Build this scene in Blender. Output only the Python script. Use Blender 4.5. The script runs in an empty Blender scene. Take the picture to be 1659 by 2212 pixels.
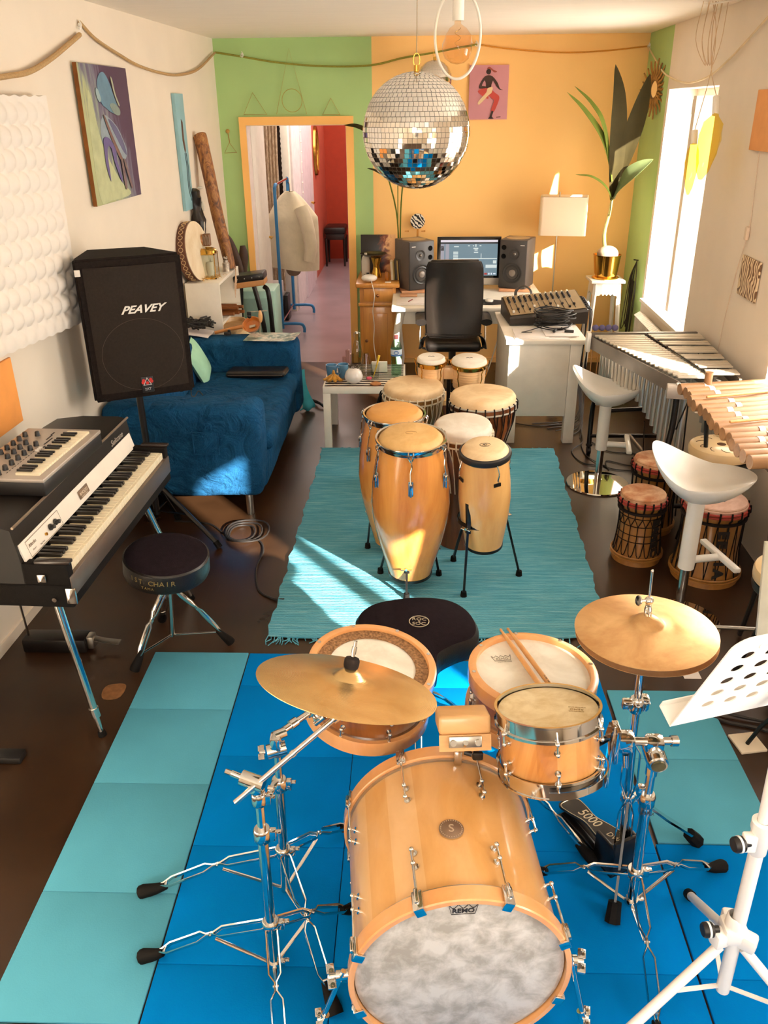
import bpy, bmesh, math, random
from mathutils import Vector, Matrix, Euler
from math import pi, sin, cos, radians, sqrt, atan2
random.seed(7)
S = bpy.context.scene
COL = S.collection
V = Vector

# ------------------------------------------------------------------ camera
cam_d = bpy.data.cameras.new('camera')
cam = bpy.data.objects.new('camera', cam_d)
COL.objects.link(cam)
cam_d.sensor_fit = 'VERTICAL'
cam_d.sensor_height = 36.0
cam_d.sensor_width = 27.0
cam_d.lens = 29.3791
cam_d.clip_start = 0.05
cam.matrix_world = Matrix(((0.9995, -0.00476, 0.0312, 0.0),
                           (0.03017, 0.43436, -0.90023, 0.0),
                           (-0.00926, 0.90073, 0.43429, 2.12),
                           (0, 0, 0, 1)))
S.camera = cam

# ------------------------------------------------------------------ world, sun, exposure
w = bpy.data.worlds.new('sky')
S.world = w
w.use_nodes = True
bg = w.node_tree.nodes['Background']
bg.inputs['Color'].default_value = (1.0, 0.94, 0.865, 1)
bg.inputs['Strength'].default_value = 17.0
sun_d = bpy.data.lights.new('sun', 'SUN')
sun_d.energy = 45.0
sun_d.angle = radians(0.8)
sun_d.color = (1.0, 0.91, 0.78)
sun = bpy.data.objects.new('sun', sun_d)
COL.objects.link(sun)
sun.rotation_euler = V((-0.773, 1.0, -0.38 * 1.264)).to_track_quat('-Z', 'Y').to_euler()


def portal(name, loc, rot, sx, sy, energy=0.0, color=(1, .86, .68), spread=180):
    d = bpy.data.lights.new(name, 'AREA')
    d.shape = 'RECTANGLE'
    d.size = sx
    d.size_y = sy
    d.energy = energy
    d.color = color
    d.spread = radians(spread)
    if energy == 0:
        d.energy = 1.0
        d.cycles.is_portal = True
    o = bpy.data.objects.new(name, d)
    COL.objects.link(o)
    o.location = loc
    o.rotation_euler = rot
    return o


S.view_settings.view_transform = 'Standard'
S.view_settings.look = 'None'
S.view_settings.gamma = 1.0
S.view_settings.use_curve_mapping = False
S.view_settings.exposure = -0.15
S.cycles.max_bounces = 8
S.cycles.diffuse_bounces = 5
S.cycles.glossy_bounces = 4
S.cycles.transmission_bounces = 6
S.cycles.transparent_max_bounces = 8
S.cycles.sample_clamp_indirect = 6.0
S.cycles.caustics_reflective = False
S.cycles.caustics_refractive = False
S.cycles.use_denoising = True


# ------------------------------------------------------------------ materials
def lin(h):
    if isinstance(h, str):
        h = h.lstrip('#')
        c = [int(h[i:i + 2], 16) / 255 for i in (0, 2, 4)]
    else:
        c = list(h[:3])
    return tuple((x / 12.92 if x <= .04045 else ((x + .055) / 1.055) ** 2.4) for x in c) + (1,)


def newmat(name):
    m = bpy.data.materials.new(name)
    m.use_nodes = True
    nt = m.node_tree
    return m, nt, nt.nodes['Principled BSDF']


def coords(nt, scale=(1, 1, 1), kind='Object', rot=(0, 0, 0)):
    tc = nt.nodes.new('ShaderNodeTexCoord')
    mp = nt.nodes.new('ShaderNodeMapping')
    mp.inputs['Scale'].default_value = scale
    mp.inputs['Rotation'].default_value = rot
    nt.links.new(tc.outputs[kind], mp.inputs['Vector'])
    return mp.outputs['Vector']


def noise(nt, vec, scale, detail=3, rough=.5, dist=0):
    n = nt.nodes.new('ShaderNodeTexNoise')
    n.inputs['Scale'].default_value = scale
    n.inputs['Detail'].default_value = detail
    n.inputs['Roughness'].default_value = rough
    n.inputs['Distortion'].default_value = dist
    nt.links.new(vec, n.inputs['Vector'])
    return n.outputs['Fac']


def ramp(nt, fac, stops, interp='LINEAR'):
    r = nt.nodes.new('ShaderNodeValToRGB')
    r.color_ramp.interpolation = interp
    e = r.color_ramp.elements
    e[0].position, e[0].color = stops[0]
    e[1].position, e[1].color = stops[-1]
    for p, c in stops[1:-1]:
        x = e.new(p)
        x.color = c
    nt.links.new(fac, r.inputs['Fac'])
    return r.outputs['Color']


def bump(nt, b, h, strength=.2, dist=.01):
    n = nt.nodes.new('ShaderNodeBump')
    n.inputs['Strength'].default_value = strength
    n.inputs['Distance'].default_value = dist
    nt.links.new(h, n.inputs['Height'])
    nt.links.new(n.outputs['Normal'], b.inputs['Normal'])


def P(name, c, rough=.5, metal=0, var=.08, vs=12, bmp=0, bs=80, spec=None, coat=0, sheen=0, sc=(1, 1, 1), bd=.004):
    """painted / plastic / cloth surface with a little procedural colour variation"""
    m, nt, b = newmat(name)
    c = lin(c)
    vec = coords(nt, sc)
    f = noise(nt, vec, vs)
    lo = tuple(max(0, x * (1 - var)) for x in c[:3]) + (1,)
    hi = tuple(min(1, x * (1 + var)) for x in c[:3]) + (1,)
    nt.links.new(ramp(nt, f, [(.3, lo), (.7, hi)]), b.inputs['Base Color'])
    b.inputs['Roughness'].default_value = rough
    b.inputs['Metallic'].default_value = metal
    if spec is None and rough >= .74:
        spec = .15
    if spec is not None:
        b.inputs['Specular IOR Level'].default_value = spec
    if coat:
        b.inputs['Coat Weight'].default_value = coat
        b.inputs['Coat Roughness'].default_value = .08
    if sheen:
        b.inputs['Sheen Weight'].default_value = sheen
    if bmp:
        bump(nt, b, noise(nt, vec, bs, 2), bmp, bd)
    return m


def WOOD(name, a, c, scale=6, sc=(1, 1, .12), rough=.35, coat=.0, planks=0, bmp=0, rot=(0, 0, 0), dist=1.5, knots=None):
    """grain runs along object z by default (sc squeezes that axis)"""
    m, nt, b = newmat(name)
    vec = coords(nt, sc, rot=rot)
    f = noise(nt, vec, scale, 6, .62, dist)
    col = ramp(nt, f, [(.3, lin(a)), (.5, tuple((x + y) / 2 for x, y in zip(lin(a), lin(c)))), (.72, lin(c))])
    if planks:
        v2 = coords(nt, planks)
        vo = nt.nodes.new('ShaderNodeTexVoronoi')
        vo.inputs['Scale'].default_value = 1
        nt.links.new(v2, vo.inputs['Vector'])
        mx = nt.nodes.new('ShaderNodeMix')
        mx.data_type = 'RGBA'
        mx.blend_type = 'MULTIPLY'
        mx.inputs[0].default_value = 1
        sp = nt.nodes.new('ShaderNodeSeparateColor')
        nt.links.new(vo.outputs['Color'], sp.inputs['Color'])
        g = ramp(nt, sp.outputs['Red'], [(0, (.74, .70, .62, 1)), (1, (1, 1, 1, 1))])
        nt.links.new(col, mx.inputs[6])
        nt.links.new(g, mx.inputs[7])
        col = mx.outputs[2]
    nt.links.new(col, b.inputs['Base Color'])
    b.inputs['Roughness'].default_value = rough
    if coat:
        b.inputs['Coat Weight'].default_value = coat
        b.inputs['Coat Roughness'].default_value = .1
    if bmp:
        bump(nt, b, f, bmp, .003)
    return m


def GLASS(name, c, rough=.02, ior=1.45, thin=False):
    m, nt, b = newmat(name)
    if thin:
        nt.nodes.remove(b)
        t = nt.nodes.new('ShaderNodeBsdfTransparent')
        t.inputs['Color'].default_value = lin(c)
        g = nt.nodes.new('ShaderNodeBsdfGlossy')
        g.inputs['Roughness'].default_value = rough
        fr = nt.nodes.new('ShaderNodeFresnel')
        fr.inputs['IOR'].default_value = ior
        mx = nt.nodes.new('ShaderNodeMixShader')
        ge = nt.nodes.new('ShaderNodeNewGeometry')
        mt = nt.nodes.new('ShaderNodeMath')
        mt.operation = 'MULTIPLY_ADD'
        mt.inputs[1].default_value = -1
        mt.inputs[2].default_value = 1
        nt.links.new(ge.outputs['Backfacing'], mt.inputs[0])
        mt2 = nt.nodes.new('ShaderNodeMath')
        mt2.operation = 'MULTIPLY'
        nt.links.new(fr.outputs[0], mt2.inputs[0])
        nt.links.new(mt.outputs[0], mt2.inputs[1])
        nt.links.new(mt2.outputs[0], mx.inputs[0])
        nt.links.new(t.outputs[0], mx.inputs[1])
        nt.links.new(g.outputs[0], mx.inputs[2])
        nt.links.new(mx.outputs[0], nt.nodes['Material Output'].inputs['Surface'])
        return m
    b.inputs['Base Color'].default_value = lin(c)
    b.inputs['Transmission Weight'].default_value = 1
    b.inputs['Roughness'].default_value = rough
    b.inputs['IOR'].default_value = ior
    return m


def EMIT(name, c, s):
    m, nt, b = newmat(name)
    b.inputs['Base Color'].default_value = (0, 0, 0, 1)
    b.inputs['Emission Color'].default_value = lin(c)
    b.inputs['Emission Strength'].default_value = s
    return m


# ------------------------------------------------------------------ mesh builder
def RT(loc=(0, 0, 0), rot=(0, 0, 0), sc=(1, 1, 1)):
    return Matrix.LocRotScale(V(loc), Euler(rot), V(sc))


def AX(o, z, x=None):
    """frame at o with local z along z"""
    z = V(z).normalized()
    x = V(x) if x is not None else (V((1, 0, 0)) if abs(z.x) < .9 else V((0, 1, 0)))
    y = z.cross(x).normalized()
    x = y.cross(z)
    m = Matrix((x, y, z)).transposed().to_4x4()
    m.translation = V(o)
    return m


def spline(pts, k=6, closed=False):
    pts = [V(p) for p in pts]
    n = len(pts)
    out = []
    rng = n if closed else n - 1
    for i in range(rng):
        if closed:
            a, b, c, d = pts[(i - 1) % n], pts[i], pts[(i + 1) % n], pts[(i + 2) % n]
        else:
            b, c = pts[i], pts[i + 1]
            a = pts[i - 1] if i else b * 2 - c
            d = pts[i + 2] if i + 2 < n else c * 2 - b
        for j in range(k):
            t = j / k
            out.append(.5 * ((2 * b) + (c - a) * t + (2 * a - 5 * b + 4 * c - d) * t * t + (3 * b - a - 3 * c + d) * t ** 3))
    if not closed:
        out.append(pts[-1])
    return out


class MB:
    def __init__(s):
        s.bm = bmesh.new()
        s.mi = 0

    def _add(s, vs, fs, M=None):
        if M is not None:
            vs = [M @ V(v) for v in vs]
        bv = [s.bm.verts.new(v) for v in vs]
        for f in fs:
            if len(set(f)) < 3:
                continue
            try:
                q = s.bm.faces.new([bv[i] for i in f])
                q.material_index = s.mi
            except ValueError:
                pass
        return s

    def box(s, c, d, M=None, b=0, seg=2, rot=None):
        x, y, z = d[0] / 2, d[1] / 2, d[2] / 2
        vs = [(i, j, k) for i in (-x, x) for j in (-y, y) for k in (-z, z)]
        fs = [(0, 1, 3, 2), (4, 6, 7, 5), (0, 4, 5, 1), (2, 3, 7, 6), (0, 2, 6, 4), (1, 5, 7, 3)]
        T = Matrix.Translation(V(c))
        if rot:
            T = T @ Euler(rot).to_matrix().to_4x4()
        if M is not None:
            T = M @ T
        if b <= 0:
            return s._add(vs, fs, T)
        t = bmesh.new()
        bv = [t.verts.new(v) for v in vs]
        for f in fs:
            t.faces.new([bv[i] for i in f])
        bmesh.ops.bevel(t, geom=t.edges[:], offset=min(b, x * .98, y * .98, z * .98), segments=seg, affect='EDGES', profile=.5)
        t.verts.index_update()
        s._add([v.co.copy() for v in t.verts], [[v.index for v in f.verts] for f in t.faces], T)
        t.free()
        return s

    def bb(s, a, c, b=0, M=None, seg=2):
        """box from corner a to corner c"""
        a, c = V(a), V(c)
        return s.box((a + c) / 2, [abs(q) for q in (c - a)], M, b, seg)

    def cyl(s, p0, p1, r0, r1=None, n=16, cap=True, M=None):
        r1 = r0 if r1 is None else r1
        p0, p1 = V(p0), V(p1)
        A = AX(p0, p1 - p0)
        L = (p1 - p0).length
        vs = [(r * cos(2 * pi * i / n), r * sin(2 * pi * i / n), z) for r, z in ((r0, 0), (r1, L)) for i in range(n)]
        fs = [(i, (i + 1) % n, n + (i + 1) % n, n + i) for i in range(n)]
        if cap:
            fs += [tuple(range(n))[::-1], tuple(range(n, 2 * n))]
        return s._add(vs, fs, A if M is None else M @ A)

    def tube(s, pts, r, n=8, closed=False, k=0, M=None, flat=None, up=None):
        """round tube along points; flat=(a,b) makes the section an ellipse/strap; r may be a function of 0..1"""
        if k:
            pts = spline(pts, k, closed)
        pts = [V(p) for p in pts]
        m = len(pts)
        vs, fs = [], []
        up = V(up) if up is not None else None
        prev = None
        for i, p in enumerate(pts):
            if closed:
                t = (pts[(i + 1) % m] - pts[i - 1])
            else:
                t = pts[min(i + 1, m - 1)] - pts[max(i - 1, 0)]
            t = t.normalized() if t.length > 1e-9 else V((0, 0, 1))
            if up is not None:
                x = up.cross(t)
            elif prev is None:
                x = (V((0, 0, 1)) if abs(t.z) < .9 else V((1, 0, 0))).cross(t)
            else:
                x = prev - t * prev.dot(t)
            if x.length < 1e-6:
                x = V((1, 0, 0)).cross(t)
            x.normalize()
            prev = x
            y = t.cross(x)
            rr = r(i / (m - 1)) if callable(r) else r
            a, b = (flat if flat else (1, 1))
            for j in range(n):
                q = 2 * pi * (j + .5) / n
                vs.append(p + x * (cos(q) * rr * a) + y * (sin(q) * rr * b))
        R = m if closed else m - 1
        for i in range(R):
            for j in range(n):
                i2 = (i + 1) % m
                fs.append((i * n + j, i * n + (j + 1) % n, i2 * n + (j + 1) % n, i2 * n + j))
        if not closed:
            fs += [tuple(range(n))[::-1], tuple(range((m - 1) * n, m * n))]
        return s._add(vs, fs, M)

    def lathe(s, prof, M=None, n=32, a0=0, a1=2 * pi, rf=None):
        full = abs(a1 - a0 - 2 * pi) < 1e-6
        c = n if full else n + 1
        vs, fs = [], []
        for (r, z) in prof:
            for i in range(c):
                a = a0 + (a1 - a0) * i / n
                q = r * (rf(a, z) if rf else 1)
                vs.append((q * cos(a), q * sin(a), z))
        for k in range(len(prof) - 1):
            for i in range(n):
                i2 = (i + 1) % c
                fs.append((k * c + i, k * c + i2, (k + 1) * c + i2, (k + 1) * c + i))
        if full:
            if prof[0][0] > 1e-4:
                pass
        t = MB()
        t._add(vs, fs)
        bmesh.ops.remove_doubles(t.bm, verts=t.bm.verts[:], dist=1e-5)
        t.bm.verts.index_update()
        s._add([v.co.copy() for v in t.bm.verts], [[v.index for v in f.verts] for f in t.bm.faces], M)
        t.bm.free()
        return s

    def ball(s, c, r, sc=(1, 1, 1), u=16, v=10, M=None):
        T = Matrix.Translation(V(c)) @ Matrix.Diagonal((*sc, 1))
        if M is not None:
            T = M @ T
        return s.lathe([(r * sin(pi * k / v) if 0 < k < v else 0, -r * cos(pi * k / v)) for k in range(v + 1)], T, u)

    def prism(s, poly, z0, z1, M=None):
        n = len(poly)
        vs = [(x, y, z) for z in (z0, z1) for x, y in poly]
        fs = [(i, (i + 1) % n, n + (i + 1) % n, n + i) for i in range(n)] + [tuple(range(n))[::-1], tuple(range(n, 2 * n))]
        return s._add(vs, fs, M)

    def grid(s, f, nu, nv, M=None, cu=False):
        vs = [f(i / nu, j / nv) for i in range(nu + (0 if cu else 1)) for j in range(nv + 1)]
        c = nv + 1
        m = nu if cu else nu + 1
        fs = [(i * c + j, ((i + 1) % m) * c + j, ((i + 1) % m) * c + j + 1, i * c + j + 1) for i in range(nu) for j in range(nv)]
        return s._add(vs, fs, M)

    def text(s, t, size, M, ext=.0006, align='CENTER', shear=0, sx=1, off=0):
        cu = bpy.data.curves.new('t', 'FONT')
        cu.body = t
        cu.size = size
        cu.extrude = ext
        cu.align_x = align
        cu.align_y = 'CENTER'
        cu.shear = shear
        cu.resolution_u = 3
        cu.offset = off
        o = bpy.data.objects.new('t', cu)
        COL.objects.link(o)
        dg = bpy.context.evaluated_depsgraph_get()
        me = o.evaluated_get(dg).to_mesh()
        T = M @ Matrix.Diagonal((sx, 1, 1, 1))
        s._add([v.co.copy() for v in me.vertices], [list(p.vertices) for p in me.polygons], T)
        o.evaluated_get(dg).to_mesh_clear()
        bpy.data.objects.remove(o)
        bpy.data.curves.remove(cu)
        return s

    def solid(s, th):
        """give a sheet thickness"""
        bmesh.ops.recalc_face_normals(s.bm, faces=s.bm.faces[:])
        g = s.bm.verts[:] + s.bm.edges[:] + s.bm.faces[:]
        bmesh.ops.solidify(s.bm, geom=g, thickness=th)
        return s


def build(name, mb, mats, parent=None, world=True, smooth=True, ang=38):
    """link the collected geometry as one mesh object. world=True: coordinates are world coordinates"""
    bm = mb.bm
    if not isinstance(mats, (list, tuple)):
        mats = [mats]
    bmesh.ops.recalc_face_normals(bm, faces=bm.faces[:])
    if parent is not None and world:
        W = Matrix.Identity(4)
        p = parent
        while p is not None:
            W = Matrix.LocRotScale(p.location, p.rotation_euler, p.scale) @ W
            p = p.parent
        bm.transform(W.inverted())
    if smooth:
        bm.normal_update()
        for f in bm.faces:
            f.smooth = True
        ca = radians(ang)
        for e in bm.edges:
            if len(e.link_faces) == 2:
                if e.calc_face_angle(0) > ca:
                    e.smooth = False
            else:
                e.smooth = False
    me = bpy.data.meshes.new(name)
    bm.to_mesh(me)
    bm.free()
    for m in mats:
        me.materials.append(m)
    o = bpy.data.objects.new(name, me)
    COL.objects.link(o)
    if parent is not None:
        o.parent = parent
    return o


def staves(mb, A, n, seed=1, k=3):
    """give the wooden staves of a shell different boards"""
    rnd = random.Random(seed)
    ids = [rnd.randrange(k) for _ in range(n)]
    Ai = A.inverted()
    for f in mb.bm.faces:
        c = Ai @ f.calc_center_median()
        f.material_index = ids[int((atan2(c.y, c.x) / (2 * pi) + .5) * n) % n]


def thing(name, label, cat, loc=(0, 0, 0), rz=0, group=None):
    o = bpy.data.objects.new(name, None)
    o.empty_display_size = .05
    COL.objects.link(o)
    o.location = loc
    o.rotation_euler = (0, 0, rz)
    o['label'] = label
    o['category'] = cat
    if group:
        o['group'] = group
    return o


def one(name, mb, mats, label, cat, group=None, **k):
    """a thing that is a single mesh; origin moved to its base"""
    o = build(name, mb, mats, None, **k)
    me = o.data
    xs = [v.co for v in me.vertices]
    c = V(((min(v.x for v in xs) + max(v.x for v in xs)) / 2, (min(v.y for v in xs) + max(v.y for v in xs)) / 2, min(v.z for v in xs)))
    me.transform(Matrix.Translation(-c))
    o.location = c
    o['label'] = label
    o['category'] = cat
    if group:
        o['group'] = group
    return o


def struct(name, mb, mats, **k):
    o = build(name, mb, mats, None, **k)
    o['kind'] = 'structure'
    return o


def dup(root, loc, rz=None, label=None, group=None, scale=None):
    def cp(o, par):
        c = o.copy()
        COL.objects.link(c)
        if par is not None:
            c.parent = par
        for ch in kids.get(o, []):
            cp(ch, c)
        return c
    kids = {}
    for o in list(COL.objects):
        if o.parent is not None:
            kids.setdefault(o.parent, []).append(o)
    r = cp(root, None)
    r.location = loc
    if rz is not None:
        r.rotation_euler = (0, 0, rz)
    if scale:
        r.scale = scale
    if label:
        r['label'] = label
    if group:
        r['group'] = group
    return r


# shared materials
CHROME = P('chrome', '#d8d6d2', .09, 1, .03)
STEEL = P('brushed_steel', '#b9b4aa', .3, 1, .06, 30)
BRASS = P('brass', '#c89a45', .22, 1, .08)
BLACKP = P('black_plastic', '#15110f', .45, 0, .15)
BLACKM = P('black_metal', '#1a1614', .3, .3, .15)
RUBBER = P('black_rubber', '#120f0d', .75, 0, .2, 30, .2)
WHITEP = P('white_plastic', '#f1ece2', .28, 0, .02, coat=.3)
WHITEPT = P('white_paint', '#efe7d8', .45, 0, .04)
CREAM = P('cream_plastic', '#efe3c8', .35, 0, .03)
BLACKL = P('black_leather', '#17120f', .36, 0, .2, 20, .25, 140)
PAPER = P('paper', '#efe7e2', .8, 0, .03)
CLEAR = GLASS('clear_glass', '#f4f6f2', thin=True, ior=1.5)
CABLE = P('cable_rubber', '#191513', .5, 0, .2)
MAPLE = WOOD('maple_wood', '#c98f52', '#e2b176', 7, (1, 1, .2), .3, .4)
# ------------------------------------------------------------------ the room
CZ = 2.64
Y0, Y1 = -1.6, 7.6


def lx(y):
    return -1.597 - .0377 * (7.6 - y)


def rx(y):
    return 1.873 - .0257 * (7.6 - y)


def floor_mat():
    m, nt, b = newmat('dark_worn_floor')
    vec = coords(nt)
    f = noise(nt, vec, 2.2, 5)
    f2 = noise(nt, coords(nt, (14, 1, 1), rot=(0, 0, .5)), 3, 5, .7)
    f3 = noise(nt, coords(nt, (1, 20, 1), rot=(0, 0, -.8)), 4, 3, .7)
    base = ramp(nt, f, [(.3, lin('#23140a')), (.7, lin('#3d2817'))])

    def over(col, fac, c, a, bb):
        mx = nt.nodes.new('ShaderNodeMix')
        mx.data_type = 'RGBA'
        nt.links.new(ramp(nt, fac, [(a, (0, 0, 0, 1)), (bb, (1, 1, 1, 1))]), mx.inputs[0])
        nt.links.new(col, mx.inputs[6])
        mx.inputs[7].default_value = lin(c)
        return mx.outputs[2]
    col = over(base, f2, '#6a4d33', .70, .80)
    col = over(col, f3, '#7b5f44', .735, .79)
    nt.links.new(col, b.inputs['Base Color'])
    nt.links.new(ramp(nt, f, [(.2, (.24,) * 3 + (1,)), (.8, (.42,) * 3 + (1,))]), b.inputs['Roughness'])
    b.inputs['Specular IOR Level'].default_value = .38
    bump(nt, b, f2, .08, .002)
    return m


mb = MB()
mb.prism([(lx(Y0) - .4, Y0 - .3), (rx(Y0) + .6, Y0 - .3), (rx(7.6) + .5, 7.61), (lx(7.6) - .4, 7.61)], -.06, 0)
struct('floor', mb, floor_mat())
CEILM = P('ceiling_paint', '#fbf1e2', .7, 0, .02, 4, .25, 9, sc=(1, 6, 1))
mb = MB()
mb.prism([(lx(Y0) - .4, Y0 - .3), (rx(Y0) + .6, Y0 - .3), (rx(7.6) + .5, 7.9), (lx(7.6) - .4, 7.9)], CZ, CZ + .08)
struct('ceiling', mb, CEILM)

WALLW = P('white_wall_paint', '#ecdfcc', .75, 0, .03, 3, .06, 60)
WALLR = P('offwhite_wall_paint', '#ecdfce', .75, 0, .03, 3, .06, 60)
GREEN = P('green_wall_paint', '#a9c983', .7, 0, .03, 3, .05, 60)
ORANGE = P('orange_wall_paint', '#ffcb7e', .7, 0, .02, 2, .05, 60)
ORTRIM = P('orange_trim_paint', '#fdc06a', .5, 0, .03, 3)

mb = MB()
mb.prism([(lx(Y0), Y0), (lx(7.6), 7.6), (lx(7.6) - .2, 7.6), (lx(Y0) - .2, Y0)], 0, CZ)
struct('wall_left', mb, WALLW)

# right wall with three deep window openings (frame: s = metres from the back corner towards the camera)
RW = AX((1.873, 7.6, 0), (0, 0, 1), (-.0257, -1, 0))   # local x = along the wall, local y = out of the room is -? (fixed below)
if (RW.to_3x3() @ V((0, 1, 0))).x < 0:
    SY = -1
else:
    SY = 1
TH = .30
WZ0, WZ1 = .72, 2.23
WINS = [(.80, 1.98), (3.47, 4.68), (6.38, 7.40)]
mb = MB()


def rwbox(mb, a, b2, z0, z1, y0=0, y1=TH):
    mb.bb((a, SY * y0, z0), (b2, SY * y1, z1), M=RW)


edges = [0] + [e for w_ in WINS for e in w_] + [9.3]
mb.mi = 1
rwbox(mb, -.3, .74, 0, CZ)
mb.mi = 0
rwbox(mb, .74, .80, 0, CZ)
for i in range(1, 3):
    rwbox(mb, WINS[i - 1][1], WINS[i][0], 0, CZ)
rwbox(mb, WINS[2][1], 9.3, 0, CZ)
for a, b2 in WINS:
    rwbox(mb, a, b2, 0, WZ0)
    rwbox(mb, a, b2, WZ1, CZ)
struct('wall_right', mb, [WALLR, GREEN])

# windows: outer frame, mullion, two sashes of glass, sill board
WFR = P('window_frame_paint', '#e9dccb', .4, 0, .03)
PANE = GLASS('window_glass', '#ffffff', thin=True, ior=1.25)


def shade_mat(a, b_, k):
    m, nt, b = newmat('translucent_cloth')
    nt.nodes.remove(b)
    d = nt.nodes.new('ShaderNodeBsdfDiffuse')
    d.inputs['Color'].default_value = lin(a)
    tr = nt.nodes.new('ShaderNodeBsdfTranslucent')
    tr.inputs['Color'].default_value = lin(b_)
    mx = nt.nodes.new('ShaderNodeMixShader')
    mx.inputs[0].default_value = k
    nt.links.new(d.outputs[0], mx.inputs[1])
    nt.links.new(tr.outputs[0], mx.inputs[2])
    nt.links.new(mx.outputs[0], nt.nodes['Material Output'].inputs['Surface'])
    return m


SHADE = shade_mat('#fbf8f2', '#ffffff', .85)


def window(i, a, b2, leaf):
    r = bpy.data.objects.new('window_%d' % i, None)
    COL.objects.link(r)
    r.location = RW @ V(((a + b2) / 2, 0, WZ0))
    r['kind'] = 'structure'
    m = MB()
    y0, y1 = .20, .26
    fw = .05
    rwbox(m, a, a + fw, WZ0, WZ1, y0, y1)
    rwbox(m, b2 - fw, b2, WZ0, WZ1, y0, y1)
    rwbox(m, a + fw, b2 - fw, WZ1 - fw - .02, WZ1, y0, y1)
    rwbox(m, a + fw, b2 - fw, WZ0, WZ0 + fw, y0, y1)
    c = (a + b2) / 2
    rwbox(m, c - .035, c + .035, WZ0 + fw, WZ1 - fw, .03 if leaf else y0 - .02, y1)
    build('window_frame', m, WFR, r)
    m = MB()
    rwbox(m, a + fw, c - .035, WZ0 + fw, WZ1 - fw, .228, .232)
    build('pane', m, PANE, r)
    m = MB()
    rwbox(m, c + .035, b2 - fw, WZ0 + fw, WZ1 - fw, .228, .232)
    build('pane', m, PANE, r)
    m = MB()
    rwbox(m, a, b2, WZ0, WZ0 + .025, -.03, .2)
    build('window_sill', m, WHITEPT, r)
    if i < 3:  # blinds added to stop the sun through the near half
        m = MB()
        rwbox(m, c + .04, b2 - .052, WZ0 + (fw if leaf else .14), WZ1 - fw, .215, .219)
        build('added_sun_blind', m, SHADE, r)
    if leaf:
        m = MB()
        m.cyl(RW @ V((c - .03, SY * .09, 1.15)), RW @ V((c - .07, SY * .09, 1.15)), .012, n=10)
        m.tube([RW @ V((c - .065, SY * .09, 1.16)), RW @ V((c - .10, SY * .09, 1.15)), RW @ V((c - .11, SY * .09, 1.08))], .009, n=8)
        build('window_handle', m, STEEL, r)
        m = MB()
        m.bb((c - .12, SY * .05, WZ1 - .16), (c - .035, SY * .13, WZ1 - .07), M=RW)
        m.cyl(RW @ V((c - .11, SY * .09, WZ1 - .16)), RW @ V((c - .11, SY * .09, WZ1 - .75)), .003, n=6)
        build('blind_bracket', m, P('grey_bracket', '#a59689', .5), r)
    return r


for i, (a, b2) in enumerate(WINS):
    window(i + 1, a, b2, i == 0)
    p = RW @ V(((a + b2) / 2, SY * .29, (WZ0 + WZ1) / 2))
    portal('window_portal', p, V((-1, -.0257, 0)).to_track_quat('-Z', 'Z').to_euler(), 1.18, 1.5)

# back wall: green, orange, door opening
mb = MB()
mb.bb((-1.9, 7.6, 0), (-1.40, 7.75, CZ))
mb.bb((-1.40, 7.6, 2.03), (-.515, 7.75, CZ))
mb.bb((-.515, 7.6, 0), (-.326, 7.75, CZ))
mb.mi = 1
mb.bb((-.326, 7.6, 0), (2.2, 7.75, CZ))
struct('wall_back', mb, [GREEN, ORANGE])
mb = MB()
mb.bb((-1.43, 7.575, 0), (-1.375, 7.6, 2.072))
mb.bb((-.545, 7.575, 0), (-.483, 7.6, 2.072))
mb.bb((-1.375, 7.575, 2.008), (-.545, 7.6, 2.072))
struct('trim_1', mb, ORTRIM)
mb = MB()
JM = P('white_jamb_paint', '#eadbd0', .45)
mb.bb((-1.40, 7.585, 0), (-1.372, 7.75, 2.03))
mb.bb((-.548, 7.585, 0), (-.515, 7.75, 2.03))
mb.bb((-1.372, 7.585, 2.003), (-.548, 7.75, 2.03))
struct('trim_2', mb, JM)
mb = MB()
mb.bb((-.483, 7.588, 0), (1.87, 7.6, .045))
struct('baseboard_back', mb, ORANGE)
mb = MB()
mb.prism([(lx(0) + .012, 0), (lx(7.59) + .012, 7.59), (lx(7.59), 7.59), (lx(0), 0)], 0, .05)
struct('baseboard_left', mb, WALLW)

# unseen wall behind the camera; its wide opening is added for fill light
mb = MB()
mb.bb((-2.0, Y0 - .2, 0), (-1.15, Y0, CZ))
mb.bb((.95, Y0 - .2, 0), (2.0, Y0, CZ))
mb.bb((-1.15, Y0 - .2, 0), (.95, Y0, 1.55))
mb.bb((-1.15, Y0 - .2, 2.4), (.95, Y0, CZ))
struct('wall_front', mb, WALLW)
portal('window_portal', (-.10, Y0 - .18, 1.97), V((0, 1, 0)).to_track_quat('-Z', 'Z').to_euler(), 2.1, .85)
r = bpy.data.objects.new('window_4', None)
COL.objects.link(r)
r.location = (-.1, Y0 - .1, 1.55)
r['kind'] = 'structure'
mb = MB()
for x in (-1.15, -.12, .90):
    mb.bb((x, Y0 - .13, 1.55), (x + .05, Y0 - .07, 2.4))
mb.bb((-1.15, Y0 - .13, 1.55), (.95, Y0 - .07, 1.6))
mb.bb((-1.15, Y0 - .13, 2.35), (.95, Y0 - .07, 2.4))
build('window_frame', mb, WFR, r)

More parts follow.
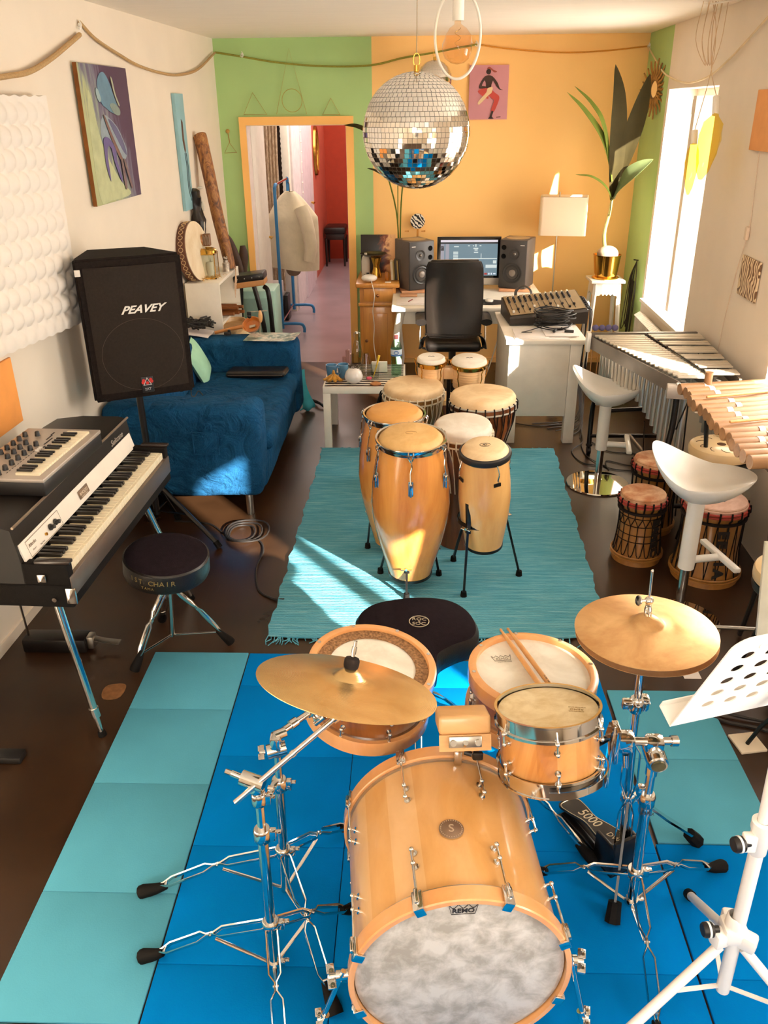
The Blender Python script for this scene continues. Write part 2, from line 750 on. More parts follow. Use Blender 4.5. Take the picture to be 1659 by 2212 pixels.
# hallway beyond the door
HF = P('lilac_hall_floor', '#9b8b90', .22, 0, .12, 1.5)
mb = MB()
mb.bb((-2.0, 7.61, -.06), (.2, 14, 0.0))
struct('floor', mb, HF)
mb = MB()
mb.bb((-2.0, 7.9, CZ), (.2, 14, CZ + .08))
struct('ceiling', mb, CEILM)
LIL = P('lilac_white_wall', '#e6dcdc', .6)
RED = P('red_wall_paint', '#b8401f', .6, 0, .05)
PINK = P('pinkish_red_wall_paint', '#cf6a55', .6, 0, .05)
mb = MB()
mb.bb((-1.85, 7.75, 0), (-1.66, 9.9, CZ))
mb.bb((-1.85, 9.9, 0), (-1.31, 11.9, CZ))
mb.mi = 1
mb.bb((-1.85, 11.9, 0), (-1.31, 13.6, CZ))
struct('wall_hall_left', mb, [LIL, PINK])
mb = MB()
mb.bb((-1.85, 13.6, 0), (.2, 13.75, CZ))
struct('wall_hall_end', mb, RED)
mb = MB()
mb.bb((-.30, 7.75, 0), (-.15, 13.6, CZ))
struct('wall_hall_right', mb, LIL)
mb = MB()
mb.bb((-1.31, 10.6, 0), (-1.285, 11.45, 2.05))
d = struct('door_2', mb, P('lilac_door', '#e2d6dc', .4))
mb = MB()
mb.cyl((-1.29, 11.35, 1.05), (-1.24, 11.35, 1.05), .012)
mb.cyl((-1.245, 11.36, 1.05), (-1.245, 11.22, 1.05), .011)
build('door_handle', mb, BRASS, d)
portal('hall_fill_light', (-.85, 10.4, 2.60), (0, 0, 0), .7, 3.5, 52, (1, .88, .78))  # area lamps added under the hall ceiling as fill, no fixture
portal('hall_fill_light', (-.75, 13.2, 2.58), (0, 0, 0), .5, .5, 6, (1, .85, .7))
# ------------------------------------------------------------------ shared hardware builders
SHELLM = [WOOD('satin_maple_shell_%d' % i, a_, b_, 9, (1, .5, 1), .28, .5, bmp=.05, dist=.6) for i, (a_, b_) in enumerate((('#c98f55', '#dca66a'), ('#cf9e66', '#e1b47e'), ('#c6904f', '#daa668')))]
HOOPM = WOOD('maple_hoop', '#cf8f56', '#e2a86e', 4, (1, 1, .4), .25, .5)
DARKSH = WOOD('walnut_shell', '#5e3216', '#a8662e', 5, (1, 1, .14), .28, .5, dist=2.5)
TOMSH = [WOOD('amber_maple_shell_%d' % i, a_, b_, 6, (1, 1, .12), .28, .5, dist=2) for i, (a_, b_) in enumerate((('#a5652c', '#cc8e4e'), ('#b87a3e', '#dca666'), ('#b06f34', '#d39a5a')))]


def skin_mat(name, a, c, sc=9, rough=.55):
    m, nt, b = newmat(name)
    f = noise(nt, coords(nt), sc, 6, .62, .35)
    nt.links.new(ramp(nt, f, [(.38, lin(a)), (.62, lin(c))]), b.inputs['Base Color'])
    b.inputs['Roughness'].default_value = rough
    b.inputs['Subsurface Weight'].default_value = 0
    return m


HEADM = skin_mat('mottled_drumhead', '#e2d9c6', '#f4eede')
HEADG = skin_mat('grey_mottled_drumhead', '#9c968c', '#c9c4bc', 17)
HEADY = skin_mat('worn_drumhead', '#d6bb88', '#ecd9b0', 14)
INK = P('black_print', '#2a2420', .6, 0, .1)
GREYP = P('grey_print', '#8d8272', .6, 0, .1)


def braced_leg(parent, hub, foot, thick=.0042, gap=.015, footr=.02, name='leg', flen=.07, mat=None):
    """double steel rod leg that pinches together twice on its way to a rubber foot"""
    hub, foot = V(hub), V(foot)
    d = foot - hub
    side = d.cross(V((0, 0, 1))).normalized()
    prof = [(0, .25), (.06, 1), (.40, 1), (.46, .15), (.52, .15), (.58, 1), (.84, 1), (.9, .3), (1, .25)]
    sag = V((0, 0, 1)) * (d.length * .05)
    mb = MB()
    for sgn in (-1, 1):
        pts = [hub + d * t * .93 + side * (sgn * gap * g) + sag * sin(pi * t) for t, g in prof]
        mb.tube(pts, thick, 6, flat=(.7, 1.5))
    for t in (.03, .49, .88):
        p = hub + d * t * .93 + sag * sin(pi * t)
        mb.cyl(p - side * gap * .5, p + side * gap * .5, .0045, n=8)
    leg = build(name, mb, mat or CHROME, parent)
    mb = MB()
    e = d.normalized()
    mb.tube([foot - e * flen, foot - e * flen * .6, foot - e * flen * .15 + V((0, 0, .004)), foot + V((0, 0, .002))], lambda t: footr * (.55 + .5 * min(1, t * 1.6)), 10)
    f = build('rubber_foot', mb, RUBBER, leg)
    return leg


def braces(parent, bottom, hub, feet, t=.42):
    for f in feet:
        hub_, f_ = V(hub), V(f)
        p = hub_ + (f_ - hub_) * t
        mb = MB()
        mb.tube([V(bottom), V(bottom) * .9 + p * .1 + V((0, 0, -.004)), p], .0038, 6, flat=(1.6, .6))
        build('brace', mb, CHROME, parent)


def wingnut(mb, p, d, s=.02):
    d = V(d).normalized()
    A = AX(p, d)
    mb.cyl((0, 0, 0), (0, 0, s * .7), s * .32, M=A, n=10)
    mb.box((s * .75, 0, s * .5), (s * 1.1, s * .22, s * .8), A, s * .1)
    mb.box((-s * .75, 0, s * .5), (s * 1.1, s * .22, s * .8), A, s * .1)


def clampc(mb, p, d, r=.018, h=.035):
    """knuckle clamp around a tube"""
    d = V(d).normalized()
    A = AX(p, d)
    mb.lathe([(0, -h / 2), (r, -h / 2), (r * 1.15, -h / 2 + .004), (r * 1.15, h / 2 - .004), (r, h / 2), (0, h / 2)], A, 18)
    mb.box((r * 1.25, 0, 0), (r * 1.1, r * .9, h * .8), A, .002)
    wingnut(mb, A @ V((r * 1.2, 0, 0)), A.to_3x3() @ V((0, 1, 0)), r * .9)


def lug(parent, A, a, r, z0, z1, hoop_r, zh, mat=None, sgn=1):
    """tension rod with two round posts standing off the shell; A: drum frame, a: angle, z: along the axis"""
    def pt(rr, z):
        return A @ V((rr * cos(a), rr * sin(a), z))
    mb = MB()
    ro = r + .014
    mb.cyl(pt(ro, z1), pt(hoop_r, zh), .0028, n=8)
    for z in (z0, z1):
        mb.cyl(pt(r - .002, z), pt(ro, z), .0038, n=10)
        mb.cyl(pt(r - .001, z), pt(r + .003, z), .008, n=14)
        mb.ball(pt(ro, z), .0062, u=12, v=8)
    mb.cyl(pt(ro, z0), pt(ro, z1), .0035, n=8)
    build('lug', mb, mat or CHROME, parent)


def drum(name, label, C, n, r, h, shellm, wood=True, nl=8, a0=0.0, rh=None, headm=None, group=None, ear=None, cat='drum'):
    """small drum; C is the centre of the top head, n its axis"""
    A = AX(C, n, (1, 0, 0))
    bz = (A @ V((0, 0, -h))).z
    t = thing(name, label, cat, (C[0], C[1], bz), 0, group)
    ri = r - (.016 if wood else .006)
    hh = .045 if wood else .03
    mb = MB()
    mb.lathe([(ri - .008, -h + .008), (ri - .006, -h + .006), (ri - .004, -h + .012), (ri - .004, -.012), (ri - .008, -.008)], A, 64)
    if isinstance(shellm, list):
        staves(mb, A, 16, 3)
    build('shell', mb, shellm, t)
    for nm, z, s in (('top_hoop', 0, 1), ('bottom_hoop', -h, -1)):
        mb = MB()
        if wood:
            mb.lathe([(ri - .001, z - s * hh * .75), (r, z - s * hh * .75), (r + .002, z - s * hh * .6), (r + .002, z + s * .012), (r - .004, z + s * .016), (ri - .004, z + s * .016), (ri - .006, z + s * .01), (ri - .006, z - s * .004), (ri - .001, z - s * hh * .75)], A, 72)
            build(nm, mb, HOOPM, t)
            mb = MB()
            mb.lathe([(ri - .004, z - s * (hh * .75 + .002)), (ri + .004, z - s * (hh * .75 + .002)), (ri + .004, z - s * hh * .7), (ri - .004, z - s * hh * .7)], A, 64)
            build('flesh_hoop', mb, CHROME, t)
        else:
            mb.lathe([(ri, z - s * hh), (r + .002, z - s * (hh + .002)), (r + .002, z - s * (hh - .005)), (ri + .003, z - s * (hh - .008)), (ri + .003, z + s * .006), (r, z + s * .008), (r, z + s * .012), (ri - .001, z + s * .012), (ri - .001, z - s * hh)], A, 72)
            build(nm, mb, CHROME, t)
    mb = MB()
    mb.lathe([(0, .002), (ri * .97, .002), (ri - .003, -.003), (ri - .003, -.006)], A, 64)
    mb.lathe([(0, -h - .002), (ri - .004, -h - .002), (ri - .004, -h + .004)], A, 48)
    build('drumhead', mb, headm or HEADM, t)
    for k in range(nl):
        a = a0 + 2 * pi * k / nl
        if wood:
            mb = MB()
            p = A @ V(((r - .009) * cos(a), (r - .009) * sin(a), .015))
            q = A @ V(((r - .009) * cos(a), (r - .009) * sin(a), .0175))
            mb.cyl(p, q, .0055, n=12)
            build('tension_screw', mb, CHROME, t)
        for zz, zh, z2 in ((-.058, -.0, -.03), (-h + .058, -h, -h + .03)):
            if h < .12 and zz < -h / 2:
                pass
            lug(t, A, a, ri - .004, zz, z2, r - .006, zh - (0 if zh == 0 else 0), None)
    return t, A


# ------------------------------------------------------------------ bass drum
F, B = V((.125, 1.30, .272)), V((.078, 1.80, .272))
t = thing('bass_drum', 'large pale maple bass drum lying on its side with mottled front head', 'drum', (.10, 1.55, 0))
A = AX(F, B - F)
L = (B - F).length
RS, RH = .252, .266


def bd(a, r, z):
    return A @ V((r * sin(a), -r * cos(a), z))


mb = MB()
mb.lathe([(RS - .008, .03), (RS, .03), (RS, L - .03), (RS - .008, L - .03)], A, 120)
staves(mb, A, 20, 5)
build('shell', mb, SHELLM, t)
for z0, z1, nm in ((0, .043, 'front_hoop'), (L - .043, L, 'back_hoop')):
    mb = MB()
    mb.lathe([(RH - .014, z0), (RH - .003, z0), (RH, z0 + .003), (RH, z1 - .003), (RH - .003, z1), (RH - .014, z1), (RH - .014, z0)], A, 96)
    build(nm, mb, HOOPM, t)
    mb = MB()
    zc = z1 + .003 if z0 == 0 else z0 - .003
    mb.lathe([(RS, zc - .003), (RH - .008, zc - .003), (RH - .008, zc + .003), (RS, zc + .003)], A, 96)
    build('metal_rim', mb, STEEL, t)
mb = MB()
mb.lathe([(0, .010), (RH - .03, .010), (RH - .016, .016)], A, 96)
build('front_head', mb, HEADG, t)
mb = MB()
mb.lathe([(0, L - .010), (RH - .03, L - .010), (RH - .016, L - .016)], A, 64)
build('back_head', mb, HEADG, t)
for k in range(8):
    a = radians(22.5 + 45 * k)
    for front in (1, 0):
        def zz(z):
            return z if front else L - z
        mb = MB()
        ro = RS + .017
        mb.cyl(bd(a, RH + .004, zz(.004)), bd(a, ro, zz(.165)), .003, n=8)
        # claw hook on the hoop
        tt = bd(a, RH + .004, zz(.018)) - bd(a, RH, zz(.018))
        C_ = AX(bd(a, RH + .003, zz(.02)), bd(a, RH + 1, 0) - bd(a, RH, 0), bd(a, RH, zz(1)) - bd(a, RH, zz(0)))
        mb.box((0, 0, 0), (.05, .026, .008), C_, .003)
        mb.box((-.023, 0, -.010), (.006, .024, .026), C_, .002)
        mb.box((.008, 0, .006), (.04, .012, .010), C_, .004)
        for z in (.125, .165):
            mb.cyl(bd(a, RS - .002, zz(z)), bd(a, ro, zz(z)), .004, n=10)
            mb.cyl(bd(a, RS - .001, zz(z)), bd(a, RS + .003, zz(z)), .009, n=14)
            mb.ball(bd(a, ro, zz(z)), .0065, u=12, v=8)
        build('lug', mb, CHROME, t)
# shell badge
Bc = AX(bd(0, RS + .0015, .215), (0, 0, 1), (1, 0, 0))
mb = MB()
mb.lathe([(0, 0), (.030, 0), (.031, .001), (.029, .0025), (0, .0025)], Bc, 40)
build('badge', mb, P('pewter_badge', '#8d7460', .4, .6, .1), t)
mb = MB()
mb.text('S', .034, Bc @ Matrix.Translation((0, 0, .003)), .0006)
for k in range(28):
    a = 2 * pi * k / 28
    mb.box((.0265 * cos(a), .0265 * sin(a), .003), (.0024, .0024, .0012), Bc, 0)
build('badge_emblem', mb, P('pale_pewter', '#cdb9a2', .35, .7, .05), t)
# printed brand on the front head
HX = AX(bd(0, .222, .0085), A.to_3x3() @ V((0, 0, -1)), (1, 0, 0))
mb = MB()
mb.text('REMO', .019, HX @ Matrix.Translation((0, -.001, 0)), .0002, off=.0006)
mb.tube([(-.034, .022, 0), (-.027, -.011, 0), (.027, -.011, 0), (.034, .022, 0)], .0008, 4, M=HX)
for i in range(3):
    mb.tube([(-.034 + .0227 * i, .02, 0), (-.0227 + .0227 * i, .008, 0), (-.0113 + .0227 * i, .02, 0)], .0008, 4, M=HX, k=4)
build('head_print', mb, INK, t)
# spurs
for sx, foot in ((-1, (-.245, 1.30, .004)), (1, (.455, 1.30, .004))):
    a = sx * radians(97)
    p = bd(a, RH + .012, .05)
    mb = MB()
    mb.box((0, 0, 0), (.012, .045, .05), Matrix.Translation(bd(a, RS + .006, .06)), .003)
    mb.cyl(bd(a, RS, .055), bd(a, RH + .03, .055), .013, n=16)
    wingnut(mb, bd(a, RH + .03, .055), (sx, -.2, 0), .026)
    build('spur_bracket', mb, CHROME, t)
    mb = MB()
    e = V(foot)
    mb.tube([p + V((0, 0, .02)), e + (p - e) * .12], .0065, 12)
    q = e + (p - e) * .35
    mb.cyl(q, q + (p - e).normalized() * .03, .011, n=14)
    wingnut(mb, q + (p - e).normalized() * .015, (sx, -.2, 0), .022)
    build('spur', mb, CHROME, t)
    mb = MB()
    mb.tube([e + (p - e) * .14, e + (p - e) * .04, e], lambda q: .014 - .004 * q, 12)
    build('rubber_foot', mb, RUBBER, t)

# ------------------------------------------------------------------ snares and tom
SND, SA = drum('snare_drum', 'maple hooped drum with dark felt muffling ring, left of the black saddle seat', (-.109, 2.01, .645), (.12, -.06, 1), .187, .155, DARKSH, True, 8, radians(22), headm=HEADM)
mb = MB()
mb.lathe([(.128, .003), (.128, .006), (.165, .006), (.165, .003), (.128, .003)], SA, 64)
build('muffling_ring', mb, P('brown_speckled_felt', '#8a6747', .95, 0, .5, 140, .4, 200), SND)
SND2, SA2 = drum('snare_drum', 'pale headed snare drum in light wooden hoops with drumsticks lying across it', (.362, 2.02, .625), (.04, 0, 1), .187, .145, DARKSH, True, 8, radians(10), headm=HEADM)
for T_, (x, y, ro) in ((SA2, (-.085, .06, .2)),):
    Q = T_ @ RT((x, y, .003), (0, 0, ro))
    mb = MB()
    mb.tube([(-.03, .012, 0), (-.024, -.012, 0), (.024, -.012, 0), (.03, .012, 0)], .0009, 4, M=Q)
    for i in range(4):
        mb.tube([(-.03 + .015 * i, .012, 0), (-.0225 + .015 * i, .004, 0), (-.015 + .015 * i, .014, 0)], .0008, 4, M=Q)
    mb.text('REMO', .014, Q @ Matrix.Translation((0, -.004, 0)), .0002)
    mb.text('WEATHER KING', .006, Q @ Matrix.Translation((.004, -.019, 0)), .0002)
    build('head_print', mb, GREYP, SND2)
mb = MB()
S_ = SA2 @ RT((.0, -.19, -.06))
mb.box((0, 0, 0), (.045, .03, .05), S_, .006)
mb.box((0, -.02, .005), (.03, .02, .04), S_, .005)
mb.box((0, -.03, .0), (.012, .012, .07), S_, .003)
build('strainer', mb, BLACKM, SND2)
TOM, TA = drum('tom_drum', 'small amber tom with chrome hoops mounted above the bass drum', (.358, 1.735, .722), (-.075, .25, 1), .137, .17, TOMSH, False, 6, radians(-90), headm=HEADY)
Q = TA @ RT((.07, -.02, .003), (0, 0, radians(165)))
mb = MB()
mb.text('REMO', .013, Q, .0002)
mb.text('WEATHER KING', .006, Q @ Matrix.Translation((0, -.012, 0)), .0002)
mb.text('AMBASSADOR', .006, Q @ Matrix.Translation((0, .012, 0)), .0002)
build('head_print', mb, P('ochre_print', '#9a7636', .6), TOM)
# suspension band around the lower hoop of the tom
mb = MB()
pts = [TA @ V((.148 * cos(a), .148 * sin(a), -.163)) for a in [radians(-100 + 9 * k) for k in range(16)]]
mb.tube(pts + [TA @ V((.163, .055, -.12)), TA @ V((.168, .03, -.07))], .011, 4, flat=(.25, 1.2), up=TA.to_3x3() @ V((0, 0, 1)))
build('suspension_band', mb, CHROME, TOM)

# wooden block on its holder
t = thing('wood_block', 'pale wooden jam block clamped above the rear hoop of the bass drum', 'wood block', (.135, 1.74, .60))
Q = RT((.140, 1.735, .668), (radians(-22), 0, radians(4)))
mb = MB()
mb.box((0, 0, .012), (.135, .10, .05), Q, .009, 3)
mb.prism([(-.067, -.05), (.067, -.05), (.052, .05), (-.052, .05)], -.055, -.012, Q)
build('block', mb, WOOD('beech_block', '#c9975f', '#e0b27a', 9, (.15, 1, 1), .35, .2), t)
mb = MB()
mb.box((0, -.053, -.03), (.085, .006, .03), Q, .003)
mb.cyl((-.032, -.053, -.03), (-.032, -.064, -.03), .008, M=Q, n=14)
mb.cyl((.032, -.053, -.03), (.032, -.064, -.03), .008, M=Q, n=14)
build('mount_plate', mb, STEEL, t)
mb = MB()
mb.tube([Q @ V((0, -.06, -.03)), V((.135, 1.695, .615)), V((.132, 1.745, .57)), V((.131, 1.76, .52))], .007, 10, k=3)
mb.box((.132, 1.757, .545), (.022, .035, .05), b=.004)
mb.bb((.121, 1.745, .50), (.141, 1.752, .56), .002)
build('clamp', mb, CHROME, t)
mb = MB()
mb.cyl((.145, 1.705, .60), (.165, 1.70, .597), .007, n=12)
mb.box((.18, 1.697, .595), (.028, .012, .026), b=.005)
build('wing_knob', mb, BLACKP, t)

# drumsticks across the right hand snare
STICK = WOOD('hickory_stick', '#b9824a', '#d3a066', 12, (1, 1, .1), .35)


def stick(a, b_, label, grp, prt=None, r=.0075):
    a, b_ = V(a), V(b_)
    Lk = (b_ - a).length
    mb = MB()
    M_ = AX(a, b_ - a)
    mb.lathe([(0, 0), (r * .8, .002), (r, .01), (r, Lk * .75), (r * .55, Lk * .95), (r * .38, Lk * .965), (r * .6, Lk * .98), (r * .5, Lk * .995), (0, Lk)], M_, 14)
    o = one('drumstick', mb, STICK, label, 'drumstick', grp)
    if prt:
        mb = MB()
        mb.text(prt, .008, AX(a.lerp(b_, .25) + V((0, 0, r + .0004)), (0, 0, 1), b_ - a), .0002)
        build('stick_print', mb, INK, o)
    return o


stick((.395, 1.84, .649), (.285, 2.215, .645), 'upper drumstick of the pair on the pale snare, plain', 'drumsticks on the snare')
stick((.420, 1.86, .648), (.308, 2.222, .644), 'lower drumstick of the pair on the snare, printed near its butt', 'drumsticks on the snare', 'VIC FIRTH')

# ------------------------------------------------------------------ cymbals
def cym_mat(name, a, c, ring=70, rough=.26):
    m, nt, b = newmat(name)
    tc = nt.nodes.new('ShaderNodeTexCoord')
    wv = nt.nodes.new('ShaderNodeTexWave')
    wv.wave_type = 'RINGS'
    wv.rings_direction = 'Z'
    wv.inputs['Scale'].default_value = ring
    wv.inputs['Distortion'].default_value = 1.2
    wv.inputs['Detail'].default_value = 3
    nt.links.new(tc.outputs['Object'], wv.inputs['Vector'])
    f = noise(nt, coords(nt), 8, 5, .6, .5)
    nt.links.new(ramp(nt, f, [(.3, lin(a)), (.7, lin(c))]), b.inputs['Base Color'])
    b.inputs['Metallic'].default_value = .82
    b.inputs['Roughness'].default_value = rough
    b.inputs['Anisotropic'].default_value = .75
    tn = nt.nodes.new('ShaderNodeTangent')
    tn.direction_type = 'RADIAL'
    tn.axis = 'Z'
    nt.links.new(tn.outputs[0], b.inputs['Tangent'])
    bump(nt, b, wv.outputs['Fac'], .12, .0006)
    return m


def cymbal(name, label, C, n, r, mat, bell=.16):
    n = V(n).normalized()
    o = bpy.data.objects.new(name, None)
    A = AX((0, 0, 0), n, (1, 0, 0))
    R_ = r
    br = r * bell * 1.3
    pr = [(.006, .034), (br * .35, .032), (br * .7, .024), (br, .012), (br * 1.15, .009)]
    pr += [(br * 1.15 + (R_ - br * 1.15) * q, .009 - .020 * q ** 1.35) for q in (.2, .4, .6, .8, .93, 1)]
    pr2 = [(a_, b_ - .0014) for a_, b_ in pr[::-1]]
    mb = MB()
    mb.lathe(pr + pr2 + [pr[0]], None, 96)
    me = build(name, mb, mat)
    COL.objects.unlink(me)
    d = me.data
    x = bpy.data.objects.new(name, d)
    bpy.data.objects.remove(me)
    COL.objects.link(x)
    x.location = C
    x.rotation_euler = A.to_euler()
    x['label'] = label
    x['category'] = 'cymbal'
    return x


CYM1 = cym_mat('ride_bronze', '#cda468', '#ecc98f', 90)
CYM2 = cym_mat('hihat_bronze', '#b98a58', '#e2ba84', 120, .3)
CR = V((-.145, 1.605, .900))
NR = V((.205, .337, 1)).normalized()
cymbal('ride_cymbal', 'wide tilted bronze cymbal hanging over the left drum', CR, NR, .217, CYM1, .13)
CH = V((.620, 1.862, .893))
NH = V((-.03, .015, 1)).normalized()
cymbal('hi_hat_cymbal', 'upper bronze hi-hat cymbal with patchy tarnish, nearest the white bar stool', CH, NH, .183, CYM2, .18)
c2 = cymbal('hi_hat_cymbal', 'lower bronze hi-hat cymbal, its edge just showing under the upper one', CH - NH * .045 + V((.004, .006, 0)), -NH, .183, CYM2, .18)

# ride stand
t = thing('cymbal_stand', 'chrome boom stand standing nearest the left mat edge, carrying the tilted cymbal', 'stand', (-.362, 1.51, 0))
feet = [(-.735, 1.525, .012), (-.145, 1.70, .012), (-.30, 1.215, .012)]
hub = V((-.362, 1.505, .185))
mb = MB()
mb.cyl((-.362, 1.50, .03), (-.362, 1.508, .52), .0135, n=20)
mb.cyl((-.362, 1.508, .50), (-.362, 1.51, .64), .0105, n=18)
build('pole', mb, CHROME, t)
mb = MB()
clampc(mb, (-.362, 1.508, .505), (0, 0, 1), .019, .04)
build('height_clamp', mb, CHROME, t)
mb = MB()
clampc(mb, (-.362, 1.51, .62), (0, 0, 1), .016, .035)
mb.ball((-.365, 1.508, .655), .02, (1, .8, 1.1))
mb.cyl((-.345, 1.50, .672), (-.400, 1.515, .682), .019, n=20)
mb.cyl((-.40, 1.515, .682), (-.425, 1.52, .69), .008, n=12)
mb.cyl((-.425, 1.52, .69), (-.44, 1.523, .694), .006, n=8)
wingnut(mb, (-.335, 1.50, .665), (1, -.2, 0), .02)
build('boom_clamp', mb, CHROME, t)
mb = MB()
e0, e1 = V((-.411, 1.47, .646)), V((-.172, 1.585, .812))
mb.cyl(e0, e1, .0068, n=14)
mb.cyl(e1 - (e1 - e0) * .45, e1 - (e1 - e0) * .42, .0085, n=14)
build('boom_arm', mb, CHROME, t)
mb = MB()
mb.cyl(e1 - V((.012, .006, .004)), e1 + V((.012, .006, .01)), .014, n=16)
mb.cyl(e1, CR - NR * .01, .007, n=12)
mb.cyl(CR - NR * .02, CR + NR * .10, .004, n=12)
mb.cyl(CR + NR * .068, CR + NR * .085, .006, n=10)
build('tilter', mb, CHROME, t)
mb = MB()
mb.lathe([(0, .034), (.017, .034), (.0185, .040), (.0185, .053), (.016, .058), (0, .058)], AX(CR, NR), 20)
build('felt_washer', mb, P('dark_felt', '#2b2522', .95, 0, .3, 60, .4, 90), t)
for f in feet:
    braced_leg(t, hub, f)
braces(t, (-.362, 1.50, .035), hub, feet)
mb = MB()
clampc(mb, hub, (0, 0, 1), .02, .03)
build('leg_collar', mb, CHROME, t)
mb = MB()
clampc(mb, (-.362, 1.50, .04), (0, 0, 1), .017, .02)
build('leg_collar', mb, CHROME, t)

# tom stand B holding the left drum
t = thing('drum_stand', 'chrome tripod stand behind the boom stand, gripping the left drum', 'stand', (-.36, 1.76, 0))
feet = [(-.80, 1.735, .012), (-.165, 2.02, .012), (-.185, 1.375, .012)]
hub = V((-.365, 1.755, .175))
mb = MB()
mb.cyl((-.366, 1.75, .02), (-.36, 1.757, .44), .0135, n=20)
mb.cyl((-.36, 1.757, .42), (-.358, 1.76, .54), .0105, n=16)
build('pole', mb, CHROME, t)
mb = MB()
clampc(mb, (-.36, 1.757, .43), (0, 0, 1), .019, .04)
build('height_clamp', mb, CHROME, t)
mb = MB()
mb.ball((-.358, 1.76, .545), .019)
mb.cyl((-.385, 1.75, .55), (-.335, 1.765, .556), .02, n=18)
mb.box((-.36, 1.758, .575), (.03, .035, .055), b=.006)
wingnut(mb, (-.39, 1.75, .55), (-1, -.2, 0), .022)
mb.cyl((-.362, 1.76, .598), (-.335, 1.775, .60), .014, n=14)
build('tilter', mb, CHROME, t)
mb = MB()
mb.cyl((-.36, 1.762, .598), (-.276, 1.85, .606), .0095, n=14)
mb.cyl((-.325, 1.80, .601), (-.31, 1.815, .603), .014, n=14)
build('arm', mb, CHROME, t)
mb = MB()
for dx, dy, dz, s in ((-.272, 1.853, .607, .03), (-.255, 1.845, .595, .024), (-.24, 1.85, .61, .022), (-.25, 1.86, .58, .02), (-.225, 1.86, .592, .018)):
    mb.box((dx, dy, dz), (s, s * .9, s), b=s * .25, rot=(dx * 9, dy * 5, dz * 7))
mb.cyl((-.262, 1.84, .575), (-.235, 1.84, .60), .009, n=12)
build('mount_clamp', mb, CHROME, t)
for f in feet:
    braced_leg(t, hub, f, flen=.085)
braces(t, (-.366, 1.75, .03), hub, feet)
mb = MB()
clampc(mb, hub, (0, 0, 1), .02, .03)
build('leg_collar', mb, CHROME, t)

# stand under the right snare
t = thing('snare_stand', 'low chrome basket stand under the pale snare drum', 'stand', (.35, 2.03, 0))
feet = [(.10, 2.12, .01), (.575, 1.885, .01), (.36, 2.32, .01)]
hub = V((.35, 2.03, .20))
mb = MB()
mb.cyl((.35, 2.03, .05), (.35, 2.03, .42), .012, n=16)
for a in (90, 210, 330):
    d = V((cos(radians(a)), sin(radians(a)), 0))
    p = V((.352, 2.025, .0))
    mb.tube([p + V((0, 0, .42)), p + d * .09 + V((0, 0, .43)), p + d * .17 + V((0, 0, .445)), p + d * .183 + V((0, 0, .468))], .006, 8)
build('basket', mb, CHROME, t)
for f in feet:
    braced_leg(t, hub, f, gap=.008)

# hi-hat stand
t = thing('hi_hat_stand', 'chrome hi-hat stand with a black pedal, carrying the two right hand cymbals', 'stand', (.64, 1.87, 0))
mb = MB()
mb.cyl((.655, 1.878, .06), (.632, 1.866, .50), .013, n=20)
mb.cyl((.632, 1.866, .48), (.622, 1.862, .84), .0105, n=18)
build('pole', mb, CHROME, t)
mb = MB()
clampc(mb, (.626, 1.864, .635), (0, 0, 1), .017, .045)
mb.box((.598, 1.855, .645), (.03, .02, .03), b=.005)
mb.box((.65, 1.87, .64), (.02, .03, .04), b=.005)
build('height_clamp', mb, CHROME, t)
mb = MB()
clampc(mb, (.645, 1.873, .29), (0, 0, 1), .019, .03)
build('leg_collar', mb, CHROME, t)
mb = MB()
mb.lathe([(.008, -.02), (.016, -.02), (.02, -.005), (.02, 0), (.008, 0)], AX(CH - NH * .035, NH), 20)
build('cymbal_seat', mb, CHROME, t)
mb = MB()
mb.cyl(CH - NH * .05, CH + NH * .165, .0034, n=10)
mb.ball(CH + NH * .165, .0042, u=8, v=6)
build('rod', mb, CHROME, t)
mb = MB()
mb.lathe([(0, .034), (.010, .034), (.010, .055), (.008, .058), (.008, .07), (0, .07)], AX(CH, NH), 16)
mb.ball(CH + NH * .078, .012, (1, 1, .9))
mb.cyl(CH + NH * .078, CH + NH * .078 + V((-.028, -.006, .003)), .0045, n=10)
mb.lathe([(0, 0), (.013, .001), (.0145, .003), (.013, .005), (0, .006)], AX(CH + NH * .078 + V((-.026, -.006, .003)), (-1, -.3, .2)), 18)
build('clutch', mb, CHROME, t)
hub = V((.648, 1.875, .29))
for f in ((.915, 1.965, .012), (.585, 1.665, .012)):
    mb = MB()
    f = V(f)
    mb.tube([hub + V((0, 0, .02)), hub.lerp(f, .5) + V((0, 0, .012)), f + V((0, 0, .02))], .021 if f.x > .8 else .005, 4, flat=(1.1, .25) if f.x > .8 else (1, 1), up=(0, 0, 1))
    lg = build('leg', mb, CHROME if f.x > .8 else BLACKM, t)
    mb = MB()
    e = (f - hub).normalized()
    mb.tube([f - e * .05 + V((0, 0, .012)), f - e * .02 + V((0, 0, .008)), f + V((0, 0, .004))], lambda q: .020 + .004 * q, 8)
    build('rubber_foot', mb, RUBBER, lg)
mb = MB()
for s in (-1, 1):
    mb.tube([(.632 + s * .004, 1.86, .50), (.632 + s * .022, 1.855, .47), (.636 + s * .024, 1.855, .36), (.640 + s * .006, 1.855, .30), (.64 + s * .022, 1.853, .24), (.645 + s * .024, 1.852, .10), (.648 + s * .01, 1.852, .07)], .003, 6)
mb.tube([(.634, 1.86, .5), (.645, 1.853, .08)], .003, 6)
build('pull_rod', mb, CHROME, t)
mb = MB()
PQ = RT((.605, 1.945, 0), (0, 0, radians(27)))
mb.bb((-.05, -.115, .004), (.05, .16, .02), .004, PQ)
mb.bb((-.052, -.115, .02), (-.04, -.03, .13), .004, PQ)
mb.bb((.04, -.115, .02), (.052, -.03, .13), .004, PQ)
mb.bb((-.05, -.118, .02), (.05, -.105, .15), .004, PQ)
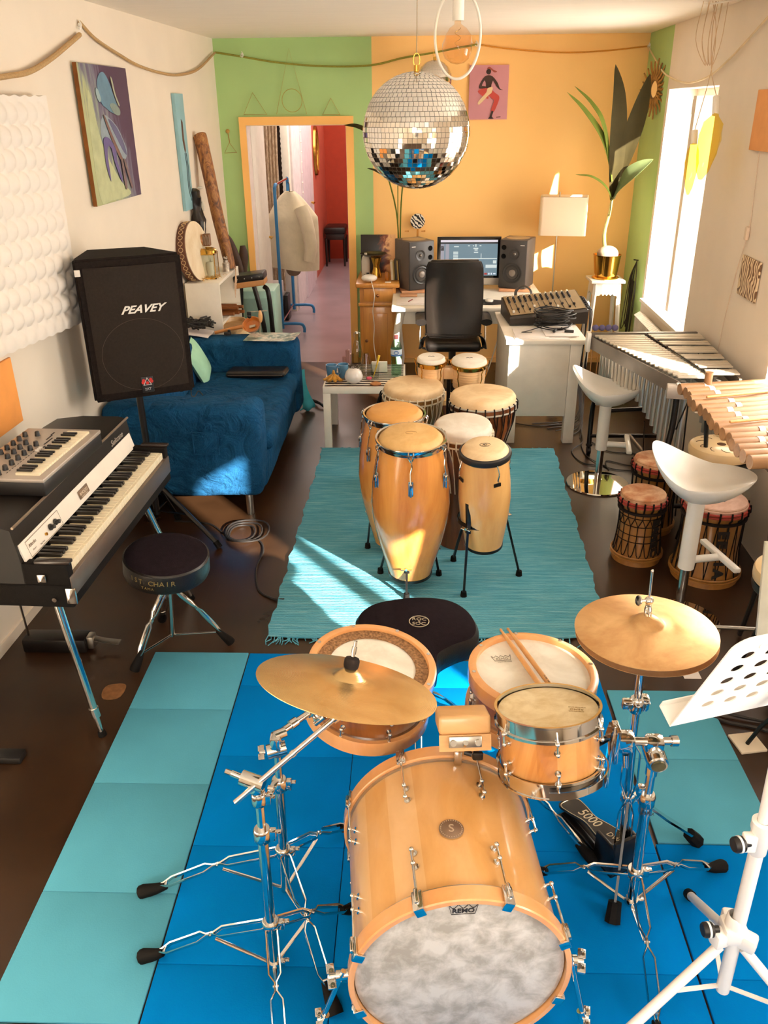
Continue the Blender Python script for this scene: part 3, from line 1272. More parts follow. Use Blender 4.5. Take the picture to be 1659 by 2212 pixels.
mb.bb((-.04, -.02, .02), (-.015, .15, .03), .002, PQ)
build('pedal_base', mb, BLACKM, t)
mb = MB()
FB = PQ @ RT((0, .03, .075), (radians(-13), 0, 0))
poly = [(-.032, .15), (.032, .15), (.036, .1), (.024, .03), (.036, -.04), (.042, -.09), (.03, -.12), (-.03, -.12), (-.042, -.09), (-.036, -.04), (-.024, .03), (-.036, .1)]
mb.prism([(p.x, p.y) for p in spline([(x, y, 0) for x, y in poly], 4, True)], -.004, .004, FB)
build('footboard', mb, P('black_footboard', '#1c1814', .5, 0, .1), t)
mb = MB()
mb.tube([FB @ V((p.x * .92, p.y * .94, .0045)) for p in spline([(x, y, 0) for x, y in poly], 4, True)], .0012, 4, closed=True)
mb.text('5000', .048, FB @ RT((.002, .03, .0045), (0, 0, radians(-90))), .0004)
mb.text('DW', .028, FB @ RT((.0, -.085, .0045), (0, 0, radians(-90))), .0004)
build('footboard_print', mb, P('bone_print', '#d8c9a8', .5), t)

# stand holding the small tom
t = thing('drum_stand', 'chrome tripod stand with round clamp, holding up the small tom', 'stand', (.655, 1.72, 0))
feet = [(.965, 1.87, .012), (.36, 1.84, .012), (.625, 1.30, .012)]
hub = V((.648, 1.725, .15))
mb = MB()
mb.cyl((.648, 1.715, .03), (.654, 1.745, .42), .0145, n=22)
mb.cyl((.654, 1.745, .40), (.656, 1.752, .50), .0125, n=18)
build('pole', mb, CHROME, t)
mb = MB()
mb.cyl((.6535, 1.743, .36), (.654, 1.745, .385), .0185, n=22)
mb.lathe([(0, 0), (.019, 0), (.023, .006), (.023, .034), (.019, .042), (0, .042)], AX((.654, 1.746, .385), (0, 0, 1)), 24)
mb.box((.635, 1.752, .43), (.02, .022, .04), b=.006)
build('height_clamp', mb, CHROME, t)
mb = MB()
mb.text('MAPEX', .012, AX((.6535, 1.7235, .373), (0, -1, .2), (1, 0, 0)), .0006)
build('maker_name', mb, INK, t)
mb = MB()
mb.cyl((.656, 1.752, .49), (.657, 1.757, .53), .016, n=18)
mb.cyl((.66, 1.725, .548), (.657, 1.785, .558), .028, n=28)
mb.cyl((.66, 1.719, .547), (.66, 1.727, .548), .024, n=28)
mb.box((.655, 1.765, .585), (.05, .04, .045), b=.01)
mb.cyl((.70, 1.77, .59), (.625, 1.762, .595), .011, n=16)
mb.cyl((.70, 1.77, .59), (.718, 1.772, .589), .015, n=12)
build('tilter', mb, CHROME, t)
mb = MB()
mb.cyl((.66, 1.7165, .547), (.66, 1.7195, .5475), .019, n=24)
build('tilter_cap', mb, P('olive_cap', '#5b5230', .35, .3, .2, 60), t)
mb = MB()
mb.cyl((.64, 1.762, .594), (.56, 1.755, .60), .012, n=16)
mb.box((.575, 1.755, .60), (.045, .045, .05), b=.008)
mb.box((.548, 1.75, .60), (.012, .05, .11), b=.003)
mb.box((.536, 1.748, .56), (.010, .035, .19), b=.003, rot=(radians(-8), radians(4), 0))
mb.cyl((.575, 1.74, .57), (.58, 1.738, .53), .009, n=12)
build('mount_arm', mb, CHROME, t)
for f in feet:
    braced_leg(t, hub, f)
braces(t, (.648, 1.715, .035), hub, feet)
mb = MB()
clampc(mb, hub, (0, 0, 1), .021, .03)
build('leg_collar', mb, CHROME, t)
mb = MB()
clampc(mb, (.648, 1.715, .045), (0, 0, 1), .018, .02)
build('leg_collar', mb, CHROME, t)

# ------------------------------------------------------------------ saddle throne
t = thing('drum_throne', 'black saddle shaped drum seat with a round silver emblem, between drums and rug', 'drum seat', (.033, 2.43, 0))
out = [(-.19, 2.478), (-.15, 2.561), (-.076, 2.603), (.034, 2.626), (.143, 2.607), (.209, 2.539), (.238, 2.441), (.222, 2.36), (.154, 2.315), (.097, 2.26), (.085, 2.19), (.033, 2.165), (-.02, 2.19), (-.032, 2.26), (-.09, 2.31), (-.16, 2.36)]
sp = spline([(x, y, 0) for x, y in out], 5, True)
cx, cy = .033, 2.43
N = len(sp)
lay = [(.0, .003), (.5, .003), (.85, 0), (.95, -.008), (1.0, -.026), (1.01, -.06), (.985, -.085), (.9, -.095), (0, -.095)]
Z = .52
rings = []
for q, dz in lay:
    rings.append([V((cx + (p.x - cx) * q, cy + (p.y - cy) * q, Z + dz)) for p in sp])


def ringmesh(rs):
    m_ = MB()
    vs = [v for r_ in rs for v in r_]
    fs = [(i * N + j, i * N + (j + 1) % N, (i + 1) * N + (j + 1) % N, (i + 1) * N + j) for i in range(len(rs) - 1) for j in range(N)]
    m_._add(vs, fs)
    bmesh.ops.remove_doubles(m_.bm, verts=m_.bm.verts[:], dist=1e-5)
    return m_


SEATV = P('black_velour', '#1d161a', .9, 0, .2, 50, .15, 300, spec=.05)
build('seat_top', ringmesh(rings[:4]), SEATV, t)
build('seat_side', ringmesh(rings[3:]), BLACKL, t)
mb = MB()
Q = RT((.033, 2.44, Z + .004), (0, 0, radians(-3)))
mb.tube([(.034 * cos(2 * pi * k / 40), .034 * sin(2 * pi * k / 40), 0) for k in range(40)], .0016, 6, closed=True, M=Q)
mb.text('ROC', .024, Q @ Matrix.Translation((0, .014, 0)), .0006)
mb.text('N', .010, Q, .0006)
mb.text('SOC', .024, Q @ Matrix.Translation((0, -.014, 0)), .0006)
build('emblem', mb, P('silver_print', '#cdbfa6', .35, .5), t)
mb = MB()
mb.cyl((.033, 2.43, .06), (.033, 2.43, .43), .016, n=16)
build('pole', mb, CHROME, t)
for a in (30, 150, 270):
    braced_leg(t, (.033, 2.43, .25), (.033 + .24 * cos(radians(a)), 2.43 + .24 * sin(radians(a)), .01), gap=.01)

# ------------------------------------------------------------------ white music stand
t = thing('music_stand', 'white metal sheet music stand with punched holes at the right', 'music stand', (.785, 1.40, 0))
e1 = V((.952, .306, 0)).normalized()
e2 = V((.04, -.13, .30)).normalized()
BL = V((.535, 1.372, .975))
en = e1.cross(e2).normalized()
if en.y > 0:
    en = -en
W_, H_ = .46, .33
DQ = Matrix((e1, e2, e1.cross(e2))).transposed().to_4x4()
DQ.translation = BL
hs = []
for r_, row in enumerate([5, 5, 5, 4, 3]):
    for c_ in range(row + 1):
        hs.append((.055 + c_ * .052 + (r_ % 2) * .0, .262 - r_ * .047))
HR = .0135


def plate(mb, th):
    """flat plate with round holes built as a cell grid"""
    cell = .026
    nx, ny = int(W_ / cell), int(H_ / cell)
    cw, ch = W_ / nx, H_ / ny
    return cw, ch, nx, ny


mb = MB()
# plate with holes by triangulating outline + circles
tb = bmesh.new()
rc = .035
outl = []
for (ccx, ccy, a_0) in ((W_ - rc, H_ - rc, 0), (rc, H_ - rc, 90)):
    for k in range(7):
        a = radians(a_0 + 15 * k)
        outl.append((ccx + rc * cos(a), ccy + rc * sin(a)))
outl += [(0, 0), (W_, 0)]
loops = [outl] + [[(hx + HR * cos(2 * pi * k / 18), hy_ + HR * sin(2 * pi * k / 18)) for k in range(18)] for hx, hy_ in hs]
eds = []
for lp in loops:
    bv = [tb.verts.new((x, y, 0)) for x, y in lp]
    eds += [tb.edges.new((bv[i], bv[(i + 1) % len(bv)])) for i in range(len(bv))]
bmesh.ops.triangle_fill(tb, use_beauty=True, edges=eds)
tb.verts.index_update()
vs = [v.co.copy() for v in tb.verts]
fs = [[v.index for v in f.verts] for f in tb.faces]
mb._add(vs, fs, DQ)
tb.free()
mb.solid(.0025)
MSW = P('white_enamel', '#f3eee6', .35, 0, .02, coat=.2)
build('desk', mb, MSW, t)
mb = MB()
led = DQ @ RT((W_ / 2, -.002, 0))
sgn = 1 if (DQ.to_3x3() @ V((0, 0, 1))).y > 0 else -1
mb.box((0, 0, sgn * .022), (W_, .003, .048), led, .001)
mb.box((0, .010, sgn * .045), (W_, .022, .003), led, .001)
build('ledge', mb, MSW, t)
mb = MB()
EQ = DQ @ RT((.075, .292, -sgn * .002))
mb.tube([(.014 * cos(a * .35) * (1 - a * .03), .014 * sin(a * .35) * (1 - a * .03), 0) for a in range(26)], .002, 6, M=EQ)
build('embossed_mark', mb, MSW, t)
mb = MB()
dc = DQ @ V((W_ * .52, H_ * .5, -sgn * .02))
mb.cyl((.790, 1.395, .12), (.790, 1.400, .66), .0165, n=24)
build('lower_pole', mb, MSW, t)
mb = MB()
mb.cyl((.790, 1.400, .62), (.778, 1.400, 1.03), .0125, n=20)
mb.tube([(.778, 1.40, 1.02), (.776, 1.398, 1.05), dc], .009, 10)
mb.box(dc, (.05, .03, .06), b=.008)
build('upper_pole', mb, MSW, t)
mb = MB()
mb.lathe([(.017, -.045), (.021, -.04), (.022, .02), (.025, .03), (.025, .05), (.015, .052)], AX((.790, 1.40, .635), (0, 0, 1)), 24)
mb.box((.765, 1.392, .63), (.035, .02, .05), b=.005)
build('height_collar', mb, MSW, t)


def bknob(p, d, r=.018):
    m_ = MB()
    m_.cyl(p, V(p) + V(d).normalized() * .018, .009, n=12)
    A_ = AX(V(p) + V(d).normalized() * .014, d)
    m_.lathe([(0, 0), (r * .8, 0), (r, .003), (r, .010)], A_, 20)
    m_.lathe([(r, .013), (r, .022), (r * .85, .026), (0, .026)], A_, 20)
    k_ = build('knob', m_, BLACKP, t)
    m_ = MB()
    m_.lathe([(0, .009), (r * 1.06, .009), (r * 1.06, .014), (0, .014)], A_, 24)
    build('knob_ring', m_, WHITEP, k_)


bknob((.765, 1.39, .63), (-1, -.2, 0))
mb = MB()
mb.box((.785, 1.405, .325), (.06, .06, .05), b=.012)
for f in ((.83, 1.764), (.46, 1.275), (1.09, 1.17)):
    d = (V((*f, 0)) - V((.785, 1.405, 0))).normalized()
    mb.box(V((.785, 1.405, .315)) + d * .035, (.045, .035, .045), b=.008, rot=(0, 0, atan2(d.y, d.x)))
mb.lathe([(.018, .02), (.024, .02), (.022, .05), (.018, .055)], AX((.785, 1.403, .325), (0, 0, 1)), 24)
build('leg_hub', mb, MSW, t)
bknob((.745, 1.395, .34), (-1, -.1, 0))
for f in ((.83, 1.764), (.46, 1.275), (1.09, 1.17)):
    c0 = V((.785, 1.405, .31))
    f3 = V((*f, .018))
    d = (f3 - c0).normalized()
    mb = MB()
    mb.cyl(c0 + d * .04, f3 - d * .02, .0125, n=18)
    lg = build('leg', mb, MSW, t)
    mb = MB()
    mb.cyl(f3 - d * .035, f3, .016, n=16)
    build('rubber_foot', mb, RUBBER, lg)
    mb = MB()
    mb.tube([V((.79, 1.40, .13)), c0.lerp(f3, .45)], .008, 4, flat=(1, .3), up=(0, 0, 1))
    build('brace', mb, MSW, t)
# ------------------------------------------------------------------ mats and rug
TEALM = P('teal_felt_mat', '#5099b0', .95, 0, .06, 3, .12, 220, spec=.05)
BLUEM = P('blue_felt_mat', '#0070b8', .95, 0, .06, 3, .12, 220, spec=.03)


def mat_(x0, x1, ys, m, label, grp):
    """folding mat: panels hinged at the given y lines"""
    t = thing('folding_mat', label, 'mat', ((x0 + x1) / 2, (ys[0] + ys[-1]) / 2, 0), 0, grp)
    for a, b_ in zip(ys[:-1], ys[1:]):
        mb = MB()
        mb.bb((x0, a + .0004, .001), (x1, b_ - .0004, .011), .003)
        build('panel', mb, m, t)
    return t


g = 'felt floor mats under the drum kit'
mat_(-1.10, -.693, [1.34, 1.737, 2.187, 2.588, 2.968], TEALM, 'pale teal floor mat at the left edge, ending by the round drum throne', g)
mat_(-1.10, -.693, [-.3, .2, .62, .98, 1.335], TEALM, 'pale teal floor mat in the bottom left corner of the frame', g)
mat_(-.688, -.205, [1.10, 1.51, 1.92, 2.33, 2.74, 2.965], BLUEM, 'deep blue floor mat beside the left teal one, under the cymbal stands', g)
mat_(-.203, .778, [1.10, 1.51, 1.92, 2.33, 2.74, 2.925], BLUEM, 'wide deep blue mat under the bass drum and saddle seat', g)
mat_(-.688, .778, [.0, .4, .74, 1.097], BLUEM, 'deep blue mat under the front head of the bass drum', g)
mat_(.793, 1.18, [1.962, 2.345, 2.738], TEALM, 'grey teal floor mat at the right, behind the chrome stands', g)
mat_(.784, 1.45, [.6, 1.05, 1.5, 1.957], BLUEM, 'deep blue mat under the white music stand', g)


def rug_mat():
    m, nt, b = newmat('woven_teal_rug')
    f = noise(nt, coords(nt, (1, 16, 1)), 5, 5, .7, .3)
    f2 = noise(nt, coords(nt, (14, 130, 1)), 3, 3, .6)
    col = ramp(nt, f, [(.25, lin('#4089a0')), (.5, lin('#5aa0b4')), (.75, lin('#8abcc6'))])
    mx = nt.nodes.new('ShaderNodeMix')
    mx.data_type = 'RGBA'
    nt.links.new(ramp(nt, f2, [(.66, (0, 0, 0, 1)), (.76, (1, 1, 1, 1))]), mx.inputs[0])
    nt.links.new(col, mx.inputs[6])
    mx.inputs[7].default_value = lin('#2e6570')
    nt.links.new(mx.outputs[2], b.inputs['Base Color'])
    b.inputs['Roughness'].default_value = .95
    b.inputs['Specular IOR Level'].default_value = .05
    wv = nt.nodes.new('ShaderNodeTexWave')
    wv.inputs['Scale'].default_value = 22
    wv.bands_direction = 'Y'
    wv.inputs['Distortion'].default_value = 3
    wv.inputs['Detail Scale'].default_value = 3
    nt.links.new(coords(nt), wv.inputs['Vector'])
    bump(nt, b, wv.outputs['Fac'], .5, .004)
    return m


RUG = rug_mat()
t = thing('woven_rug', 'long woven teal rug with frayed ends under the congas', 'rug', (.16, 4.24, 0))
mb = MB()


def rugf(u, v):
    y = 3.10 + 2.28 * v
    xl, xr = -.635 + .03 * v, .885 + .10 * v
    x = xl + (xr - xl) * u
    e = .006 * sin(y * 21) + .004 * sin(y * 57)
    if u in (0, 1):
        x += e
    if v == 0:
        y += .008 * sin(x * 17) + .02 * (u - .5)
    return (x, y, .008 + .0012 * sin(x * 9 + y * 7))


mb.grid(rugf, 24, 60)
mb.solid(-.007)
build('weave', mb, RUG, t)
mb = MB()
for k in range(230):
    u = random.random()
    far = k % 2
    y = 5.37 if far else 3.105 + .02 * (u - .5)
    x = (-.605 + 1.59 * u) if far else (-.635 + 1.52 * u)
    s = 1 if far else -1
    ln = random.uniform(.02, .055 if far else .065)
    if not far and u > .8:
        ln *= 1.5
    mb.tube([(x, y - s * .01, .009), (x + random.uniform(-.012, .012), y + s * ln * .5, .006), (x + random.uniform(-.03, .03), y + s * ln, .003)], .0022, 4)
o = build('fringe', mb, RUG, t)
o['kind'] = 'stuff'

# ------------------------------------------------------------------ hand drums
CONGA = WOOD('amber_conga_shell', '#b4662a', '#e6a352', 4, (1, 1, .2), .22, .6, dist=1)
CONGN = WOOD('natural_conga_shell', '#c9904e', '#eabd78', 4, (1, 1, .2), .28, .5, dist=1)
RAW1 = skin_mat('rawhide_gold', '#c99c5c', '#deb678', 6)
RAW2 = skin_mat('rawhide_tan', '#d3b184', '#e6cba0', 7)
RAW3 = skin_mat('rawhide_pale', '#dcd0be', '#eee6d8', 7)


def body(parent, A, prof, mat, n=56, th=.006):
    mb = MB()
    mb.lathe(prof + [(r - th, z) for r, z in prof[::-1]] + [prof[0]], A, n)
    return build('shell', mb, mat, parent)


def conga(label, C, n, k, prof, shellm, headm, plates=6, dark=False, head_r=.14, a0=0):
    A = AX(C, n, (1, 0, 0))
    t = thing('conga_drum', label, 'conga', (C[0], C[1] + .05, (A @ V((0, 0, prof[-1][1]))).z), 0, 'congas on the rug')
    body(t, A, prof, shellm)
    r = head_r
    mb = MB()
    mb.lathe([(0, .002), (r * .82, 0), (r * .87, -.004), (r * 1.0, -.022), (r * 1.03, -.032), (r * 1.0, -.040)], A, 56)
    build('drumhead', mb, headm, t)
    mb = MB()
    if dark:
        mb.lathe([(r * 1.02, -.022), (r * 1.11, -.028), (r * 1.13, -.038), (r * 1.10, -.052), (r * 1.0, -.060), (r * .98, -.05), (r * 1.02, -.022)], A, 64, rf=None)
        build('rim', mb, BLACKP, t)
    else:
        mb.lathe([(r * 1.06, -.020), (r * 1.12, -.018), (r * 1.13, -.023), (r * 1.09, -.038), (r * 1.07, -.05), (r * 1.03, -.05), (r * 1.06, -.020)], A, 64)
        build('rim', mb, CHROME, t)
    for i in range(plates):
        a = a0 + 2 * pi * i / plates

        def pt(rr, z, o=0):
            return A @ V((rr * cos(a) - o * sin(a), rr * sin(a) + o * cos(a), z))

        def rad(z):
            for (r1, z1), (r2, z2) in zip(prof[:-1], prof[1:]):
                if z2 <= z <= z1:
                    return r1 + (r2 - r1) * (z1 - z) / (z1 - z2 + 1e-9)
            return prof[0][0]
        zp = -.19 if not dark else -.145
        mb = MB()
        for s in (-1, 1):
            if not dark:
                mb.tube([pt(r * 1.06, -.03, s * .011), pt(r * 1.17, -.022, s * .011), pt(r * 1.2, -.035, s * .011), pt(r * 1.17, -.05, s * .008), pt(rad(-.07) + .016, -.065, 0)], .003, 6, k=2)
        mb.tube([pt(r * (1.16 if not dark else 1.08), -.05), pt(rad(-.09) + .018, -.085, .004), pt(rad(-.12) + .015, -.115, -.002), pt(rad(zp) + .014, zp + .02)], .0034, 7, k=3)
        build('tuning_hook', mb, CHROME, t)
        mb = MB()
        Q = AX(pt(rad(zp) + .004, zp), A.to_3x3() @ V((cos(a), sin(a), 0)), A.to_3x3() @ V((0, 0, 1)))
        if dark:
            mb.box((0, 0, 0), (.018, .036, .006), Q, .0028)
            for s in (-1, 1):
                mb.cyl((0, s * .012, .002), (0, s * .012, .006), .0035, M=Q, n=8)
            build('side_plate', mb, BLACKM, t)
        else:
            mb.box((0, 0, 0), (.075, .022, .005), Q, .002)
            mb.box((.012, 0, .008), (.03, .014, .014), Q, .003)
            mb.cyl((-.035, 0, .009), (.01, 0, .009), .0052, M=Q, n=10)
            build('side_plate', mb, CHROME, t)
    return t, A


PB = [(.139, -.03), (.148, -.07), (.162, -.14), (.177, -.24), (.183, -.34), (.176, -.43), (.157, -.53), (.128, -.64), (.104, -.735)]
c1, A1 = conga('tallest front conga, glossy amber with a tan rawhide head', (.003, 3.50, .822), (.002, -.075, 1), 1, PB, CONGA, RAW1, 6, False, .143, radians(-90))
mb = MB()
mb.lathe([(.1035, -.725), (.108, -.728), (.108, -.742), (.1, -.742), (.1035, -.725)], A1, 48)
build('bottom_band', mb, BLACKM, c1)
mb = MB()
mb.tube([A1 @ V((.025 * cos(a * .5), .014 * sin(a * .5), .0025)) for a in range(11)], .0008, 4)
build('head_stamp', mb, P('faint_stamp', '#a98252', .7), c1)
c2_, A2 = conga('second conga, mostly hidden behind the tallest one, plain orange tan head', (-.079, 3.925, .790), (.007, -.032, 1), 1, PB, CONGA, skin_mat('rawhide_orange', '#c58a42', '#d39b54', 5), 6, False, .139, radians(-75))
PS = [(.104, -.04), (.111, -.10), (.118, -.18), (.121, -.27), (.114, -.36), (.102, -.44), (.088, -.53)]
c3, A3 = conga('small natural wood conga with a black plastic rim on a black stand', (.333, 3.50, .765), (-.04, -.12, 1), 1, PS, CONGN, RAW2, 4, True, .106, radians(-66))
mb = MB()
mb.lathe([(.0875, -.52), (.091, -.523), (.091, -.537), (.085, -.537), (.0875, -.52)], A3, 48)
build('bottom_band', mb, BLACKM, c3)
mb = MB()
mb.tube([A3 @ V((.024 * cos(a), .015 * sin(a), .0025)) for a in [k * .4 for k in range(15)]], .001, 4)
mb.text('A', .02, A3 @ Matrix.Translation((-.006, 0, .0025)), .0003)
mb.tube([A3 @ V((.002 + .007 * cos(a), .007 * sin(a), .0025)) for a in [k * .5 for k in range(12)]], .0012, 4)
build('head_stamp', mb, INK, c3)


def ring_stand(label, c, zr, r, feet, ztop, r_bar=None):
    t = thing('conga_stand', label, 'stand', (c[0], c[1], 0), 0, 'black stands cradling the congas')
    mb = MB()
    mb.tube([(c[0] + r * cos(2 * pi * k / 36), c[1] + r * sin(2 * pi * k / 36), zr) for k in range(36)], .012, 4, closed=True, flat=(.35, 1.1), up=(0, 0, 1))
    build('ring', mb, BLACKM, t)
    for f in feet:
        d = (V((f[0], f[1], 0)) - V((c[0], c[1], 0))).normalized()
        pr = V((c[0], c[1], 0)) + d * (r + .008)
        mb = MB()
        top = V((c[0], c[1], 0)) + d * (r + .018)
        mb.tube([pr + V((0, 0, zr - .03)), pr + V((0, 0, zr + .02)), top + V((0, 0, ztop))], .011, 8, flat=(1.3, .6), up=d)
        mb.tube([pr + V((0, 0, zr + .03)), V((f[0], f[1], .03))], .0095, 4, flat=(1.2, .8))
        lg = build('leg', mb, BLACKM, t)
        mb = MB()
        m_ = pr.lerp(V((f[0], f[1], 0)), .25)
        wingnut(mb, pr + d * .012 + V((0, 0, zr)), d, .02)
        build('wing_nut', mb, CHROME, lg)
        mb = MB()
        mb.tube([V((f[0], f[1], .04)), V((f[0], f[1], .004))], lambda q: .014 + .004 * q, 8)
        build('rubber_foot', mb, RUBBER, lg)
    return t


ring_stand('low black ring stand under the tallest conga', (.0, 3.56), .175, .122, [(-.015, 3.42), (.145, 3.64), (-.148, 3.66)], .26)
ring_stand('black stand holding the hidden second conga, left', (-.08, 3.965), .22, .118, [(-.225, 3.925), (.04, 3.86), (-.06, 4.14)], .33)
ring_stand('tall black height adjustable stand around the small natural conga', (.337, 3.555), .375, .112, [(.258, 3.44), (.545, 3.645), (.225, 3.79)], .50)


def djembe(label, C, n, R, H, wood, headm, ropem, ringm, nk=26, foot=.12, waist=.075):
    A = AX(C, n, (1, 0, 0))
    t = thing('djembe_drum', label, 'djembe', (C[0], C[1], max(.0, (A @ V((0, 0, -H))).z)), 0, 'goblet drums behind the congas')
    prof = [(R * .93, -.02), (R * .97, -.07), (R * .9, -.16), (R * .70, -.27), (waist * 1.2, -.36), (waist, -.42), (waist * 1.1, -.5), (foot, -H)]
    body(t, A, prof, wood)
    mb = MB()
    mb.lathe([(0, .002), (R * .85, .001), (R * .93, -.004), (R * .985, -.018), (R * .99, -.045), (R * .96, -.05)], A, 64)
    build('drumhead', mb, headm, t)
    mb = MB()
    for z, rr in ((-.045, R * 1.0), (-.075, R * 1.005)):
        mb.tube([A @ V((rr * cos(a), rr * sin(a), z)) for a in [2 * pi * k / 56 for k in range(56)]], .005, 6, closed=True)
    build('rope_ring', mb, ringm, t)
    mb = MB()
    for i in range(nk):
        a = 2 * pi * i / nk
        mb.tube([A @ V((rr * cos(a), rr * sin(a), z)) for rr, z in ((R * 1.0, -.036), (R * 1.045, -.05), (R * 1.05, -.07), (R * 1.0, -.088))], .0042, 5)
    for i in range(nk):
        for s in (0, .5):
            a, a2 = 2 * pi * (i + s) / nk, 2 * pi * (i + .5) / nk
            mb.tube([A @ V((R * .99 * cos(a), R * .99 * sin(a), -.08)), A @ V((R * .93 * cos(a2), R * .93 * sin(a2), -.16)), A @ V((R * .74 * cos(a2), R * .74 * sin(a2), -.27)), A @ V(((waist * 1.27) * cos(a2), (waist * 1.27) * sin(a2), -.36))], .0028, 5)
    build('rope_lacing', mb, ropem, t)
    return t, A


WALN = WOOD('dark_djembe_wood', '#3b1d0d', '#8a4d22', 6, (1, 1, .15), .35, .3)
OLIVEW = WOOD('olive_djembe_wood', '#6d4a22', '#a57a3c', 6, (1, 1, .15), .35, .3)
ROPEW = P('ivory_rope', '#d9cbb2', .9, 0, .1, 60)
ROPEB = P('black_rope', '#1c1512', .85, 0, .2, 60)
CLOTHS = P('silver_cloth', '#b9b2a4', .5, .2, .2, 40)
djembe('djembe with ivory rope at the left, black strap hanging beside it', (.017, 4.60, .712), (.003, -.041, 1), .172, .70, OLIVEW, RAW2, ROPEW, ROPEW, 26)
djembe('largest djembe, with a pale fabric ring and black rope, nearest the white desk', (.385, 4.30, .755), (-.02, -.012, 1), .178, .74, WALN, RAW2, ROPEB, CLOTHS, 24)
djembe('djembe with the whitest head, squeezed behind the small black-rimmed conga', (.262, 3.96, .705), (-.012, -.09, 1), .148, .69, WALN, RAW3, ROPEW, ROPEW, 24)
t = thing('hand_drum', 'low brown carved drum half hidden between the two big djembes', 'drum', (.185, 4.98, 0))
A = AX((.185, 4.98, .52), (0, 0, 1))
body(t, A, [(.10, -.02), (.10, -.1), (.085, -.25), (.07, -.4), (.09, -.52)], WALN)
mb = MB()
mb.lathe([(0, .0), (.1, -.002), (.106, -.012), (.106, -.03)], A, 40)
build('drumhead', mb, RAW1, t)
mb = MB()
for i in range(16):
    a = 2 * pi * i / 16
    mb.tube([A @ V((.108 * cos(a), .108 * sin(a), -.02)), A @ V((.104 * cos(a + .2), .104 * sin(a + .2), -.12)), A @ V((.09 * cos(a), .09 * sin(a), -.25))], .003, 5)
build('tension_ropes', mb, BRASS, t)
# black strap bag beside djembe
t = thing('black_shoulder_strap', 'black woven strap hanging down left of the ivory-roped djembe', 'strap', (-.175, 4.62, .35))
mb = MB()
mb.tube([(-.15, 4.60, .655), (-.172, 4.60, .645), (-.190, 4.60, .60), (-.190, 4.60, .5), (-.185, 4.61, .38), (-.188, 4.60, .25)], .016, 6, k=4, flat=(1.2, .35), up=(1, 0, 0))
mb.tube([(-.15, 4.64, .655), (-.17, 4.65, .64), (-.178, 4.66, .58), (-.176, 4.66, .45), (-.178, 4.66, .3)], .011, 6, k=4)
build('strap', mb, P('black_webbing', '#14100e', .9, 0, .2, 50), t)

# bongos on a stand
t = thing('bongo_drums', 'pair of ribbed pale wood bongos joined by a block, on a stand', 'bongos', (.228, 4.74, .64))
BON = P('ribbed_bongo_wood', '#e0b583', .35, 0, .05, coat=.4)
for C, R, nm in (((.118, 4.745, .828), .084, 'small_drum'), ((.338, 4.74, .820), .104, 'large_drum')):
    A = AX(C, (0, -.09, 1), (1, 0, 0))
    mb = MB()
    pr = []
    for i in range(33):
        z = -.045 - .125 * i / 32
        pr.append((R * .93 - R * .06 * i / 32 + .0018 * abs(sin(i * pi / 4)), z))
    mb.lathe([(R * .93, -.03)] + pr + [(R * .80, -.17), (R * .85, -.03)], A, 48)
    s_ = build(nm, mb, BON, t)
    mb = MB()
    mb.lathe([(0, .003), (R * .86, .001), (R * .95, -.006), (R * 1.0, -.022), (R * .97, -.028)], A, 48)
    build('drumhead', mb, RAW3, s_)
    mb = MB()
    mb.lathe([(R * 1.0, -.020), (R * 1.06, -.019), (R * 1.07, -.024), (R * 1.02, -.034), (R * 1.0, -.048), (R * .95, -.048), (R * 1.0, -.02)], A, 48)
    build('rim', mb, BRASS, s_)
    mb = MB()
    mb.tube([A @ V((x, y, .0035)) for x, y in ((-.018, 0), (-.008, .003), (0, -.002), (.01, .003), (.018, 0))], .0014, 4)
    build('head_stamp', mb, INK, s_)
    for i in range(5):
        a = radians(-90 + 36 + 72 * i)
        mb = MB()
        mb.tube([A @ V((rr * cos(a), rr * sin(a), z)) for rr, z in ((R * 1.02, -.03), (R * 1.17, -.024), (R * 1.19, -.04), (R * 1.08, -.06), (R * 1.12, -.09), (R * 1.03, -.12), (R * .96, -.165))], .0034, 6, k=2)
        build('tuning_hook', mb, BRASS, s_)
mb = MB()
mb.box((.22, 4.75, .735), (.06, .06, .07), b=.006)
build('centre_block', mb, BON, t)
t = thing('bongo_stand', 'dark tripod stand under the ribbed bongos', 'stand', (.225, 4.75, 0))
mb = MB()
mb.cyl((.225, 4.76, .1), (.222, 4.755, .70), .012, n=14)
build('pole', mb, BLACKM, t)
for a in (80, 200, 320):
    mb = MB()
    mb.tube([(.225, 4.76, .4), (.225 + .23 * cos(radians(a)), 4.76 + .23 * sin(radians(a)), .012)], .008, 8)
    build('leg', mb, BLACKM, t)

# low rope tuned drums on the right
LW = WOOD('ochre_drum_wood', '#7a4c1e', '#a87436', 5, (1, 1, .2), .4, .3)


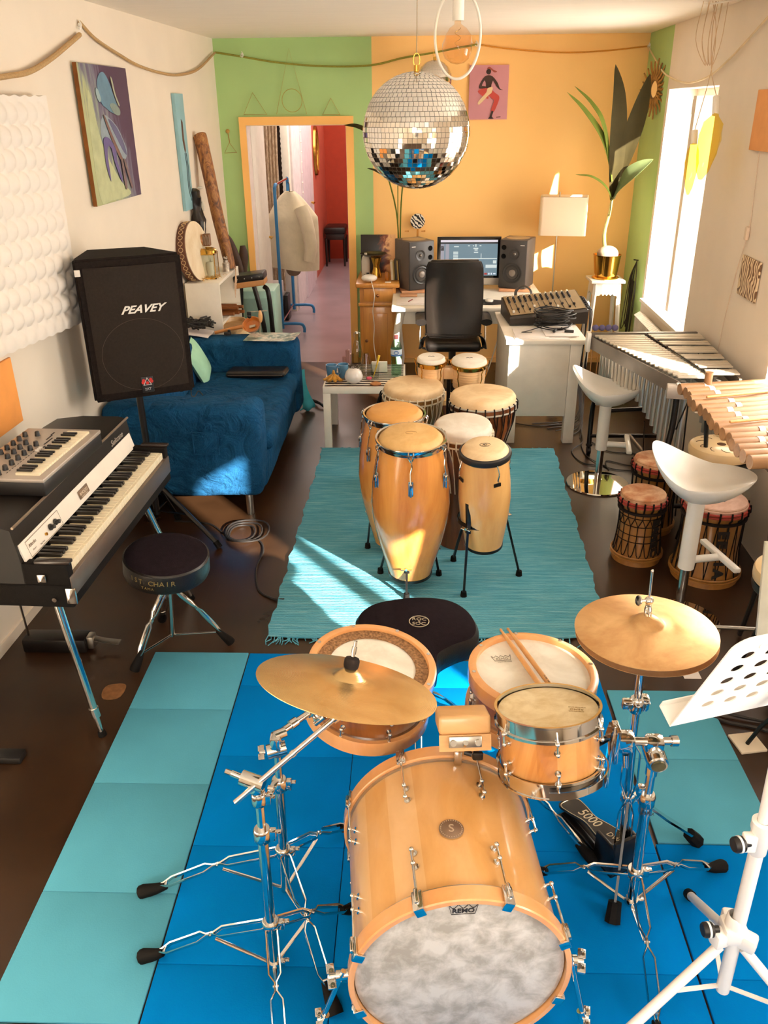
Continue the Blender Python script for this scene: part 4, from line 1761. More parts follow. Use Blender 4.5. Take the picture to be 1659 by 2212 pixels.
def dundun(label, c, R0, R1, H, text, ang, head, net):
    t = thing('rope_drum', label, 'drum', (c[0], c[1], 0), 0, 'small cylindrical rope drums')
    A = RT((c[0], c[1], H))

    def rr(z):
        q = -z / H
        return R0 + (R1 - R0) * q ** 2 - .012 * sin(pi * q)
    prof = [(rr(-H * k / 12), -H * k / 12) for k in range(13)]
    prof[0] = (prof[0][0], -.012)
    body(t, A, prof, LW)
    for z, s in ((0, 1), (-H, -1)):
        R = rr(z)
        mb = MB()
        if s == 1:
            mb.lathe([(0, .001), (R * .86, 0), (R * .97, -.006), (R * 1.02, -.02), (R * 1.0, -.035)], A, 48)
            build('drumhead', mb, head, t)
        mb = MB()
        for k in (0, 1):
            mb.tube([A @ V((R * 1.05 * cos(a), R * 1.05 * sin(a), z - s * (.034 + .014 * k) + (.022 if s < 0 else 0) * 0)) for a in [2 * pi * q / 40 for q in range(40)]], .006, 6, closed=True)
        build('rim_ring', mb, P('red_rim_cloth', '#9b3f36', .8, 0, .15, 30) if s == 1 else LW, t)
    mb = MB()
    n = 18

    def q3(a, z, o=.005):
        r_ = rr(z) + o
        return A @ V((r_ * cos(a), r_ * sin(a), z))
    for i in range(n):
        a, b_ = 2 * pi * i / n, 2 * pi * (i + .5) / n
        mb.tube([A @ V((rr(0) * 1.08 * cos(a), rr(0) * 1.08 * sin(a), -.02)), A @ V((rr(0) * 1.10 * cos(a), rr(0) * 1.10 * sin(a), -.055)), q3(a, -.075)], .0048, 5)
        if net:
            zs = [-.075, -H * .30, -H * .42, -H * .55, -H * .65]
            for sg in (-1, 1):
                mb.tube([q3(a, zs[0]), q3(a, zs[1]), q3(a + sg * pi / n, zs[2]), q3(a + sg * pi / n, zs[3]), q3(a + sg * pi / n * 1.0, zs[4])], .0026, 4)
        else:
            zs = [-.075] * 5
        for sg in (-1, 1):
            mb.tube([q3(a + (pi / n if net else 0), zs[4]), q3(a + (pi / n if net else 0) + sg * pi / n * .5, (zs[4] - H) / 2), q3(a + (pi / n if net else 0) + sg * pi / n, -H + .045)], .0026, 4)
    if net:
        for z in (-H * .3, -H * .42, -H * .55, -H * .65):
            mb.tube([q3(2 * pi * k / 40, z) for k in range(40)], .0022, 4, closed=True)
    mb.tube([q3(2 * pi * k / 40, -.085, .008) for k in range(40)], .009, 6, closed=True)
    build('rope_net', mb, ROPEB, t)
    if text:
        mb = MB()
        n_ = len(text)
        for i, ch in enumerate(text):
            z = -.11 - (H - .17) * (i + .5) / n_
            r_ = rr(z) + .008
            Q = AX(A @ V((r_ * cos(ang), r_ * sin(ang), z)), V((cos(ang), sin(ang), 0)), (0, 0, -1))
            mb.text(ch, (H - .17) / n_ * 1.3, Q, .002, off=.0035, sx=1.15)
        build('painted_letters', mb, P('black_paint', '#1b1410', .6), t)
    return t


KH = skin_mat('brown_patchy_hide', '#a86a42', '#dcb894', 7)
dundun('small rope-netted drum with painted black letters, left of the near white stool', (1.178, 3.875), .112, .122, .375, 'BAMEC', radians(-62), KH, True)
dundun('wide rope drum with black painted letters, standing behind the near white stool', (1.475, 3.70), .145, .160, .425, 'EEAIA', radians(-88), skin_mat('pink_hide', '#c79a84', '#e2c0ac', 7), False)
dundun('taller rope drum hidden behind the small netted one, in shadow', (1.33, 4.22), .12, .125, .42, '', 0, KH, False)
# ------------------------------------------------------------------ round throne by the piano
t = thing('drum_throne', 'round black drum throne with gold lettering on its rim, by the piano', 'drum seat', (-.985, 2.93, 0))
N0 = V((.10, -.06, 1)).normalized()
A = AX((-.975, 2.915, .530), N0, (1, 0, 0))
mb = MB()
mb.lathe([(0, .006), (.12, .006), (.15, .002), (.162, -.006)], A, 56)
build('seat_top', mb, SEATV, t)
mb = MB()
mb.lathe([(.162, -.006), (.167, -.010), (.169, -.018), (.171, -.075), (.166, -.09), (.15, -.098), (0, -.10)], A, 56)
build('seat_side', mb, BLACKL, t)
mb = MB()
mb.tube([A @ V((.1675 * cos(a), .1675 * sin(a), -.012)) for a in [2 * pi * k / 60 for k in range(60)]], .0022, 5, closed=True)
build('piping', mb, BLACKL, t)
mb = MB()


def around(mb, text, R, z, a0, da, size):
    for i, ch in enumerate(text):
        a = a0 + da * i
        n_ = V((cos(a), sin(a), 0))
        Q = A @ AX((R * cos(a), R * sin(a), z), n_, V((-sin(a), cos(a), 0)))
        mb.text(ch, size, Q, .0004)


around(mb, '1ST CHAIR', .1712, -.04, radians(-125), radians(7.2), .030)
around(mb, 'TAMA', .1710, -.066, radians(-108), radians(4.6), .016)
build('lettering', mb, P('dull_gold_print', '#8f7a4a', .5, .4), t)
mb = MB()
mb.cyl((-1.03, 3.01, .07), (-.985, 2.935, .43), .0125, n=16)
mb.cyl((-.99, 2.945, .40), (-.983, 2.93, .435), .02, n=18)
build('pole', mb, CHROME, t)
mb = MB()
mb.cyl((-1.005, 2.965, .335), (-1.0, 2.955, .375), .024, n=18)
wingnut(mb, (-.975, 2.95, .36), (1, 0, 0), .02)
build('leg_collar', mb, CHROME, t)
for f in ((-1.15, 2.83, .012), (-.785, 3.04, .012), (-1.14, 3.22, .012)):
    braced_leg(t, (-1.003, 2.96, .35), f, thick=.0055, gap=.016, flen=.09)
braces(t, (-1.028, 3.005, .08), (-1.003, 2.96, .35), [(-1.15, 2.83, .012), (-.785, 3.04, .012)], .8)

# ------------------------------------------------------------------ electric piano (local x towards the wall, y along the keys)
PR = RT((-1.122, 2.40, 0), (0, 0, radians(-2.2)))
PR = PR @ Matrix(((-1, 0, 0, 0), (0, 1, 0, 0), (0, 0, 1, 0), (0, 0, 0, 1)))
LEN = 1.0
TOLEX = P('black_tolex', '#14100d', .8, 0, .15, 30, .3, 260)
t = thing('electric_piano', 'black electric stage piano with cream keys and a white slanted name rail', 'piano', (-1.40, 2.9, 0))
mb = MB()
mb.bb((.0, -.045, .62), (.56, LEN + .045, .715), .006, PR)
mb.bb((.0, -.045, .70), (.16, -.005, .785), .005, PR)
mb.bb((.0, LEN + .005, .70), (.16, LEN + .045, .785), .005, PR)
build('case', mb, TOLEX, t)
mb = MB()
mb.bb((-.004, -.04, .66), (.022, LEN + .04, .735), .002, PR)
build('front_rail', mb, P('satin_metal_rail', '#6f6259', .4, .6, .1), t)
# lid: hard black top with a rounded far end
mb = MB()
prof = [(.150, .765), (.168, .905), (.20, .915), (.36, .915), (.48, .90), (.55, .86), (.56, .80), (.56, .70), (.15, .70)]
nn = len(prof)
vs = []
ys = [-.045, -.04, LEN + .04, LEN + .045]
for y in ys:
    for (x, z) in prof:
        vs.append((x, y, z if abs(y - LEN / 2) < .55 else z))
fs = [(j * nn + i, j * nn + (i + 1) % nn, (j + 1) * nn + (i + 1) % nn, (j + 1) * nn + i) for j in range(3) for i in range(nn)] + [tuple(range(nn)), tuple(range(3 * nn, 4 * nn))]
mb._add(vs, fs, PR)
build('lid', mb, P('black_lid', '#17120e', .45, 0, .15, 6, .05, 80, spec=.3), t)
mb = MB()
mb.tube([PR @ V((.160, y, .912)) for y in (-.04, LEN + .04)], .005, 6)
build('lid_edge', mb, P('worn_metal_edge', '#8d7d6c', .4, .6), t)
# white name rail
mb = MB()
vs = [(.140, -.03, .778), (.158, -.03, .845), (.158, LEN + .03, .845), (.140, LEN + .03, .778)]
mb._add([PR @ V(v) for v in vs] + [PR @ V((v[0] + .006, v[1], v[2] - .002)) for v in vs], [(0, 1, 2, 3), (4, 5, 6, 7), (0, 1, 5, 4), (1, 2, 6, 5), (2, 3, 7, 6), (3, 0, 4, 7)])
build('name_rail', mb, P('cream_rail', '#eee6d8', .4, 0, .03), t)
RN = V((-.067, 0, .018)).normalized()
NRM = Matrix((PR.to_3x3() @ V((0, 1, 0)), PR.to_3x3() @ V((.26, 0, .965)).normalized(), (PR.to_3x3() @ V((0, 1, 0))).cross(PR.to_3x3() @ V((.26, 0, .965)).normalized()))).transposed().to_4x4()


def onrail(x, y, z):
    m_ = NRM.copy()
    m_.translation = PR @ V((x, y, z))
    return m_


mb = MB()
Q = onrail(.147, .475, .812)
sg = 1 if (Q.to_3x3() @ V((0, 0, 1))).x > 0 else -1
mb.box((0, 0, sg * .001), (.085, .032, .002), Q, 0)
build('name_plate', mb, P('bronze_plate', '#7b6653', .5, .5, .2, 60), t)
mb = MB()
mb.text('RHODES', .018, Q @ Matrix.Translation((0, 0, sg * .0022)), .0003)
mb.text('SEVENTY THREE', .0075, Q @ Matrix.Translation((0, -.012, sg * .0022)), .0002)
build('name_lettering', mb, P('pale_print', '#d5c4ac', .5), t)
mb = MB()
Q = onrail(.146, .125, .810)
mb.tube([Q @ V((x, y, sg * .001)) for x, y in ((-.12, -.028), (.13, -.028), (.13, .028), (-.12, .028))], .0008, 4, closed=True)
mb.text('Rhodes', .017, Q @ Matrix.Translation((-.085, .008, sg * .001)), .0003, shear=.3)
mb.text('Mark I', .009, Q @ Matrix.Translation((-.085, -.012, sg * .001)), .0002)
mb.text('Stage Piano', .007, Q @ Matrix.Translation((-.03, -.018, sg * .001)), .0002)
build('panel_print', mb, P('brown_print', '#6d5a48', .5), t)
for y in (.175, .215):
    mb = MB()
    Q = onrail(.146, y, .810)
    mb.lathe([(0, .0), (.012, 0), (.012, .004), (.008, .006), (.0075, .018), (0, .018)], Q if sg > 0 else Q @ RT(rot=(pi, 0, 0)), 18)
    mb.box((0, .0, sg * .012), (.026, .006, .010), Q, .002)
    build('knob', mb, BLACKP, t)
mb = MB()
Q = onrail(.146, .135, .803)
mb.cyl((0, 0, 0), (0, 0, sg * .006), .0055, M=Q, n=14)
build('jack', mb, BRASS, t)
mb = MB()
Q = onrail(.1605, .885, .868)
mb.text('Suitcase', .032, Q @ Matrix.Translation((0, 0, sg * .003)), .001, shear=.45, sx=1.3)
build('script_badge', mb, P('chrome_script', '#cfc5b8', .3, .8), t)
IVORY = P('ivory_key', '#f0e2c2', .3, 0, .02, coat=.3)
EBONY = P('ebony_key', '#17120f', .35, 0, .1)
NW = 43
kw = LEN / NW
pat = [0, 1, 1, 0, 1, 1, 1]  # E.. : black key after F,G,A,(B no),C,D
names = 'EFGABCD'
hasb = {'C': 1, 'D': 1, 'F': 1, 'G': 1, 'A': 1, 'E': 0, 'B': 0}
mb = MB()
for k in range(NW):
    y0 = k * kw
    mb.bb((.022, y0 + .0007, .745), (.135, y0 + kw - .0007, .765), .0015, PR, 1)
    mb.bb((.010, y0 + .0007, .735), (.0235, y0 + kw - .0007, .764), .0015, PR, 1)
build('white_keys', mb, IVORY, t)
for k in range(NW - 1):
    nm = names[k % 7]
    if hasb[nm]:
        y0 = (k + 1) * kw
        mb = MB()
        mb.bb((.056, y0 - .0068, .765), (.139, y0 + .0068, .779), .002, PR, 1)
        build('black_key', mb, EBONY, t)
for y in (-.03, LEN + .03):
    mb = MB()
    mb.box((.05, y, .79), (.12, .03, .012), PR, .003)
    build('cheek_block', mb, P('dark_wood_cheek', '#241812', .3, 0, .2, 10, coat=.4), t)
mb = MB()
mb.box((-.0, -.05, .67), (.035, .008, .06), PR, .003)
mb.box((.09, -.05, .735), (.03, .008, .03), PR, .003)
mb.cyl((.06, -.048, .655), (.06, -.056, .655), .008, M=PR, n=12)
build('corner_fitting', mb, CHROME, t)
for top, foot in (((-1.246, 2.475, .62), (-1.156, 2.443, .0)), ((-1.19, 3.30, .62), (-1.05, 3.42, .0)), ((-1.60, 2.50, .62), (-1.66, 2.42, 0)), ((-1.58, 3.34, .62), (-1.64, 3.42, 0))):
    mb = MB()
    a_, b_ = V(top), V(foot)
    mb.cyl(a_, a_.lerp(b_, .83), .0145, n=18)
    mb.cyl(a_.lerp(b_, .80), a_.lerp(b_, .86), .018, n=18)
    mb.cyl(a_.lerp(b_, .85), a_.lerp(b_, .98), .010, n=14)
    lg = build('leg', mb, CHROME, t)
    mb = MB()
    mb.cyl(a_.lerp(b_, .97), b_, .014, .017, n=12)
    build('rubber_foot', mb, RUBBER, lg)
# sustain pedal and rod
t = thing('sustain_pedal', 'black pedal block with a steel toe plate on the floor, under the piano', 'pedal', (-1.53, 3.0, 0))
mb = MB()
mb.bb((-1.68, 2.96, .0), (-1.40, 3.05, .07), .012)
build('pedal_body', mb, BLACKM, t)
mb = MB()
mb.box((-1.385, 3.0, .045), (.03, .05, .06), b=.006)
mb.tube([(-1.39, 3.0, .06), (-1.33, 3.0, .045), (-1.26, 2.995, .040)], .02, 8, flat=(1, .2), up=(0, 0, 1))
build('toe_plate', mb, STEEL, t)
mb = MB()
mb.cyl((-1.66, 3.0, .07), (-1.52, 2.72, .615), .005, n=8)
build('connecting_rod', mb, STEEL, t)

# ------------------------------------------------------------------ synthesizer resting on the piano lid
SR = RT((-1.262, 2.60, .935), (0, radians(0), radians(-3.5))) @ Matrix(((-1, 0, 0, 0), (0, 1, 0, 0), (0, 0, 1, 0), (0, 0, 0, 1)))
t = thing('synthesizer', 'small silver analogue synthesizer lying on the piano lid', 'synthesizer', (-1.42, 2.85, .915))
mb = MB()
mb.bb((.0, .0, -.018), (.30, .50, .035), .006, SR)
build('wooden_base', mb, BLACKP, t)
mb = MB()
SILV = P('silver_panel', '#b3a79b', .35, .3, .05)
mb.bb((.0, .0, .033), (.30, .50, .048), .004, SR)
build('panel', mb, SILV, t)
mb = MB()
for k in range(22):
    mb.bb((.028, .03 + k * .0195, .046), (.115, .03 + (k + 1) * .0195 - .0012, .056), .0012, SR, 1)
build('white_keys', mb, IVORY, t)
for k in range(21):
    if 'FGABCDE'[k % 7] in 'FGACD':
        y0 = .03 + (k + 1) * .0195
        mb = MB()
        mb.bb((.06, y0 - .005, .056), (.116, y0 + .005, .064), .0015, SR, 1)
        build('black_key', mb, EBONY, t)
random.seed(3)
for i in range(9):
    for j in range(3):
        if (i + 2 * j) % 5 == 4 and j == 1:
            continue
        y = .03 + i * .047 + (.01 if j % 2 else 0)
        x = .175 + j * .045
        if i > 6 and j == 0:
            continue
        mb = MB()
        mb.lathe([(0, 0), (.011, 0), (.010, .003), (.0085, .016), (.007, .018), (0, .018)], SR @ RT((x, y, .048)), 14)
        build('knob', mb, BLACKP, t)
mb = MB()
for (x, y, l) in ((.15, .36, .07), (.165, .40, .05), (.14, .29, .04), (.17, .44, .03)):
    mb.box((x, y, .0482), (.006, l, .001), SR, 0)
for i in range(12):
    mb.box((.155, .05 + i * .02, .0484), (.003, .010, .0006), SR, 0)
build('panel_slots', mb, INK, t)
mb = MB()
for i in range(3):
    mb.bb((.135, .25 + i * .014, .048), (.150, .256 + i * .014, .056), .001, SR, 1)
build('switches', mb, WHITEP, t)

# ------------------------------------------------------------------ loudspeaker on a tripod
t = thing('loudspeaker', 'big black cabinet loudspeaker with a cloth grille on a tripod by the sofa', 'loudspeaker', (-1.40, 4.20, .78))
pa, pb = V((-1.585, 3.985, 0)), V((-1.135, 4.215, 0))
u = (pb - pa).normalized()
nn_ = V((u.y, -u.x, 0))
WD = (pb - pa).length
fr = Matrix((u, V((0, 0, 1)), nn_)).transposed().to_4x4()   # x along width, y up, z out of the front
fr.translation = pa
ZB, ZT = .795, 1.495
poly = [(0, 0), (WD, 0), (WD, -.03), (WD * .78, -.30), (WD * .20, -.33), (0, -.05)]
mb = MB()
vs = [pa + u * x - nn_ * (-y) + V((0, 0, z)) for z in (ZB, ZT) for x, y in poly]
n6 = len(poly)
mb._add(vs, [(i, (i + 1) % n6, n6 + (i + 1) % n6, n6 + i) for i in range(n6)] + [tuple(range(n6)), tuple(range(n6, 2 * n6))])
bmesh.ops.bevel(mb.bm, geom=mb.bm.edges[:], offset=.012, segments=3, affect='EDGES')
build('cabinet', mb, P('black_carpet_cabinet', '#1c1511', .85, 0, .3, 60, .3, 250), t)
mb = MB()
g0, g1 = .035, WD - .03


def grf(a_, b_):
    x = g0 + (g1 - g0) * a_
    z = ZB + .045 + (ZT - ZB - .085) * b_
    return pa + u * x + V((0, 0, z)) + nn_ * (.006 + .012 * sin(pi * a_) ** .6)


mb.grid(grf, 16, 4)
mb.solid(-.004)
build('grille', mb, P('dark_grey_grille', '#2b231e', .78, 0, .1, 90, .5, 500), t)


def onspk(x, z, o=.0205):
    m_ = fr.copy()
    m_.translation = pa + u * x + V((0, 0, z)) + nn_ * o
    return m_


mb = MB()
mb.text('PEAVEY', .052, onspk(WD * .56, 1.245), .002, shear=.5, sx=1.15, off=.0012)
build('brand_badge', mb, P('white_badge', '#e8e2d8', .4), t)
mb = MB()
mb.box((0, 0, -.001), (.06, .082, .005), onspk(WD * .52, .865, .019), .004)
bd_ = build('model_badge', mb, BLACKP, t)
mb = MB()
Q = onspk(WD * .52, .880, .0225)
mb.tube([Q @ V((x, y, 0)) for x, y in ((-.019, -.016), (.019, -.016), (0, .020))], .0045, 4, closed=True, flat=(1, .3), up=nn_)
mb.text('2XT', .018, onspk(WD * .52, .842, .0225), .0005)
build('badge_triangle', mb, P('silver_badge', '#d0cac4', .35, .5), bd_)
mb = MB()
for dx, dy in ((-.018, .008), (-.022, -.002), (.018, .010), (.022, .0), (0, -.006)):
    mb.cyl((dx, dy, -.0005), (dx, dy, .0008), .008, M=Q, n=12)
build('badge_flames', mb, P('red_badge', '#c02a22', .4), bd_)
mb = MB()
mb.tube([onspk(WD * .52, 1.02, .019) @ V((.2 * cos(a), .18 * sin(a), 0)) for a in [2 * pi * k / 60 for k in range(60)]], .0008, 4, closed=True)
build('cone_outline', mb, P('brown_line', '#55483d', .8), t)
mb = MB()
mb.box((.012, 1.435 - .0, .001), (.026, .03, .012), Matrix.Translation(V((0, 0, 0))) @ fr, .002)
build('corner_tape', mb, P('white_tape', '#e8ddd0', .6), t)
for x in (.07, WD - .06):
    mb = MB()
    mb.cyl(pa + u * x - nn_ * .06 + V((0, 0, ZB - .014)), pa + u * x - nn_ * .06 + V((0, 0, ZB + .002)), .012, n=12)
    build('rubber_foot', mb, RUBBER, t)
mb = MB()
mb.tube([(-1.17, 4.27, .80), (-1.165, 4.24, .76), (-1.15, 4.25, .75), (-1.135, 4.28, .77), (-1.12, 4.30, .74)], .003, 6, k=4)
build('dangling_wire', mb, CABLE, t)
t = thing('speaker_stand', 'black tripod stand carrying the loudspeaker', 'stand', (-1.40, 4.11, 0))
mb = MB()
mb.cyl((-1.395, 4.11, .12), (-1.405, 4.12, .80), .0175, n=20)
mb.cyl((-1.396, 4.112, .38), (-1.398, 4.114, .46), .023, n=20)
build('pole', mb, BLACKM, t)
mb = MB()
mb.cyl((-1.395, 4.11, .30), (-1.396, 4.111, .36), .035, n=20)
build('leg_collar', mb, BLACKM, t)
for f in ((-1.64, 3.80), (-1.02, 3.93), (-1.33, 4.27)):
    mb = MB()
    c0 = V((-1.395, 4.11, .335))
    mb.tube([c0, V((f[0], f[1], .02))], .012, 8, flat=(1.3, .7))
    mb.tube([V((-1.395, 4.11, .14)), c0.lerp(V((f[0], f[1], .02)), .55)], .007, 4, flat=(1.3, .5))
    lg = build('leg', mb, BLACKM, t)
    mb = MB()
    mb.tube([c0.lerp(V((f[0], f[1], .02)), .94), V((f[0], f[1], .008))], .018, 8)
    build('rubber_foot', mb, RUBBER, lg)
# chrome leg catching the light next to the throne
# ------------------------------------------------------------------ blue sofa
def denim():
    m, nt, b = newmat('blue_denim_cover')
    f = noise(nt, coords(nt), 5, 5, .65, .6)
    f2 = noise(nt, coords(nt), 160, 2, .5)
    mx = nt.nodes.new('ShaderNodeMix')
    mx.data_type = 'RGBA'
    mx.inputs[0].default_value = .25
    nt.links.new(ramp(nt, f, [(.25, lin('#0c2b47')), (.75, lin('#1c527c'))]), mx.inputs[6])
    nt.links.new(ramp(nt, f2, [(.3, lin('#0b253e')), (.7, lin('#24628c'))]), mx.inputs[7])
    nt.links.new(mx.outputs[2], b.inputs['Base Color'])
    b.inputs['Roughness'].default_value = .92
    b.inputs['Specular IOR Level'].default_value = .08
    f3 = noise(nt, coords(nt, (1, 1, 1)), 7, 4, .5, 1.5)
    bump(nt, b, f3, .8, .05)
    return m


DEN = denim()
t = thing('sofa', 'two seat sofa in a loose blue denim cover against the left wall', 'sofa', (-1.27, 5.18, 0))


def soft(c0, c1, b, wr=.006, seed=0, sub=14):
    """upholstered block with slightly uneven faces"""
    mb_ = MB()
    mb_.bb(c0, c1, b, seg=5)
    bmesh.ops.subdivide_edges(mb_.bm, edges=[e for e in mb_.bm.edges if e.calc_length() > .15], cuts=7, use_grid_fill=True)
    rnd = random.Random(seed)
    ph = [rnd.uniform(0, 6) for _ in range(6)]
    mb_.bm.normal_update()
    for v in mb_.bm.verts:
        p = v.co
        d = wr * (sin(p.x * 9 + p.z * 7 + ph[0]) + sin(p.y * 11 + p.z * 5 + ph[1]) + .6 * sin(p.x * 21 - p.y * 17 + ph[2])) / 2
        v.co = p + v.normal * d
    return mb_


build('base', soft((-1.66, 4.42, .13), (-.83, 5.86, .33), .04, .004, 1), DEN, t)
build('near_armrest', soft((-1.71, 4.31, .12), (-.835, 4.56, .665), .055, .006, 2), DEN, t)
build('far_armrest', soft((-1.645, 5.76, .12), (-.80, 6.00, .665), .055, .006, 3), DEN, t)
build('backrest', soft((-1.66, 4.50, .30), (-1.47, 5.80, .70), .07, .008, 4), DEN, t)
build('seat_cushion', soft((-1.52, 4.54, .30), (-.80, 5.78, .445), .06, .008, 5), DEN, t)
mb = MB()
mb.bb((-1.20, 4.290, .40), (-1.06, 4.300, .53), .004)
for x0, z0, x1, z1 in ((-1.20, .40, -1.20, .535), (-1.06, .40, -1.06, .535), (-1.20, .40, -1.06, .40), (-1.21, .528, -1.05, .531)):
    mb.tube([(x0, 4.290, z0), (x1, 4.290, z1)], .0035, 6)
build('side_pocket', mb, DEN, t)
for x, y in ((-.93, 4.37), (-1.66, 4.37), (-.93, 5.93), (-1.6, 5.93)):
    mb = MB()
    mb.cyl((x, y, 0), (x, y, .125), .021, n=20)
    build('leg', mb, STEEL, t)

# things on the sofa
mb = MB()


def pil(u_, v_):
    a_, b_ = u_ * 2 - 1, v_ * 2 - 1
    h = (1 - a_ ** 4) * (1 - b_ ** 4)
    e = 1 - .08 * (abs(a_) * abs(b_)) ** .5 * 0
    return V((a_ * .20 * e, b_ * .20 * e, .055 * h ** .6))


Q = RT((-1.46, 5.60, .56), (0, radians(68), 0), (.68, .68, .68)) @ RT(rot=(0, 0, radians(15)))
mb.grid(pil, 16, 16, Q)
mb.grid(lambda a_, b_: V((1, 1, -1)) * pil(a_, b_), 16, 16, Q)
bmesh.ops.remove_doubles(mb.bm, verts=mb.bm.verts[:], dist=1e-4)
one('cushion', mb, P('mint_cushion_cloth', '#a8d8b8', .9, 0, .05, 20, .1, 90), 'pale mint cushion peeking out behind the loudspeaker', 'cushion')
t = thing('keyboard_bag', 'slim black padded case lying on the sofa seat', 'case', (-1.07, 5.64, .445))
mb = MB()
Q = RT((-1.07, 5.66, .472), (0, radians(-2), radians(-6)))
mb.box((0, 0, 0), (.42, .16, .045), Q, .02, 4)
build('case_body', mb, BLACKL, t)
mb = MB()
mb.tube([Q @ V((x, y, -.002)) for x, y in ((-.19, -.082), (.19, -.082), (.21, -.06), (.21, .06), (.19, .082), (-.19, .082), (-.21, .06), (-.21, -.06))], .003, 6, closed=True)
build('zip', mb, P('zip_tape', '#5d5048', .5, .3), t)
mb = MB()
mb.grid(lambda a_, b_: V((-1.17 + .36 * a_ + .02 * b_, 5.735 + .235 * b_ - .02 * a_, .676 + .003 * sin(a_ * 9) * sin(b_ * 6) + (.01 * max(0, a_ - .85) / .15))), 12, 8)
mb.solid(.003)


def record():
    m, nt, b = newmat('printed_sleeve')
    f = noise(nt, coords(nt), 9, 4, .6, 1)
    nt.links.new(ramp(nt, f, [(.35, lin('#57665c')), (.46, lin('#8aa39a')), (.55, lin('#e8e0d2')), (.7, lin('#4b3f33'))]), b.inputs['Base Color'])
    b.inputs['Roughness'].default_value = .3
    return m


one('picture_sleeve', mb, record(), 'glossy grey green picture sleeve lying on the far sofa arm', 'sleeve')
random.seed(5)
mb = MB()
for k in range(16):
    p0 = V((-1.60 + random.uniform(-.02, .12), 5.95 + random.uniform(-.08, .08), .72))
    pts = [p0 + V((random.uniform(-.07, .09), random.uniform(-.07, .07), random.uniform(-.01, .05))) for _ in range(6)]
    mb.tube(pts, .006, 6, k=4)
one('cable_bundle', mb, CABLE, 'black tangled cable bundle on the sofa back by the shelf', 'cables')
mb = MB()
mb.grid(lambda a_, b_: V((-1.70 + .26 * a_, 5.84 + .20 * b_, .695 - .03 * a_ * a_ + .004 * sin(b_ * 7))), 8, 8)
mb.solid(.004)
one('white_cloth', mb, P('white_linen', '#f0e6e2', .9, 0, .03), 'folded white cloth under the black cable bundle', 'cloth')
t = thing('calabash_ladle', 'orange brown wooden ladle drum resting on the far sofa arm', 'ladle', (-1.15, 5.98, .67))
mb = MB()
Q = RT((-1.145, 5.96, .735), (radians(38), radians(-12), 0))
mb.lathe([(0, -.045), (.03, -.042), (.055, -.025), (.066, 0), (.069, .006), (.063, .005), (.052, -.018), (0, -.034)], Q, 32)
build('bowl', mb, WOOD('calabash', '#a8581c', '#d08238', 8, (1, 1, 1), .3, .4), t)
mb = MB()
mb.tube([Q @ V((-.06, 0, .0)), Q @ V((-.16, -.01, .012)), Q @ V((-.27, -.02, .02))], lambda q: .016 - .005 * q, 10, k=3)
build('handle', mb, WOOD('calabash_handle', '#a8642c', '#c98a48', 8, (.2, 1, 1), .35, .3), t)
mb = MB()
mb.box((.0, 0, -.02), (.045, .022, .004), Q, .001)
build('inlay', mb, STEEL, t)
t = thing('kalimba_clamp', 'small upright steel clamp with a pale wooden paddle on the sofa arm', 'clamp', (-1.08, 5.92, .67))
mb = MB()
mb.cyl((-1.085, 5.93, .68), (-1.06, 5.93, .84), .004, n=8)
mb.cyl((-1.16, 5.93, .83), (-1.02, 5.93, .84), .004, n=8)
build('rod', mb, STEEL, t)
mb = MB()
mb.ball((-1.15, 5.93, .80), .015)
mb.box((-1.15, 5.93, .822), (.03, .02, .025), b=.004)
build('screw_knob', mb, BLACKP, t)
mb = MB()
mb.ball((-1.07, 5.925, .80), .022, (.7, .5, 2.0))
build('paddle', mb, MAPLE, t)
mb = MB()
mb.box((-1.31, 5.90, .685), (.05, .03, .022), b=.006)
mb.box((-1.30, 5.91, .70), (.02, .02, .02), b=.005)
one('small_black_clip', mb, BLACKP, 'tiny black clip on the far sofa arm left of the ladle', 'clip')
mb = MB()
mb.grid(lambda a_, b_: V((-.86 + .09 * a_ + .03 * sin(b_ * 5), 6.06 + .05 * a_ + .12 * (1 - b_), .01 + .36 * b_ ** 2 + .012 * sin(a_ * 8 + b_ * 4))), 10, 12)
mb.solid(.006)
one('turquoise_cloth', mb, P('turquoise_cloth', '#4fb7c4', .9, 0, .1, 12), 'turquoise cloth spilling to the floor behind the sofa arm', 'cloth')
# ------------------------------------------------------------------ vibraphone
ALU = P('gold_grey_bar', '#c2b7a5', .45, .45, .05, 20)
VFR = P('grey_frame_paint', '#6f6459', .4, .2, .08)
SILT = P('silver_tube', '#c2bdb4', .28, .8, .05)
t = thing('vibraphone', 'long metal vibraphone with tapering rows of bars along the right wall', 'vibraphone', (1.43, 4.70, 0))
z0 = .845


def vx(side, q):
    """edges of the bar field; q 0 far (long bars) .. 1 near (short bars)"""
    far = {'n0': 1.125, 'm': 1.437, 'a1': 1.765}[side]
    near = {'n0': 1.392, 'm': 1.552, 'a1': 1.705}[side]
    return far + (near - far) * q


YF, YN = 5.15, 4.245
NB = 21
for k in range(NB):
    q0, q1 = k / NB, (k + 1) / NB
    y0, y1 = YF + (YN - YF) * q0, YF + (YN - YF) * q1
    qm = (q0 + q1) / 2
    mb = MB()
    mb.bb((vx('n0', qm), y1 + .006, z0), (vx('m', qm) - .004, y0 - .005, z0 + .012), .003, seg=1)
    for xx in (vx('n0', qm) + .03, vx('m', qm) - .035):
        mb.cyl((xx, (y0 + y1) / 2, z0 + .011), (xx, (y0 + y1) / 2, z0 + .0135), .004, n=8)
    b_ = build('tone_bar', mb, ALU, t)
    if 'FGABCDE'[k % 7] in 'FGACD' and k < NB - 1:
        mb = MB()
        mb.bb((vx('m', qm) + .006, y1 - .019, z0 + .012), (vx('a1', qm), y1 + .015, z0 + .024), .003, seg=1)
        build('tone_bar', mb, ALU, t)
mb = MB()
